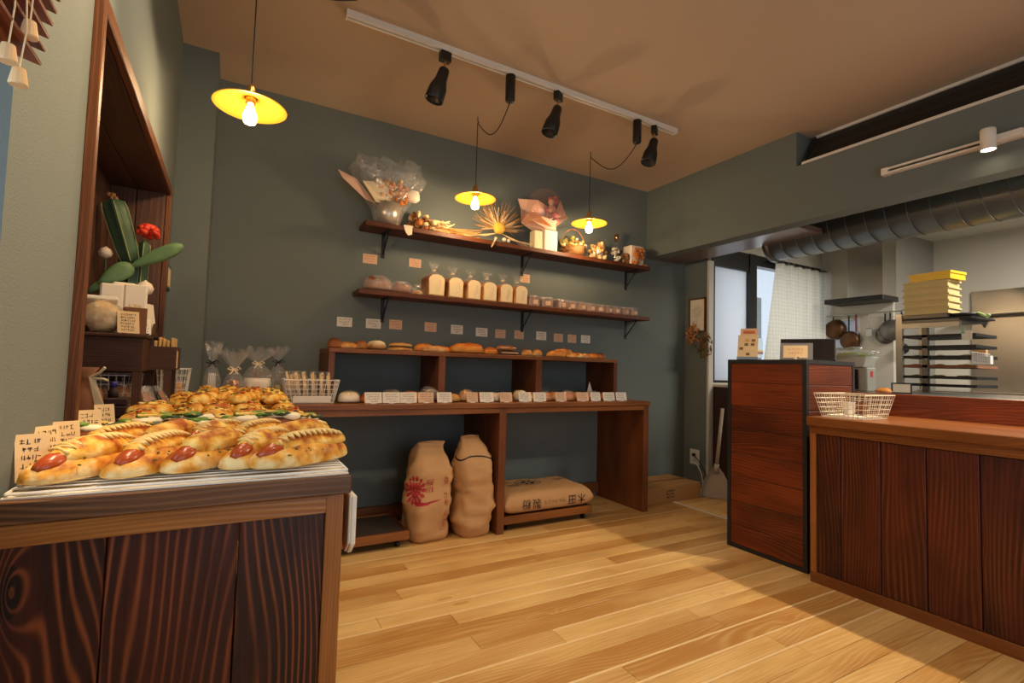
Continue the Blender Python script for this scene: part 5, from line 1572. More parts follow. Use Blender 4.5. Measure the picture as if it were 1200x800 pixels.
def build_stand():
    t = thing('display_stand', 'walnut display stand on the counter in front of the niche', 'stand', (-0.33, 2.35, 0.805))
    zt = 1.083
    MB().box(-0.468, -0.272, 2.20, 2.56, 0.950, 1.070).build('apron', M['stand'], t, bevel=0.002)
    MB().box(-0.470, -0.262, 2.19, 2.57, 1.0703, zt).build('tray_top', M['stand_y'], t, bevel=0.003)
    z0 = 0.8045
    for x0, x1, y0, y1 in ((-0.298, -0.272, 2.202, 2.228), (-0.466, -0.44, 2.202, 2.228), (-0.298, -0.272, 2.53, 2.556), (-0.466, -0.44, 2.53, 2.556)):
        MB().box(x0, x1, y0, y1, z0 + (0 if x1 < -0.3 else -0.0), 0.9498).build('leg', M['stand_z'], t)
    s = thing('side_box_stand', 'lower walnut side box on legs joined right of the display stand', 'stand', (-0.23, 2.44, 0.79))
    MB().box(-0.2715, -0.185, 2.36, 2.372, 0.955, 1.045).build('front_board', M['stand'], s)
    MB().box(-0.2715, -0.185, 2.55, 2.562, 0.955, 1.045).build('back_board', M['stand'], s)
    MB().box(-0.197, -0.185, 2.3725, 2.5495, 0.955, 1.045).build('side_board', M['stand_y'], s)
    MB().box(-0.2715, -0.1975, 2.3725, 2.5495, 0.955, 0.967).build('bottom_board', M['stand'], s)
    for y in (2.362, 2.545):
        MB().box(-0.222, -0.198, y, y + 0.016, 0.8045, 0.9548).build('leg', M['stand_z'], s)
    MB().prism([(2.372, 1.0455), (2.372, 1.09), (2.42, 1.135), (2.46, 1.12), (2.54, 1.0455)], 'X', -0.2714, -0.262).build('gable_board', M['stand_y'], s)
    tg = tag(seat(MB().box(-0.1848, -0.1838, 2.38, 2.43, 0.962, 1.03).build('side_card', M['card_kraft'])), 'narrow kraft card stuck on the side of the walnut box', 'card')
    for k in range(5):
        x = -0.256 + 0.0135 * k
        lab = '%s kraft envelope from the left in the walnut side box' % ORD[k]
        e = MB().box(x - 0.005, x + 0.005, 2.385, 2.54, 0.9675, 1.068 + 0.007 * ((k * 2) % 3)).build('kraft_envelope', M['kraft_envelope'], bevel=0.002); seat(e); tag(e, lab, 'envelope', 'kraft envelopes in the walnut side box')
build_stand()
ZS = 1.0835
def stand_goods():
    # granola bag
    t = thing('granola_bag', 'clear bag of oat granola on the front left of the stand', 'bag', (-0.385, 2.26, ZS))
    m = MB().ball((-0.402, 2.255, ZS + 0.058), 0.058, 0.045, 0.057, 16, 12, 0.25, 4); m.build('granola', M['oat'], t, True)
    m = MB().ball((-0.402, 2.255, ZS + 0.0605), 0.064, 0.05, 0.0595, 18, 12, 0.35, 4); m.build('bag', M['film'], t, True)
    m = MB(); m.xf((-0.41, 2.27, ZS + 0.117), 0.2, -0.4).box(-0.045, 0.045, -0.02, 0.02, -0.006, 0.01).build('folded_top', M['paper'], t, bevel=0.003)
    # tea box & kraft card
    t = thing('brown_card_box', 'small brown box with tan card leaning at front of the stand', 'box', (-0.315, 2.26, ZS))
    m = MB(); m.xf((-0.312, 2.275, ZS), R(16)).box(-0.034, 0.034, -0.02, 0.02, 0.0005, 0.098).build('box', M['brown_paper'], t, bevel=0.002)
    m = MB(); m.xf((-0.318, 2.212, ZS), R(20), R(-18)).box(-0.032, 0.032, -0.001, 0.001, 0.002, 0.085).build('card', M['card_kraft'], t)
    m = MB(); m.xf((-0.318, 2.212, ZS), R(20), R(-18)); scribble(m, (-0.026, -0.0016, 0.008), (1, 0, 0), (0, 0, 1), 0.052, 0.07, 6, 5, False, 0.0012).build('handwriting', M['ink'], t)
    t2 = standing_card('price_card', 'small cream price card right of the brown box on stand', (-0.283, 2.30, ZS), 0.045, 0.062, R(25), R(-18), M['paper'], M['ink_soft'], 9)
    # white tea packets
    for k, (x, y, rz, h) in enumerate(((-0.392, 2.33, 8, .19), (-0.358, 2.35, 14, .20), (-0.322, 2.335, 6, .195))):
        t = thing('paper_packet', '%s white paper packet from the left on the stand' % ORD[k], 'packet', (x, y, ZS), 'white paper packets on the stand')
        m = MB(); m.xf((x, y, ZS), R(rz), R(-7)); m.box(-0.036, 0.036, -0.012, 0.012, 0.001, h).build('packet', M['paper'], t, bevel=0.006)
        m = MB(); m.xf((x, y, ZS), R(rz), R(-7)); scribble(m, (-0.024, -0.0128, 0.03), (1, 0, 0), (0, 0, 1), 0.05, 0.09, 4, k, False, 0.0016).build('print', M['yellow_flower'] if k != 1 else M['ink_soft'], t)
    t = thing('dark_red_packet', 'dark red packet at back left of the stand', 'packet', (-0.43, 2.36, ZS))
    MB().box(-0.455, -0.41, 2.35, 2.38, ZS + 0.0005, ZS + 0.135).build('packet', plain('dark_red_card', (92, 34, 30), 0.6), t, bevel=0.003)
    MB().box(-0.45, -0.415, 2.3488, 2.3498, ZS + 0.05, ZS + 0.10).build('pack_label', M['card_kraft'], t)
    t = thing('white_card', 'white folded card leaning at right edge of the stand', 'card', (-0.278, 2.42, ZS))
    m = MB(); m.xf((-0.275, 2.42, ZS), R(70), R(-8)).box(-0.035, 0.035, -0.001, 0.001, 0.0, 0.13).build('card', M['paper'], t)
    # cactus pot behind the packets
    t = thing('potted_cactus', 'tall potted cactus with two flat pads beside ribbed columns', 'cactus', (-0.375, 2.46, ZS))
    cx, cy = -0.362, 2.46
    MB().lathe([(0.045, 0.001), (0.058, 0.09), (0.062, 0.095), (0.054, 0.096), (0.05, 0.085), (0.0001, 0.085)], (cx, cy, ZS), 20).build('pot', M['terracotta'], t, True)
    def column(base, tip, r, ribs, name, mat):
        B, T = Vector(base), Vector(tip)
        d = T - B; L = d.length
        q = d.to_track_quat('Z', 'Y').to_matrix().to_4x4()
        m = MB(); m.T = Matrix.Translation(B) @ q
        n = ribs * 4
        prof = [(r * 0.72, 0), (r * 0.9, L * 0.2), (r, L * 0.55), (r * 1.02, L * 0.85), (r * 0.9, L * 0.95), (r * 0.35, L)]
        m.lathe(prof, n=n, wob=lambda a, s: 0.20 * math.cos(a * ribs))
        o = m.build(name, mat, t, True)
        m = MB(); m.T = Matrix.Translation(B) @ q
        for k in range(ribs):
            a = 2 * PI * k / ribs
            m.tube([(rr * 1.20 * math.cos(a), rr * 1.20 * math.sin(a), z) for rr, z in prof[:-1]], 0.0015, 4)
        m.build('rib_edge', M['cactus_rib'], o)
        return o
    column((cx + 0.005, cy, ZS + 0.08), (cx + 0.012, cy - 0.01, ZS + 0.30), 0.020, 5, 'short_column', M['cactus'])
    column((cx + 0.002, cy - 0.02, ZS + 0.29), (cx - 0.066, cy - 0.03, ZS + 0.525), 0.034, 5, 'tall_column', M['cactus'])
    column((cx + 0.035, cy - 0.01, ZS + 0.08), (cx + 0.042, cy - 0.01, ZS + 0.385), 0.017, 4, 'thin_column', M['cactus'])
    column((cx - 0.03, cy - 0.005, ZS + 0.08), (cx - 0.025, cy - 0.005, ZS + 0.33), 0.012, 4, 'thin_column', M['cactus'])
    m = MB(); rg = random.Random(2)
    for k in range(34):
        a = rg.uniform(0, 2 * PI); e = rg.uniform(-0.4, 1.3)
        m.ball((cx + 0.052 + 0.03 * math.cos(a) * math.cos(e), cy - 0.015 + 0.03 * math.sin(a) * math.cos(e), ZS + 0.415 + 0.026 * math.sin(e)), 0.013, 0.013, 0.012, 7, 5, 0.5, k)
    m.build('red_crown', M['red_flower'], t, True)['label'] = 'bright red grafted crown'
    m = MB()
    for k in range(4):
        m.ball((cx - 0.068 + 0.012 * (k % 2) - 0.01 * (k // 2), cy - 0.03, ZS + 0.53 + 0.012 * (k // 2)), 0.010, 0.009, 0.011, 8, 6, 0.3, k)
    m.build('dry_tip', M['dried_brown'], t, True)
    def pad(A, B, w, name):
        A, B = Vector(A), Vector(B)
        d = (B - A); L = d.length
        x = d.normalized(); z = Vector((0.15, -1, 0.15)); z = (z - x * z.dot(x)).normalized(); y = z.cross(x)
        m = MB(); T = Matrix((x, y, z)).transposed().to_4x4(); T.translation = A; m.T = T
        n = 24; vs = []; fs = []
        lay = [(0.55, 0.0078), (0.9, 0.006), (1.0, 0.0), (0.9, -0.006), (0.55, -0.0078)]
        def ol(a):
            u = (1 - math.cos(a)) / 2 * L
            s = (u / L)
            v = w / 2 * math.sin(a) * (0.45 + 0.75 * s ** 0.9)
            return u, v
        for s, zz in lay:
            for i in range(n):
                u, v = ol(2 * PI * i / n)
                vs.append((L / 2 + (u - L / 2) * (0.9 * s + 0.1), v * s, zz))
        for j in range(4):
            for i in range(n):
                k = (i + 1) % n
                fs.append((j * n + i, j * n + k, (j + 1) * n + k, (j + 1) * n + i))
        fs.append(tuple(range(n))); fs.append(tuple(4 * n + i for i in reversed(range(n))))
        m.add(vs, fs).build(name, M['cactus2'], t, True)
    pad((cx + 0.00, cy - 0.055, ZS + 0.262), (cx - 0.115, cy - 0.075, ZS + 0.15), 0.034, 'pad')
    pad((cx - 0.085, cy - 0.075, ZS + 0.185), (cx + 0.015, cy - 0.055, ZS + 0.275), 0.075, 'pad')
    pad((cx + 0.0, cy - 0.05, ZS + 0.262), (cx + 0.175, cy - 0.06, ZS + 0.375), 0.062, 'pad')
    # white buds beside it
    for k, (dx, dz, s, lab) in enumerate(((-0.075, 0.315, 0.023, 'upper white round bud on a stalk left of cactus'), (0.055, 0.19, 0.03, 'lower white pointed bud right of the cactus foot'))):
        b = thing('white_bud', lab, 'flower', (cx + dx, cy - 0.03, ZS))
        MB().lathe([(0.0001, -s), (s * 0.8, -s * 0.6), (s, 0), (s * 0.7, s * 0.65), (s * 0.2, s * 0.95), (0.0001, s * 1.15)], (cx + dx, cy - 0.03, ZS + dz), 14, wob=lambda a, q: 0.06 * math.sin(a * 6)).build('bud', M['bulb_white'], b, True)
        MB().tube([(cx + dx, cy - 0.03, ZS + dz - s * 0.9), (cx + dx * 0.8, cy - 0.03, ZS + 0.0)], 0.004, 6).build('stalk', M['cactus'], b)
stand_goods()

def wire_basket(t, x0, x1, y0, y1, z0, z1, tap, wm, nx=9, ny=5, nz=4, r=0.0016, ox=0.0):
    """open wire basket: flared sides; parts rim, wires, base"""
    cx, cy = (x0 + x1) / 2, (y0 + y1) / 2
    def P(u, v, s):
        k = tap + (1 - tap) * s
        return (cx + u * (x1 - x0) / 2 * k, cy + v * (y1 - y0) / 2 * k, z0 + (z1 - z0) * s)
    loop = [(-1, -1), (1, -1), (1, 1), (-1, 1), (-1, -1)]
    MB().tube([P(*p, 1.0) for p in loop], r * 2.0, 6).build('rim', wm, t)
    m = MB()
    for k in range(nz):
        m.tube([P(*p, k / nz) for p in loop], r, 4)
    for k in range(nx + 1):
        u = -1 + 2 * k / nx
        for v in (-1, 1): m.tube([P(u, v, 0), P(u, v, 1)], r, 4)
    for k in range(1, ny):
        v = -1 + 2 * k / ny
        for u in (-1, 1): m.tube([P(u, v, 0), P(u, v, 1)], r, 4)
    m.build('side_wires', wm, t)
    m = MB()
    for k in range(1, nx):
        u = -1 + 2 * k / nx; m.tube([P(u, -1, 0), P(u, 1, 0)], r, 4)
    for k in range(1, ny):
        v = -1 + 2 * k / ny; m.tube([P(-1, v, 0), P(1, v, 0)], r, 4)
    m.build('base_wires', wm, t)

def under_stand():
    t = thing('wire_basket', 'small white wire basket of bagged biscuits under the display stand', 'basket', (-0.37, 2.36, 0.805))
    wire_basket(t, -0.436, -0.302, 2.235, 2.50, 0.806, 0.935, 0.85, M['white_metal'], 6, 9, 4, 0.0012)
    rg = random.Random(6)
    for k in range(6):
        lab = '%s clear bag of biscuits in the basket under the stand' % ORD[k]
        x = -0.40 + 0.06 * (k % 2); y = 2.285 + 0.07 * (k // 2)
        b = thing('biscuit_bag', lab, 'biscuits', (x, y, 0.812), 'biscuit bags in the basket under the stand')
        MB().ball((x, y, 0.855), 0.024, 0.028, 0.04, 10, 8, 0.3, k).build('biscuits', M['crust_gold'] if k % 2 else M['crust_tan'], b, True)
        MB().ball((x, y, 0.862), 0.027, 0.031, 0.048, 12, 8, 0.4, k).build('bag', M['film'], b, True)
    t = thing('wire_basket', 'white wire basket behind the side box legs by the pillar', 'basket', (-0.19, 2.62, 0.79))
    wire_basket(t, -0.27, -0.155, 2.59, 2.78, 0.807, 0.955, 0.75, M['white_metal'], 6, 6, 5, 0.0012)
    for k in range(3):
        x, y = -0.225 + 0.03 * (k % 2), 2.635 + 0.05 * k
        b = thing('biscuit_bag', '%s clear biscuit bag in the basket by the pillar' % ORD[k], 'biscuits', (x, y, 0.812), 'biscuit bags in the basket by the pillar')
        MB().ball((x, y, 0.855), 0.022, 0.022, 0.04, 10, 8, 0.3, k).build('biscuits', M['crust_gold'], b, True)
        MB().ball((x, y, 0.862), 0.026, 0.026, 0.05, 12, 8, 0.4, k).build('bag', M['film'], b, True)
    t = thing('brown_paper_bag', 'brown paper bag tied with cream ribbon at niche edge', 'bag', (-0.33, 1.80, 0.805))
    m = MB(); m.lathe([(0.04, 0.001), (0.043, 0.05), (0.036, 0.10), (0.012, 0.135), (0.03, 0.165)], (-0.348, 1.80, 0.804), 16, wob=lambda a, s: 0.08 * math.sin(a * 4 + s * 5)).build('bag', M['brown_paper'], t, True)
    m = MB()
    m.tube([(-0.335, 1.775, 0.94), (-0.312, 1.765, 0.955), (-0.300, 1.76, 0.97)], 0.004, 5)
    m.tube([(-0.335, 1.775, 0.94), (-0.302, 1.765, 0.938), (-0.292, 1.762, 0.934)], 0.004, 5)
    m.build('ribbon_bow', M['ribbon'], t)
    m = MB(); m.add([(-0.335, 1.77, 0.94), (-0.322, 1.77, 0.94), (-0.295, 1.762, 0.86), (-0.298, 1.762, 0.808), (-0.314, 1.765, 0.85)], [(0, 1, 2, 4), (4, 2, 3)]).build('ribbon_tail', M['ribbon'], t, thick=0.001)
    t = thing('dark_brown_box', 'dark brown box with two steps beside the ribbon bag', 'box', (-0.31, 2.05, 0.80))
    MB().box(-0.355, -0.285, 2.03, 2.10, 0.8045, 0.842).build('box', M['dark_box'], t, bevel=0.004)
    MB().box(-0.35, -0.282, 2.032, 2.098, 0.8425, 0.868).build('lid', M['dark_box'], t, bevel=0.004)
    t = thing('small_bottle', 'small dark bottle with blue violet cap on the brown box', 'bottle', (-0.325, 2.06, 0.8685))
    MB().lathe([(0.014, 0.0), (0.015, 0.02), (0.009, 0.03), (0.009, 0.034), (0.0001, 0.034)], (-0.325, 2.06, 0.8685), 14).build('bottle', M['dark_box'], t, True)
    MB().lathe([(0.010, 0.0342), (0.010, 0.05), (0.0001, 0.052)], (-0.325, 2.06, 0.8685), 14).build('cap', M['blue_cap'], t, True)
    for k, (x, y, rz) in enumerate(((-0.24, 2.20, 30), (-0.232, 2.28, 40), (-0.19, 2.33, 60))):
        p = thing('cookie_stick_bag', '%s slim clear bag of brown cookie sticks leaning by stand legs' % ORD[k], 'biscuits', (x, y, ZT), 'slim cookie bags by the stand legs')
        m = MB(); m.xf((x, y, 0.803), R(rz), R(-35)); m.box(-0.012, 0.012, -0.005, 0.005, 0.0, 0.085).build('cookies', M['crust_brown'], p, bevel=0.003)
        m = MB(); m.xf((x, y, 0.803), R(rz), R(-35)); m.box(-0.018, 0.018, -0.008, 0.008, -0.0, 0.11).build('bag', M['film'], p, bevel=0.004)
under_stand()

def side_bag():
    t = thing('white_paper_bag', 'white paper bag hanging on right side of bread counter', 'bag', (0.22, 1.045, 0.63))
    out = [(1.0, 0.748), (1.09, 0.748), (1.10, 0.71), (1.075, 0.655), (1.03, 0.63), (1.0, 0.655)]
    m = MB(); m.prism(out, 'X', 0.2135, 0.218); m.prism([(a, b - 0.003) for a, b in out], 'X', 0.2185, 0.228)
    m.build('bag', M['paper'], t, bevel=0.002)
    MB().tube([(0.217, 1.02, 0.742), (0.2145, 1.045, 0.753), (0.217, 1.07, 0.742)], 0.0015, 5).build('handle', M['ribbon'], t)
side_bag()
# ================================================================== CELLOPHANE GIFTS AND DESK BASKET
def cello(m, c, r0, h1, rt, h2, r2, seed, sq=1.0, ruff=0.25, n=36):
    rg = random.Random(seed)
    ph = rg.uniform(0, 6)
    prof = [(r0 * 0.95, 0.001), (r0 * 1.05, h1 * 0.3), (r0 * 1.02, h1 * 0.6), (r0 * 0.6, h1 * 0.86), (rt, h1), (rt * 1.1, h1 + (h2 - h1) * 0.15), (r2 * 0.7, h1 + (h2 - h1) * 0.6), (r2, h2)]
    vs = []; fs = []
    for j, (r, z) in enumerate(prof):
        top = j >= 5
        for i in range(n):
            a = 2 * PI * i / n
            w = 1 + (ruff * math.sin(a * 7 + ph + j) if top else 0.07 * math.sin(a * 5 + ph + j)) + rg.uniform(-0.05, 0.05)
            z2 = z + (rg.uniform(-0.25, 0.25) * (h2 - h1) if j == len(prof) - 1 else 0)
            vs.append((c[0] + r * w * math.cos(a), c[1] + r * w * math.sin(a) * sq, c[2] + max(0.0005, z2)))
    for j in range(len(prof) - 1):
        for i in range(n):
            fs.append((j * n + i, j * n + (i + 1) % n, (j + 1) * n + (i + 1) % n, (j + 1) * n + i))
    return m.add(vs, fs)
def bow(m, c, s):
    x, y, z = c
    for sx in (-1, 1):
        m.tube([(x, y, z), (x + sx * s * 0.6, y - 0.01, z + s * 0.45), (x + sx * s, y - 0.012, z + s * 0.1), (x + sx * s * 0.5, y - 0.008, z - s * 0.1), (x, y, z)], 0.0035, 5)
        m.tube([(x, y, z), (x + sx * s * 0.6, y - 0.015, z - s * 0.8)], 0.003, 5)
    return m
def gifts():
    D = DZ
    for lab, x, y, r0, h1, rt, h2, r2, kind in (
        ('slim cellophane gift with dark bow, leftmost by the pillar', -0.072, 2.80, 0.036, 0.20, 0.012, 0.285, 0.035, 'sticks'),
        ('cellophane gift with copper bauble, second from left', 0.020, 2.755, 0.046, 0.17, 0.014, 0.255, 0.055, 'bauble'),
        ('widest cellophane gift with white pot inside, third from left', 0.128, 2.90, 0.080, 0.20, 0.018, 0.275, 0.085, 'pot'),
        ('cellophane gift with black bow beside the breadstick basket', 0.232, 3.03, 0.045, 0.21, 0.013, 0.29, 0.05, 'yellow')):
        z = ZT if y < 2.65 else D
        if x < 0.215 and y > 2.67: z = D
        t = thing('cellophane_gift', lab, 'gift', (x, y, z))
        c = (x, y, z)
        if kind == 'sticks':
            m = MB()
            for k in range(5): m.tube([(x - 0.015 + 0.008 * k, y, z + 0.004), (x - 0.012 + 0.006 * k, y + 0.004, z + 0.15)], 0.003, 6)
            m.build('sticks', M['white_plastic'], t)
        if kind == 'bauble':
            MB().ball((x + 0.002, y - 0.005, z + 0.098), 0.030, None, None, 18, 12).build('bauble', M['copper'], t, True)
            MB().lathe([(0.034, 0.001), (0.038, 0.067), (0.0001, 0.067)], c, 16).build('base_pot', M['dark_box'], t, True)
        if kind == 'pot':
            MB().lathe([(0.042, 0.001), (0.06, 0.05), (0.066, 0.10), (0.058, 0.125), (0.0001, 0.125)], c, 24).build('pot', M['bulb_white'], t, True)
            MB().lathe([(0.048, 0.001), (0.068, 0.032), (0.0001, 0.034)], c, 24).build('pink_base', M['pink'], t, True)
            m = MB(); rg = random.Random(1)
            for k in range(14):
                m.tube([(x + rg.uniform(-0.03, 0.03), y, z + 0.12), (x + rg.uniform(-0.05, 0.05), y + rg.uniform(-0.02, 0.02), z + 0.17)], 0.0015, 4)
            m.build('dried_stems', M['dried_brown'], t)['kind'] = 'stuff'
        if kind == 'yellow':
            MB().ball((x - 0.005, y, z + 0.045), 0.036, 0.036, 0.043, 14, 10, 0.1).build('fruit_jelly', plain('pale_green_soap', (176, 160, 74), 0.5), t, True)
        cello(MB(), c, r0, h1, rt, h2, r2, int(abs(x) * 1000), 0.9).build('cellophane', M['film'], t, True)
        bow(MB(), (x, y - rt, z + h1), 0.028).build('bow', M['black_ribbon'] if kind in ('sticks', 'yellow') else M['ribbon'], t)
    t = thing('wire_basket', 'white wire basket full of bagged breadsticks on the desk left', 'basket', (0.375, 2.86, D))
    wire_basket(t, 0.245, 0.515, 2.775, 2.955, D + 0.002, D + 0.122, 0.82, M['white_metal'], 12, 7, 5, 0.0017)
    MB().box(0.29, 0.475, 2.785, 2.787, D + 0.006, D + 0.04).build('paper_lining', M['paper'], t)
    rg = random.Random(8)
    for k in range(16):
        x = 0.285 + 0.0125 * k; y = 2.83 + 0.04 * (k % 3)
        lab = '%s breadstick pack from the left in the white desk basket' % ORD[k]
        p = thing('breadstick_pack', lab, 'breadsticks', (x, y, D + 0.006), 'breadstick packs in the desk basket')
        lean = -0.022 + rg.uniform(-0.012, 0.012)
        m = MB()
        for q in range(2):
            m.tube([(x + 0.006 * q, y, D + 0.007), (x + lean + 0.006 * q, y + 0.006, D + 0.145 + rg.uniform(0, 0.02))], 0.0055, 7)
        m.build('breadsticks', M['breadstick'], p, True)
        m = MB(); m.tube([(x + 0.003, y, D + 0.006), (x + lean + 0.003, y + 0.006, D + 0.165)], 0.0125, 8).build('bag', M['film'], p, True)
gifts()

# ================================================================== UPPER SHELF
US = 1.8665
def bouquet():
    x, y = 0.815, 3.10
    t = thing('wrapped_bouquet', 'large cellophane-wrapped dried bouquet in silver pot at left of upper shelf', 'bouquet', (x, y, US))
    MB().lathe([(0.058, 0.001), (0.072, 0.06), (0.09, 0.135), (0.086, 0.135), (0.07, 0.07), (0.0001, 0.06)], (x, y, US), 28).build('pot', M['silver_pot'], t, True)
    rg = random.Random(3)
    # pale wrap sheet at left, folded outwards
    m = MB(); m.add([(x - 0.07, y - 0.02, US + 0.12), (x - 0.31, y - 0.03, US + 0.285), (x - 0.285, y - 0.05, US + 0.235), (x - 0.15, y - 0.055, US + 0.13), (x - 0.20, y - 0.03, US + 0.25)], [(0, 4, 1, 2, 3)]).build('paper_wrap', M['pink_paper'], t, thick=0.003)
    m = MB(); m.add([(x + 0.05, y - 0.04, US + 0.12), (x - 0.03, y - 0.05, US + 0.26), (x - 0.17, y - 0.05, US + 0.24), (x - 0.09, y - 0.07, US + 0.12)], [(0, 1, 2, 3)]).build('paper_wrap', M['ribbon'], t, thick=0.003)
    # pale heart-like puff at right
    MB().ball((x + 0.155, y - 0.02, US + 0.215), 0.05, 0.03, 0.042, 14, 10, 0.15, 2).build('pale_puff', M['bulb_white'], t, True)
    m = MB()
    for k in range(46):
        a = rg.uniform(0, 2 * PI); s = rg.uniform(0.3, 1)
        bx, by, bz = x + 0.11 * s * math.cos(a), y + 0.05 * math.sin(a), US + 0.14 + rg.uniform(0, 0.16)
        m.ball((bx, by, bz), rg.uniform(0.008, 0.02), None, None, 7, 5, 0.4, k)
    m.build('dried_blossoms', M['dried_tan'], t, True)['kind'] = 'stuff'
    m = MB()
    for k in range(26):
        a = rg.uniform(0, 2 * PI)
        m.ball((x + 0.04 + 0.07 * math.cos(a), y - 0.02 + 0.04 * math.sin(a), US + 0.14 + rg.uniform(0, 0.12)), rg.uniform(0.008, 0.018), None, None, 7, 5, 0.4, k)
    m.build('brown_blossoms', M['dried_orange'], t, True)['kind'] = 'stuff'
    MB().ball((x - 0.075, y - 0.04, US + 0.26), 0.03, None, None, 14, 10).build('glossy_bauble', M['silver_pot'], t, True)
    m = MB()
    for k in range(30):
        a = rg.uniform(-1.2, 1.2); L = rg.uniform(0.2, 0.34)
        m.tube([(x, y, US + 0.06), (x + math.sin(a) * L * 0.5, y + rg.uniform(-0.03, 0.03), US + 0.06 + math.cos(a) * L)], 0.0016, 4, 0.0008)
    m.build('dried_stalks', M['dried_brown'], t)['kind'] = 'stuff'
    m = MB(); n = 44; vs = []; fs = []
    prof = [(0.075, 0.003), (0.10, 0.10), (0.15, 0.19), (0.20, 0.27), (0.225, 0.34), (0.20, 0.405)]
    for j, (r, z) in enumerate(prof):
        for i in range(n):
            a = 2 * PI * i / n
            w = 1 + 0.12 * math.sin(a * 6 + j) + rg.uniform(-0.07, 0.07)
            yy = r * w * math.sin(a) * 0.42
            vs.append((x + r * w * math.cos(a), min(y + yy, 3.19), US + z + (rg.uniform(-0.03, 0.03) if j > 3 else 0)))
    for j in range(len(prof) - 1):
        for i in range(n):
            fs.append((j * n + i, j * n + (i + 1) % n, (j + 1) * n + (i + 1) % n, (j + 1) * n + i))
    m.add(vs, fs).build('cellophane', M['film'], t, True)
    r = tag(seat(MB().add([(0.90, 3.016, US + 0.004), (0.955, 3.016, US + 0.004), (0.955, 3.014, US - 0.05), (0.93, 3.012, US - 0.06), (0.915, 3.014, US - 0.045), (0.905, 3.016, US - 0.02), (0.99, 3.06, US + 0.003), (0.92, 3.07, US + 0.003)], [(0, 1, 2, 3, 4, 5), (0, 7, 6, 1)]).build('ribbon_scrap', M['bulb_white'], None, False, thick=0.002)), 'white ribbon end drooping over front edge of the upper shelf', 'ribbon')
bouquet()

def petal_rays(m, c, n, r0, r1, w, rg, arc=(0, 2 * PI), depth=0.03, r=0.0018):
    for k in range(n):
        a = rg.uniform(*arc); L = rg.uniform(r0, r1)
        m.tube([c, (c[0] + L * 0.5 * math.cos(a), c[1] + rg.uniform(-depth, depth) * 0.5, c[2] + L * 0.5 * math.sin(a)), (c[0] + L * math.cos(a), c[1] + rg.uniform(-depth, depth), max(US + 0.004, c[2] + L * math.sin(a) + 0.0))], r, 4, r * 0.5)
def dried_bundle():
    rg = random.Random(21)
    x, y = 1.10, 3.09
    t = thing('dried_flower_bundle', 'lying bundle of dried orange and cream flowers on upper shelf', 'dried flowers', (x, y, US))
    m1, m2, m3 = MB(), MB(), MB()
    for k in range(34):
        bx = rg.uniform(0.965, 1.13); bz = US + 0.016 + rg.uniform(0, 0.11) * (1 - abs(bx - 1.03) / 0.2)
        [m1, m2, m3][k % 3].ball((bx, y + rg.uniform(-0.05, 0.05), bz), rg.uniform(0.012, 0.028), None, rg.uniform(0.010, 0.024), 8, 6, 0.5, k)
    for k in range(26):
        c = (rg.uniform(1.03, 1.22), y + rg.uniform(-0.05, 0.03), US + rg.uniform(0.01, 0.075))
        m2.tube([c, (c[0] + 0.03, c[1], c[2] + rg.uniform(-0.01, 0.03)), (c[0] + 0.06, c[1] - 0.01, c[2] + rg.uniform(-0.01, 0.035))], 0.009, 5, 0.002)
    m1.build('orange_flowers', M['dried_orange'], t, True)['kind'] = 'stuff'
    m2.build('cream_petals', M['dried_pale'], t, True)['kind'] = 'stuff'
    m3.build('brown_flowers', M['dried_brown'], t, True)['kind'] = 'stuff'
    m = MB()
    for k in range(44):
        a = rg.uniform(-0.12, 0.16)
        x0 = rg.uniform(1.10, 1.2)
        m.tube([(x0, y + rg.uniform(-0.06, 0.05), US + rg.uniform(0.006, 0.05)), (x0 + 0.26, y + rg.uniform(-0.07, 0.05), US + max(0.005, 0.02 + 0.26 * a))], 0.0017, 4)
    m.build('stems', M['dried_tan'], t)['kind'] = 'stuff'
    # sunburst
    cx, cy, cz = 1.585, 3.055, US + 0.10
    t = thing('dried_sunburst', 'dried sunburst of straw rays around a yellow flower head', 'dried flowers', (cx, cy, US))
    m = MB().ball((cx, cy - 0.01, cz), 0.043, 0.028, 0.043, 16, 12, 0.1, 1); m.build('yellow_head', M['yellow_flower'], t, True)
    m = MB(); petal_rays(m, (cx, cy + 0.01, cz), 70, 0.14, 0.215, 0, rg, (-0.15, PI + 0.15), 0.05); m.build('straw_rays', M['dried_tan'], t)['kind'] = 'stuff'
    m = MB(); petal_rays(m, (cx, cy, cz), 24, 0.09, 0.15, 0, rg, (-0.3, PI + 0.3), 0.05, 0.004); m.build('pale_rays', M['dried_pale'], t)['kind'] = 'stuff'
    m = MB()
    for k in range(38):
        sx = rg.choice([-1, 1]); z1 = US + rg.uniform(0.004, 0.03)
        m.tube([(cx + sx * 0.02, cy - 0.02, cz - 0.04), (cx + sx * rg.uniform(0.1, 0.16), 3.04, US + 0.03), (cx + sx * rg.uniform(0.2, 0.34 if sx < 0 else 0.28), rg.uniform(3.03, 3.12), z1)], 0.0016, 4)
    m.build('lying_stalks', M['dried_pale'], t)['kind'] = 'stuff'
    m = MB(); m.tube([(cx - 0.04, 3.015, US + 0.02), (cx - 0.055, 3.008, US - 0.02), (cx - 0.075, 3.008, US - 0.05)], 0.012, 6, 0.004); m.build('drooping_plume', M['dried_pale'], t, True)
    m = MB(); m.ball((cx + 0.035, 3.03, US + 0.022), 0.018, 0.015, 0.015, 8, 6, 0.3).ball((cx + 0.07, 3.035, US + 0.02), 0.015, 0.015, 0.014, 8, 6, 0.3); m.build('cotton_puffs', M['bulb_white'], t, True)
dried_bundle()

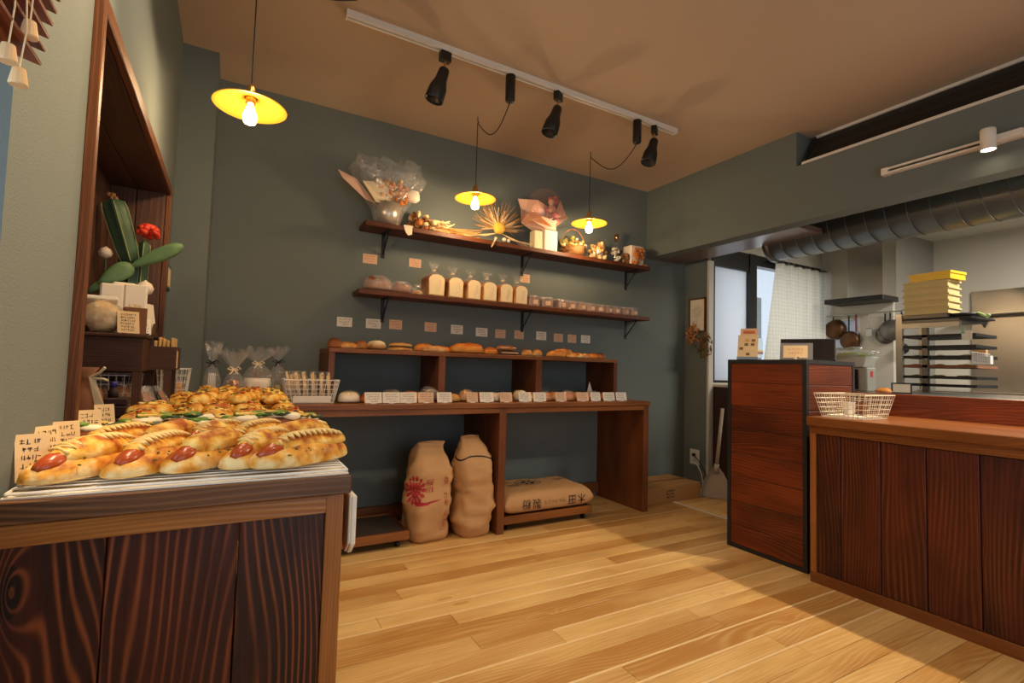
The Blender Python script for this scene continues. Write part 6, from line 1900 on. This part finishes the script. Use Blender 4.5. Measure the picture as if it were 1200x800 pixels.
def domed_bouquet():
    x, y = 2.02, 3.10
    t = thing('balloon_bouquet', 'pink flowers in clear balloon wrapped in pale paper on a white box', 'bouquet', (x, y, US))
    MB().box(1.965, 2.075, 3.045, 3.15, US + 0.0005, US + 0.155).build('white_box', M['paper'], t, bevel=0.002)
    MB().box(1.885, 1.963, 3.06, 3.13, US + 0.0005, US + 0.14).build('grey_box', M['ribbon'], t, bevel=0.002)
    cx, cz = 2.0, US + 0.33
    MB().ball((cx, y, cz), 0.155, 0.085, 0.150, 28, 18).build('clear_balloon', M['balloon'], t, True)
    m = MB()
    P = [(-0.10, 0.155), (-0.20, 0.20), (-0.235, 0.26), (-0.21, 0.31), (-0.235, 0.375), (-0.10, 0.375), (0.04, 0.36), (0.05, 0.18), (0.0, 0.15)]
    m.add([(x + a, y + 0.045 - 0.06 * (i % 3 == 2), US + b) for i, (a, b) in enumerate(P)], [tuple(range(9))]).build('paper_wrap', M['pink_paper'], t, thick=0.003)
    m = MB(); m.add([(x + 0.0, y - 0.03, US + 0.156), (x + 0.16, y - 0.045, US + 0.285), (x + 0.15, y - 0.02, US + 0.305), (x + 0.11, y + 0.0, US + 0.42), (x + 0.06, y + 0.02, US + 0.25)], [(0, 1, 2, 4), (2, 3, 4)]).build('paper_wrap', M['pink_paper'], t, thick=0.003)
    m = MB(); m.add([(x - 0.19, y - 0.06, US + 0.20), (x - 0.05, y - 0.07, US + 0.156), (x + 0.03, y - 0.07, US + 0.156), (x + 0.02, y - 0.08, US + 0.22), (x - 0.10, y - 0.085, US + 0.235)], [(0, 1, 2, 3, 4)]).build('paper_wrap', M['pink_paper'], t, thick=0.003)
    rg = random.Random(5)
    m1, m2 = MB(), MB()
    for k in range(24):
        a = rg.uniform(0, 6.28); 
        (m1 if k % 3 else m2).ball((x + 0.03 + 0.045 * math.cos(a) * rg.random(), y - 0.02 + 0.03 * math.sin(a), US + 0.22 + rg.uniform(0, 0.19)), rg.uniform(0.014, 0.026), None, None, 8, 6, 0.5, k)
    m1.build('pink_flowers', M['pink'], t, True)['kind'] = 'stuff'
    m2.build('pale_flowers', M['pink_paper'], t, True)['kind'] = 'stuff'
    m = MB()
    for k in range(7):
        m.tube([(x - 0.02, y - 0.09, US + 0.17), (x - 0.16, y - 0.085, US + 0.19 + 0.01 * k), (x - 0.25, y - 0.07, US + 0.155 + 0.012 * k)], 0.0018, 4)
    m.build('straw_tie', M['dried_orange'], t)
domed_bouquet()

def shelf_right():
    rg = random.Random(9)
    x, y = 2.255, 3.09
    t = thing('flower_basket', 'small twig basket of yellow-green dried flowers with thin handle', 'basket', (x, y, US))
    m = MB()
    for k in range(90):
        a = rg.uniform(0, 2 * PI); b = a + rg.uniform(0.5, 1.1); z1 = rg.uniform(0.006, 0.085); r = 0.085 + 0.3 * z1
        z2 = max(0.006, z1 + rg.uniform(-0.025, 0.025))
        mid = (a + b) / 2
        m.tube([(x + r * math.cos(a), y + r * 0.72 * math.sin(a), US + z1), (x + r * 1.08 * math.cos(mid), y + r * 0.76 * math.sin(mid), US + (z1 + z2) / 2), (x + r * math.cos(b), y + r * 0.72 * math.sin(b), US + z2)], 0.0022, 4)
    m.build('woven_twigs', M['dried_brown'], t)['kind'] = 'stuff'
    MB().lathe([(0.070, 0.002), (0.088, 0.07), (0.0001, 0.07)], (x, y, US), 18).build('basket_core', M['dried_brown'], t, True)
    m1, m2, m3 = MB(), MB(), MB()
    for k in range(40):
        a = rg.uniform(0, 6.28); r = rg.uniform(0, 0.11)
        [m1, m2, m3][k % 3].ball((x + r * math.cos(a), y + r * 0.6 * math.sin(a), US + 0.085 + rg.uniform(0, 0.065) * (1 - r / 0.16)), rg.uniform(0.010, 0.022), None, None, 8, 6, 0.5, k)
    m1.build('yellow_green_flowers', plain('lime_dried_bloom', (176, 160, 60), 0.8, var=0.3), t, True)['kind'] = 'stuff'
    m2.build('olive_leaves', M['dried_green'], t, True)['kind'] = 'stuff'
    m3.build('cream_flowers', M['dried_pale'], t, True)['kind'] = 'stuff'
    MB().tube([(x + 0.11 * math.cos(a), y, US + 0.07 + 0.14 * math.sin(a)) for a in [PI * k / 14 for k in range(15)]], 0.0025, 5).build('handle', M['dried_orange'], t)
    x = 2.505
    t = thing('glass_jar', 'squat glass jar of pale dried flowers under the right lamp', 'jar', (x, y, US))
    MB().lathe([(0.098, 0.001), (0.105, 0.02), (0.105, 0.13), (0.085, 0.15), (0.085, 0.165), (0.09, 0.168)], (x, y - 0.0, US), 28).build('jar', M['glass'], t, True)
    m1, m2 = MB(), MB()
    for k in range(60):
        a = rg.uniform(0, 6.28); r = rg.uniform(0, 0.08)
        (m1 if k % 2 else m2).ball((x + r * math.cos(a), y + r * math.sin(a), US + 0.014 + rg.uniform(0, 0.115)), rg.uniform(0.010, 0.02), None, None, 7, 5, 0.5, k)
    m1.build('pale_petals', M['dried_pale'], t, True)['kind'] = 'stuff'
    m2.build('tan_petals', M['dried_tan'], t, True)['kind'] = 'stuff'
    x = 2.685
    t = thing('glass_bottle', 'slim stoppered glass bottle right of the squat jar', 'bottle', (x, y, US))
    MB().lathe([(0.05, 0.001), (0.056, 0.02), (0.056, 0.10), (0.024, 0.15), (0.018, 0.19), (0.021, 0.20)], (x, y, US), 22).build('bottle', M['glass'], t, True)
    MB().lathe([(0.014, 0.18), (0.016, 0.215), (0.017, 0.235), (0.0001, 0.238)], (x, y, US), 12).build('stopper', M['copper'], t, True)
    m = MB()
    for k in range(26):
        a = rg.uniform(0, 6.28); r = rg.uniform(0, 0.04)
        m.ball((x + r * math.cos(a), y + r * math.sin(a), US + 0.012 + rg.uniform(0, 0.11)), rg.uniform(0.007, 0.013), None, None, 7, 5, 0.5, k)
    m.build('dried_buds', M['bulb_white'], t, True)['kind'] = 'stuff'
    m = MB()
    for k in range(24):
        a = rg.uniform(0.4, 2.7); L = rg.uniform(0.03, 0.07)
        c = (2.765 + rg.uniform(-0.02, 0.03), y + rg.uniform(-0.03, 0.03), US + rg.uniform(0.01, 0.09))
        m.ball(c, rg.uniform(0.01, 0.02), None, None, 7, 5, 0.5, k)
    tag(seat(m.build('brown_potpourri', M['dried_brown'], None, True)), 'clump of brown dried blossoms between bottle and white tin', 'dried flowers')
    x = 2.875
    t = thing('white_tin', 'white tin with orange leaf clusters at right end of upper shelf', 'tin', (x, y, US))
    MB().box(x - 0.07, x + 0.072, y - 0.04, y + 0.06, US + 0.0005, US + 0.165).build('tin', M['bulb_white'], t, bevel=0.008)
    m = MB()
    for k in range(36):
        m.ball((x - 0.06 + rg.uniform(0, 0.11), y - 0.055 + rg.uniform(-0.01, 0.015), US + 0.014 + rg.uniform(0, 0.125)), rg.uniform(0.008, 0.016), None, None, 7, 5, 0.6, k)
    m.build('orange_leaves', M['dried_orange'], t, True)['kind'] = 'stuff'
    m = MB()
    for k in range(5):
        m.ball((2.94 + 0.008 * k, 3.05 + 0.01 * (k % 2), US + 0.011), 0.012, None, 0.010, 7, 5, 0.4, k)
    tag(seat(m.build('acorn_scatter', M['dried_orange'], None, True)), 'small scatter of dried nuts at the right end of upper shelf', 'nuts')
shelf_right()

# ================================================================== REGISTER STAND TOP, SALES COUNTER
RZ = 1.0855
def stand_top():
    t = thing('menu_holder', 'tilted tan card holder with small product pictures on register stand', 'menu card', (2.66, 1.89, RZ))
    m = MB(); m.xf((2.665, 1.895, RZ), R(-62), R(-16)); m.box(-0.055, 0.055, -0.003, 0.003, 0.0, 0.155).build('front_card', M['card_kraft'], t)
    m = MB(); m.xf((2.672, 1.899, RZ), R(-62), R(-16)); m.box(-0.045, 0.05, 0.004, 0.007, 0.0, 0.20).build('back_card', M['card_pink'], t)
    m = MB(); m.xf((2.664, 1.894, RZ), R(-62), R(-16)); m.box(-0.056, 0.056, -0.012, -0.0035, 0.0, 0.016).build('clear_base', plain('blue_grey_acrylic', (124, 142, 160), 0.2), t)
    for k, (u, v, c) in enumerate(((-0.005, 0.12, 'dried_tan'), (0.03, 0.12, 'dried_brown'), (-0.008, 0.095, 'dried_green'), (0.026, 0.095, 'dried_brown'), (-0.035, 0.07, 'dried_brown'), (-0.003, 0.07, 'dried_pale'), (0.028, 0.07, 'dried_pale'), (0.002, 0.035, 'dried_brown'))):
        m = MB(); m.xf((2.665, 1.895, RZ), R(-62), R(-16)); m.box(u - 0.010, u + 0.010, -0.0036, -0.0031, v - 0.008, v + 0.008).build('product_picture', M[c], t)
    m = MB(); m.xf((2.672, 1.899, RZ), R(-62), R(-16)); m.box(-0.03, 0.035, 0.0034, 0.0039, 0.166, 0.186).build('orange_print', M['orange_ink'], t)
    t = thing('tablet_display', 'dark tilted tablet on the register stand with tan card before it', 'tablet', (2.80, 1.63, RZ))
    m = MB(); m.xf((2.80, 1.62, RZ), R(-62), R(-24)); m.box(-0.135, 0.135, -0.006, 0.006, 0.0, 0.135).build('tablet_body', M['black'], t, bevel=0.003)
    m = MB(); m.xf((2.80, 1.62, RZ), R(-62), R(-24)); m.box(-0.128, 0.128, -0.0068, -0.0062, 0.007, 0.128).build('screen', M['screen'], t)
    t = thing('framed_note', 'tan handwritten note in clear stand before the dark tablet', 'sign', (2.76, 1.66, RZ))
    m = MB(); m.xf((2.765, 1.655, RZ), R(-62), R(-20)); m.box(-0.085, 0.075, -0.001, 0.001, 0.0, 0.105).build('acrylic_plate', plain('grey_acrylic', (128, 124, 128), 0.15), t)
    m = MB(); m.xf((2.765, 1.655, RZ), R(-62), R(-20)); m.box(-0.07, 0.05, -0.0022, -0.0012, 0.015, 0.09).build('note', M['card_kraft'], t)
    m = MB(); m.xf((2.765, 1.655, RZ), R(-62), R(-20)); scribble(m, (-0.05, -0.0026, 0.032), (1, 0, 0), (0, 0, 1), 0.085, 0.044, 2, 3, False, 0.0016).build('handwriting', M['orange_ink'], t)
    m = MB(); m.xf((2.76, 1.652, RZ), R(-62)); bow(m, (0.0, -0.012, 0.012), 0.018); m.build('bow', M['ribbon'], t)
stand_top()
def sales_top():
    z = 0.8005
    t = thing('wire_basket', 'cream wire basket with cups on the sales counter by stand', 'basket', (2.70, 1.32, z))
    wire_basket(t, 2.555, 2.835, 1.215, 1.445, z + 0.002, z + 0.115, 0.80, M['cream_wire'], 13, 9, 5, 0.0017)
    m = MB(); m.box(2.60, 2.79, 1.25, 1.41, z + 0.004, z + 0.012).build('paper_base', M['paper'], t)
    for k, (x, y, c, nm) in enumerate(((2.66, 1.335, 'white_plastic', 'white paper cup in the cream wire basket'), (2.71, 1.30, 'brown_paper', 'tan paper cup in the cream wire basket'))):
        p = thing('paper_cup', nm, 'cup', (x, y, z + 0.0125))
        MB().lathe([(0.02, 0.0), (0.0265, 0.065), (0.0285, 0.066), (0.0245, 0.064), (0.0185, 0.004), (0.0001, 0.003)], (x, y, z + 0.0125), 20).build('cup', M[c], p, True)
sales_top()

# ================================================================== KITCHEN
def kitchen():
    t = thing('steel_worktop', 'long stainless worktop behind the half wall', 'worktop', (3.7, 0.4, 0))
    MB().box(3.21, 4.3, -1.5, 1.95, 0.885, 0.915).build('top', M['steel'], t, bevel=0.003)
    for x in (3.26, 4.24):
        for y in (-1.4, 1.88):
            MB().tube([(x, y, 0.0), (x, y, 0.8848)], 0.02, 10).build('leg', M['steel_dark'], t)
    MB().box(3.24, 4.26, -1.42, 1.90, 0.25, 0.27).build('under_shelf', M['steel_dark'], t)
    W = 0.9155
    t = thing('toaster_oven', 'small grey-green toaster oven behind the register stand', 'oven', (3.415, 1.72, W))
    MB().box(3.36, 3.47, 1.585, 1.86, W, 1.062).build('body', M['grey_plastic'], t, bevel=0.006)
    MB().box(3.353, 3.3595, 1.63, 1.852, W + 0.012, 1.05).build('glass_door', M['screen'], t, bevel=0.001)
    MB().box(3.40, 3.43, 1.5835, 1.5848, 1.005, 1.04).build('red_badge', M['red_ink'], t)
    t = thing('plastic_tub', 'clear plastic tub of greens with film bag on top of toaster', 'tub', (3.42, 1.74, 1.0625))
    tub = plain('clear_tub_plastic', (206, 208, 196), 0.3, trans=0.25)
    MB().add([(3.35, 1.60, 1.063), (3.47, 1.60, 1.063), (3.47, 1.87, 1.063), (3.35, 1.87, 1.063), (3.335, 1.575, 1.128), (3.485, 1.575, 1.128), (3.485, 1.90, 1.128), (3.335, 1.90, 1.128)], [(0, 3, 2, 1), (4, 5, 6, 7), (0, 1, 5, 4), (1, 2, 6, 5), (2, 3, 7, 6), (3, 0, 4, 7)]).build('tub', tub, t, bevel=0.004)
    MB().ball((3.40, 1.69, 1.138), 0.055, 0.08, 0.022, 14, 8, 0.4, 3).build('greens', plain('lime_greens', (164, 180, 60), 0.6, var=0.3), t, True)
    MB().ball((3.41, 1.735, 1.145), 0.075, 0.165, 0.04, 22, 12, 0.7, 6).build('film_bag', film('milky_bag_film', (235, 235, 230), 0.32, 0.2, 0.8, 40), t, True)
    t = thing('small_bun', 'small pale bun on the half wall behind wire basket', 'bread', (3.15, 1.40, 0.918))
    bread(MB(), 0.09, 0.05, 0.03, 3, 0, 2.2, 0.1, 12, 10, (3.155, 1.405, 0.9175), R(80)).build('crust', M['crust_tan'], t, True)
    t = thing('photo_stand', 'small black framed photo standing on the half wall', 'picture', (3.16, 1.33, 0.918))
    m = MB(); m.xf((3.165, 1.325, 0.9175), R(-68), R(-10)); m.box(-0.045, 0.045, -0.004, 0.004, 0, 0.06).build('frame', M['black'], t)
    m = MB(); m.xf((3.165, 1.325, 0.9175), R(-68), R(-10)); m.box(-0.037, 0.037, -0.0048, -0.0042, 0.008, 0.052).build('photo', M['grey_plastic'], t)

    # rack of baking trays
    xr, xb = 3.92, 4.28
    y0, y1 = 1.27, 1.635
    t = thing('tray_rack', 'steel rack of dark baking trays standing on the kitchen worktop', 'rack', (4.1, 1.45, W))
    for x in (xr, xb - 0.03):
        for y in (y1, ):
            MB().box(x, x + 0.03, y, y + 0.035, W, 1.43).build('post', M['steel'], t)
    MB().box(xr, xr + 0.03, y1 - 0.14, y1 - 0.11, W, 1.3345).build('inner_post', M['steel_dark'], t)
    MB().box(xr, xr + 0.03, 1.33, y1, 1.335, 1.365).build('top_bar', M['steel'], t)
    MB().box(xr, xb, y0, y1, 1.385, 1.395).build('top_plate', M['black'], t)
    MB().box(xr, xb, 1.33, y1, 1.37, 1.3845).build('top_support', M['steel_dark'], t)
    for k, z in enumerate((0.955, 1.005, 1.075, 1.135, 1.20, 1.27)):
        d = thing('baking_tray', '%s baking tray from the bottom in the kitchen rack' % ORD[k], 'baking tray', (4.1, 1.45, z), 'baking trays in the kitchen rack')
        MB().box(xr + 0.005, xb - 0.035, y0 - 0.01, y1 - 0.005, z, z + 0.004).build('tray', M['black'], d)
        m = MB().box(xr, xr + 0.005, y0 - 0.012, y1 - 0.005, z, z + 0.018).box(xr + 0.005, xb - 0.035, y0 - 0.016, y0 - 0.01, z, z + 0.018)
        m.build('tray_rim', M['black'] if k != 2 else M['brown_paper'], d)
        if k in (1, 2, 3):
            m = MB(); rg = random.Random(k)
            for q in range(5):
                m.ball((xr + 0.06 + 0.12 * (q % 2), y0 + 0.05 + 0.065 * q, z + 0.014), 0.04, 0.03, 0.012, 8, 6, 0.2, q)
            m.build('dough_pieces', M['crust_tan'] if k < 3 else M['cream'], d, True)['kind'] = 'stuff'
    t = thing('hanging_note', 'small white note clipped at right end of the rack', 'note', (3.915, 1.285, 1.24))
    MB().box(3.912, 3.914, 1.268, 1.318, 1.245, 1.305).build('paper', M['paper'], t)
    MB().box(3.9085, 3.9115, 1.302, 1.320, 1.285, 1.318).build('green_clip', plain('mint_clip', (150, 190, 150), 0.4), t)
    t = thing('green_handle_pan', 'black pan with pale green handle on top of the rack', 'pan', (4.0, 1.30, 1.396))
    MB().lathe([(0.0001, 0.0), (0.075, 0.0), (0.085, 0.022), (0.08, 0.022), (0.072, 0.004), (0.0001, 0.004)], (4.02, 1.34, 1.396), 24).build('pan', M['black'], t, True)
    MB().tube([(3.99, 1.262, 1.416), (3.975, 1.235, 1.40), (3.965, 1.215, 1.385), (3.96, 1.20, 1.40)], 0.009, 8).build('handle', plain('pale_green_silicone', (168, 196, 120), 0.5), t, True)
    t = thing('small_white_basket', 'small white plastic basket of paper hung on right of rack', 'basket', (3.95, 1.24, 1.10))
    m = MB(); bx, by, bz = 3.90, 1.185, 1.10
    for k in range(5):
        m.tube([(bx, by, bz + 0.014 * k), (bx, by + 0.085 - 0.003 * (4 - k), bz + 0.016 + 0.014 * k)], 0.0028, 4)
    for k in range(8):
        m.tube([(bx, by + 0.011 * k, bz + 0.002 * k), (bx, by + 0.011 * k, bz + 0.057 + 0.002 * k)], 0.0028, 4)
    m.build('lattice_front', M['white_plastic'], t)
    MB().box(bx + 0.004, bx + 0.05, by, by + 0.085, bz, bz + 0.05).build('basket_body', M['white_plastic'], t)
    MB().box(bx + 0.01, bx + 0.04, by + 0.02, by + 0.08, bz + 0.05, bz + 0.085).build('brown_paper', M['kraft_bag'], t)
    # dough crates
    zc = 1.4195
    x0, x1, y0, y1 = 3.90, 4.07, 1.377, 1.61
    n = 5
    hh = 0.043
    base = zc
    for k in range(n):
        c = thing('dough_crate', '%s cream dough crate from the bottom of the stack' % ORD[k], 'crate', ((x0 + x1) / 2, (y0 + y1) / 2, base), 'cream dough crates stacked on the rack')
        za, zb = base + 0.0005, base + hh - 0.0005
        m = MB()
        m.box(x0, x0 + 0.006, y0, y1, za, zb).box(x1 - 0.006, x1, y0, y1, za, zb).box(x0 + 0.006, x1 - 0.006, y0, y0 + 0.006, za, zb).box(x0 + 0.006, x1 - 0.006, y1 - 0.006, y1, za, zb).box(x0 + 0.006, x1 - 0.006, y0 + 0.006, y1 - 0.006, za, za + 0.004)
        m.build('crate', M['cream_tub'], c)
        MB().box(x0 - 0.008, x0 - 0.0002, y0 - 0.008, y1 + 0.008, zb - 0.012, zb - 0.001).box(x0 - 0.0002, x1 + 0.008, y0 - 0.008, y0 - 0.0002, zb - 0.012, zb - 0.001).build('rim', M['cream_tub'], c)
        base += hh
    sp = thing('crate_spacer', 'steel tray under the stack of cream dough crates', 'tray', (3.98, 1.49, 1.396))
    MB().box(3.905, 4.10, 1.385, 1.62, 1.3955, 1.419).build('tray', M['steel_dark'], sp)
    c = thing('yellow_crate', 'bright yellow crate lying askew on top of the cream stack', 'crate', (3.985, 1.48, base))
    m = MB(); m.xf((3.985, 1.475, base), R(-6))
    m.box(-0.085, -0.079, -0.125, 0.10, 0.001, 0.05).box(0.08, 0.086, -0.125, 0.10, 0.001, 0.05).box(-0.079, 0.08, -0.125, -0.119, 0.001, 0.05).box(-0.079, 0.08, 0.094, 0.10, 0.001, 0.05).box(-0.079, 0.08, -0.119, 0.094, 0.001, 0.006)
    m.build('crate', M['yellow_tub'], c)
    m = MB(); m.xf((3.985, 1.475, base), R(-6)); m.box(-0.090, -0.0852, -0.13, 0.105, 0.036, 0.052).box(-0.0852, 0.09, -0.13, -0.1252, 0.036, 0.052).build('rim', M['yellow_tub'], c)

    # steel wall panel, shelf and hood
    t = thing('steel_wall_panel', 'tall stainless panel covering far right kitchen wall', 'wall panel', (6.18, 0.5, 0))
    MB().box(6.17, 6.199, -1.5, 2.0, 0.0, 1.60).build('lower_sheet', M['steel'], t)
    MB().box(6.175, 6.199, -1.5, 2.0, 1.64, 1.85).build('upper_sheet', M['steel'], t)
    t = thing('steel_wall_shelf', 'narrow stainless shelf along the kitchen wall panel', 'shelf', (6.05, 0.5, 1.60))
    MB().box(5.95, 6.169, -1.5, 2.0, 1.605, 1.632).build('shelf', M['steel'], t)
    for y in (1.9, 1.0, 0.1):
        MB().prism([(6.1695, 1.5), (6.1695, 1.6045), (5.98, 1.6045)], 'Y', y, y + 0.012).build('bracket', M['steel_dark'], t)
    t = thing('steel_sink_unit', 'stainless sink unit along the far kitchen wall', 'worktop', (5.85, 0.3, 0))
    MB().box(5.55, 6.165, -1.5, 2.2, 0.86, 0.90).build('top', M['steel'], t)
    MB().box(5.58, 6.15, -1.45, 2.15, 0.1, 0.8595).build('cabinet', M['steel_dark'], t)
    t = thing('range_hood', 'stainless range hood with dark canopy above the stove', 'hood', (5.1, 2.5, 1.70))
    MB().box(5.06, 5.345, 2.25, 2.76, 1.705, 1.75).build('canopy', M['black'], t, bevel=0.004)
    MB().box(5.10, 5.349, 2.27, 2.565, 1.7555, 2.398).build('flue_box', M['steel'], t)
    # hanging rail with pans
    t = thing('pan_rail', 'thin steel rail with hooks below the range hood', 'rail', (5.30, 2.6, 1.60))
    MB().tube([(5.30, 2.20, 1.615), (5.30, 2.90, 1.615)], 0.005, 8).build('rail', M['steel'], t)
    for y in (2.22, 2.88):
        MB().tube([(5.30, y, 1.615), (5.349, y, 1.615)], 0.004, 6).build('bracket', M['steel'], t)
    def pan(label, y, z, r, mat, handle=True, d=0.03, x=5.285):
        p = thing('hanging_pan', label, 'pan', (x, y, z - r))
        m = MB(); m.xf((x, y, z), 0, 0, R(-90))
        m.lathe([(0.0001, 0), (r * 0.8, 0.0), (r, -d), (r * 0.95, -d), (r * 0.76, -0.005), (0.0001, -0.005)], n=28)
        m.build('pan_body', mat, p, True)
        MB().tube([(x + 0.01, y, z + r * 0.9), (x + 0.015, y, 1.605)], 0.007, 8).build('handle', M['black'] if handle else mat, p)
    pan('round brown copper ladle pan hanging nearest the curtain', 2.80, 1.475, 0.105, M['pan'], False, 0.06)
    pan('dark brown frying pan hanging low, second from curtain', 2.655, 1.36, 0.095, M['pan'], True)
    pan('big grey aluminium pan lid hanging under the hood', 2.30, 1.445, 0.10, M['pan_grey'], True)
    pan('grey frying pan hanging partly behind the big lid', 2.355, 1.405, 0.085, M['steel_dark'], True, 0.02, 5.315)
    pan('small black pan hanging low beside the tray rack', 2.21, 1.27, 0.05, M['black'], True)
    s = thing('ladle', 'small steel skimmer hanging between the pans', 'ladle', (5.29, 2.475, 1.38))
    MB().tube([(5.295, 2.475, 1.61), (5.295, 2.475, 1.47)], 0.004, 6).build('handle', M['steel'], s)
    MB().box(5.285, 5.30, 2.45, 2.50, 1.39, 1.47).build('scoop', M['steel'], s, bevel=0.004)
    s = thing('red_handled_tongs', 'thin red handled tongs hanging on the pan rail', 'tongs', (5.29, 2.585, 1.42))
    MB().box(5.285, 5.295, 2.578, 2.592, 1.44, 1.61).build('tongs', plain('dark_red_handle', (140, 26, 40), 0.5), s, bevel=0.002)
    s = thing('stove', 'stainless gas stove below the range hood', 'stove', (5.1, 2.55, 0))
    MB().box(4.92, 5.345, 2.345, 2.93, 0.0, 0.80).build('body', M['steel_dark'], s, bevel=0.004)
    MB().box(4.92, 5.345, 2.345, 2.93, 0.8005, 0.82).build('hob', M['black'], s)
    # curtain on its rod
    t = thing('curtain_rod', 'dark curtain rod above the kitchen window', 'curtain rod', (4.9, 2.9, 2.07))
    MB().tube([(4.40, 2.885, 2.075), (5.33, 2.885, 2.075)], 0.012, 10).build('rod', M['black'], t, True)
    for x in (4.42, 5.31):
        MB().tube([(x, 2.885, 2.075), (x, 2.939, 2.075)], 0.006, 6).build('bracket', M['black'], t)
    c = thing('curtain', 'off-white linen curtain with faint woven check at kitchen window', 'curtain', (4.85, 2.88, 0.95))
    vs = []; fs = []
    nx, nz = 90, 12
    for j in range(nz + 1):
        for i in range(nx + 1):
            u = i / nx; s = j / nz
            x = 4.46 + u * 0.86 - (1 - s) * 0.20 * (1 - u) ** 2
            y = 2.885 + 0.012 * math.sin(u * 38) * (0.5 + 0.5 * s) + 0.010 * math.sin(u * 13 + 1) * (1 - s)
            vs.append((x, y - 0.014, 0.98 + s * 1.085))
    for j in range(nz):
        for i in range(nx):
            a = j * (nx + 1) + i; fs.append((a, a + 1, a + nx + 2, a + nx + 1))
    MB().add(vs, fs).build('cloth', curtain_mat(), c, True)
    m = MB()
    for k in range(10):
        x = 4.48 + 0.092 * k
        m.lathe([(0.015, -0.004), (0.018, 0), (0.015, 0.004), (0.0135, 0), (0.015, -0.004)], (0, 0, 0), 12, cap=False) if False else m.tube([(x, 2.885 + 0.016 * math.cos(a), 2.075 + 0.016 * math.sin(a)) for a in [2 * PI * q / 10 for q in range(11)]], 0.0025, 4)
    m.build('rings', M['steel'], c)
    # low cabinet under the frosted pane
    t = thing('low_cabinet', 'dark brown low cabinet under the frosted window', 'cabinet', (3.95, 2.86, 0))
    MB().box(3.67, 4.22, 2.78, 2.935, 0.0, 0.885).build('body', M['dark_box'], t)
    MB().box(3.665, 4.225, 2.775, 2.936, 0.8855, 0.905).build('top', M['kwall'], t)
    tag(seat(MB().box(3.70, 3.735, 2.768, 2.7745, 0.815, 0.883).build('orange_tag', M['orange_ink'])), 'small orange tag hanging at top of the dark low cabinet', 'tag')
def curtain_mat():
    m, nt, b = newmat('linen_check_cloth')
    N, L = nt.nodes.new, nt.links.new
    tc = N('ShaderNodeTexCoord'); mp = N('ShaderNodeMapping')
    L(tc.outputs['Object'], mp.inputs['Vector'])
    ck = N('ShaderNodeTexBrick'); ck.inputs['Scale'].default_value = 14; ck.offset = 0.0
    ck.inputs['Color1'].default_value = lin((226, 220, 202)); ck.inputs['Color2'].default_value = lin((222, 216, 198)); ck.inputs['Mortar'].default_value = lin((204, 196, 176))
    ck.inputs['Mortar Size'].default_value = 0.03; ck.inputs['Brick Width'].default_value = 0.5; ck.inputs['Row Height'].default_value = 0.5
    sx = N('ShaderNodeSeparateXYZ'); L(mp.outputs[0], sx.inputs[0]); cb = N('ShaderNodeCombineXYZ')
    L(sx.outputs['X'], cb.inputs['X']); L(sx.outputs['Z'], cb.inputs['Y'])
    L(cb.outputs[0], ck.inputs['Vector'])
    L(ck.outputs['Color'], b.inputs['Base Color']); b.inputs['Roughness'].default_value = 0.9
    tl = N('ShaderNodeBsdfTranslucent'); L(ck.outputs['Color'], tl.inputs[0])
    mx = N('ShaderNodeMixShader'); mx.inputs[0].default_value = 0.45
    L(b.outputs[0], mx.inputs[1]); L(tl.outputs[0], mx.inputs[2]); L(mx.outputs[0], nt.nodes['Material Output'].inputs['Surface'])
    return m
kitchen()
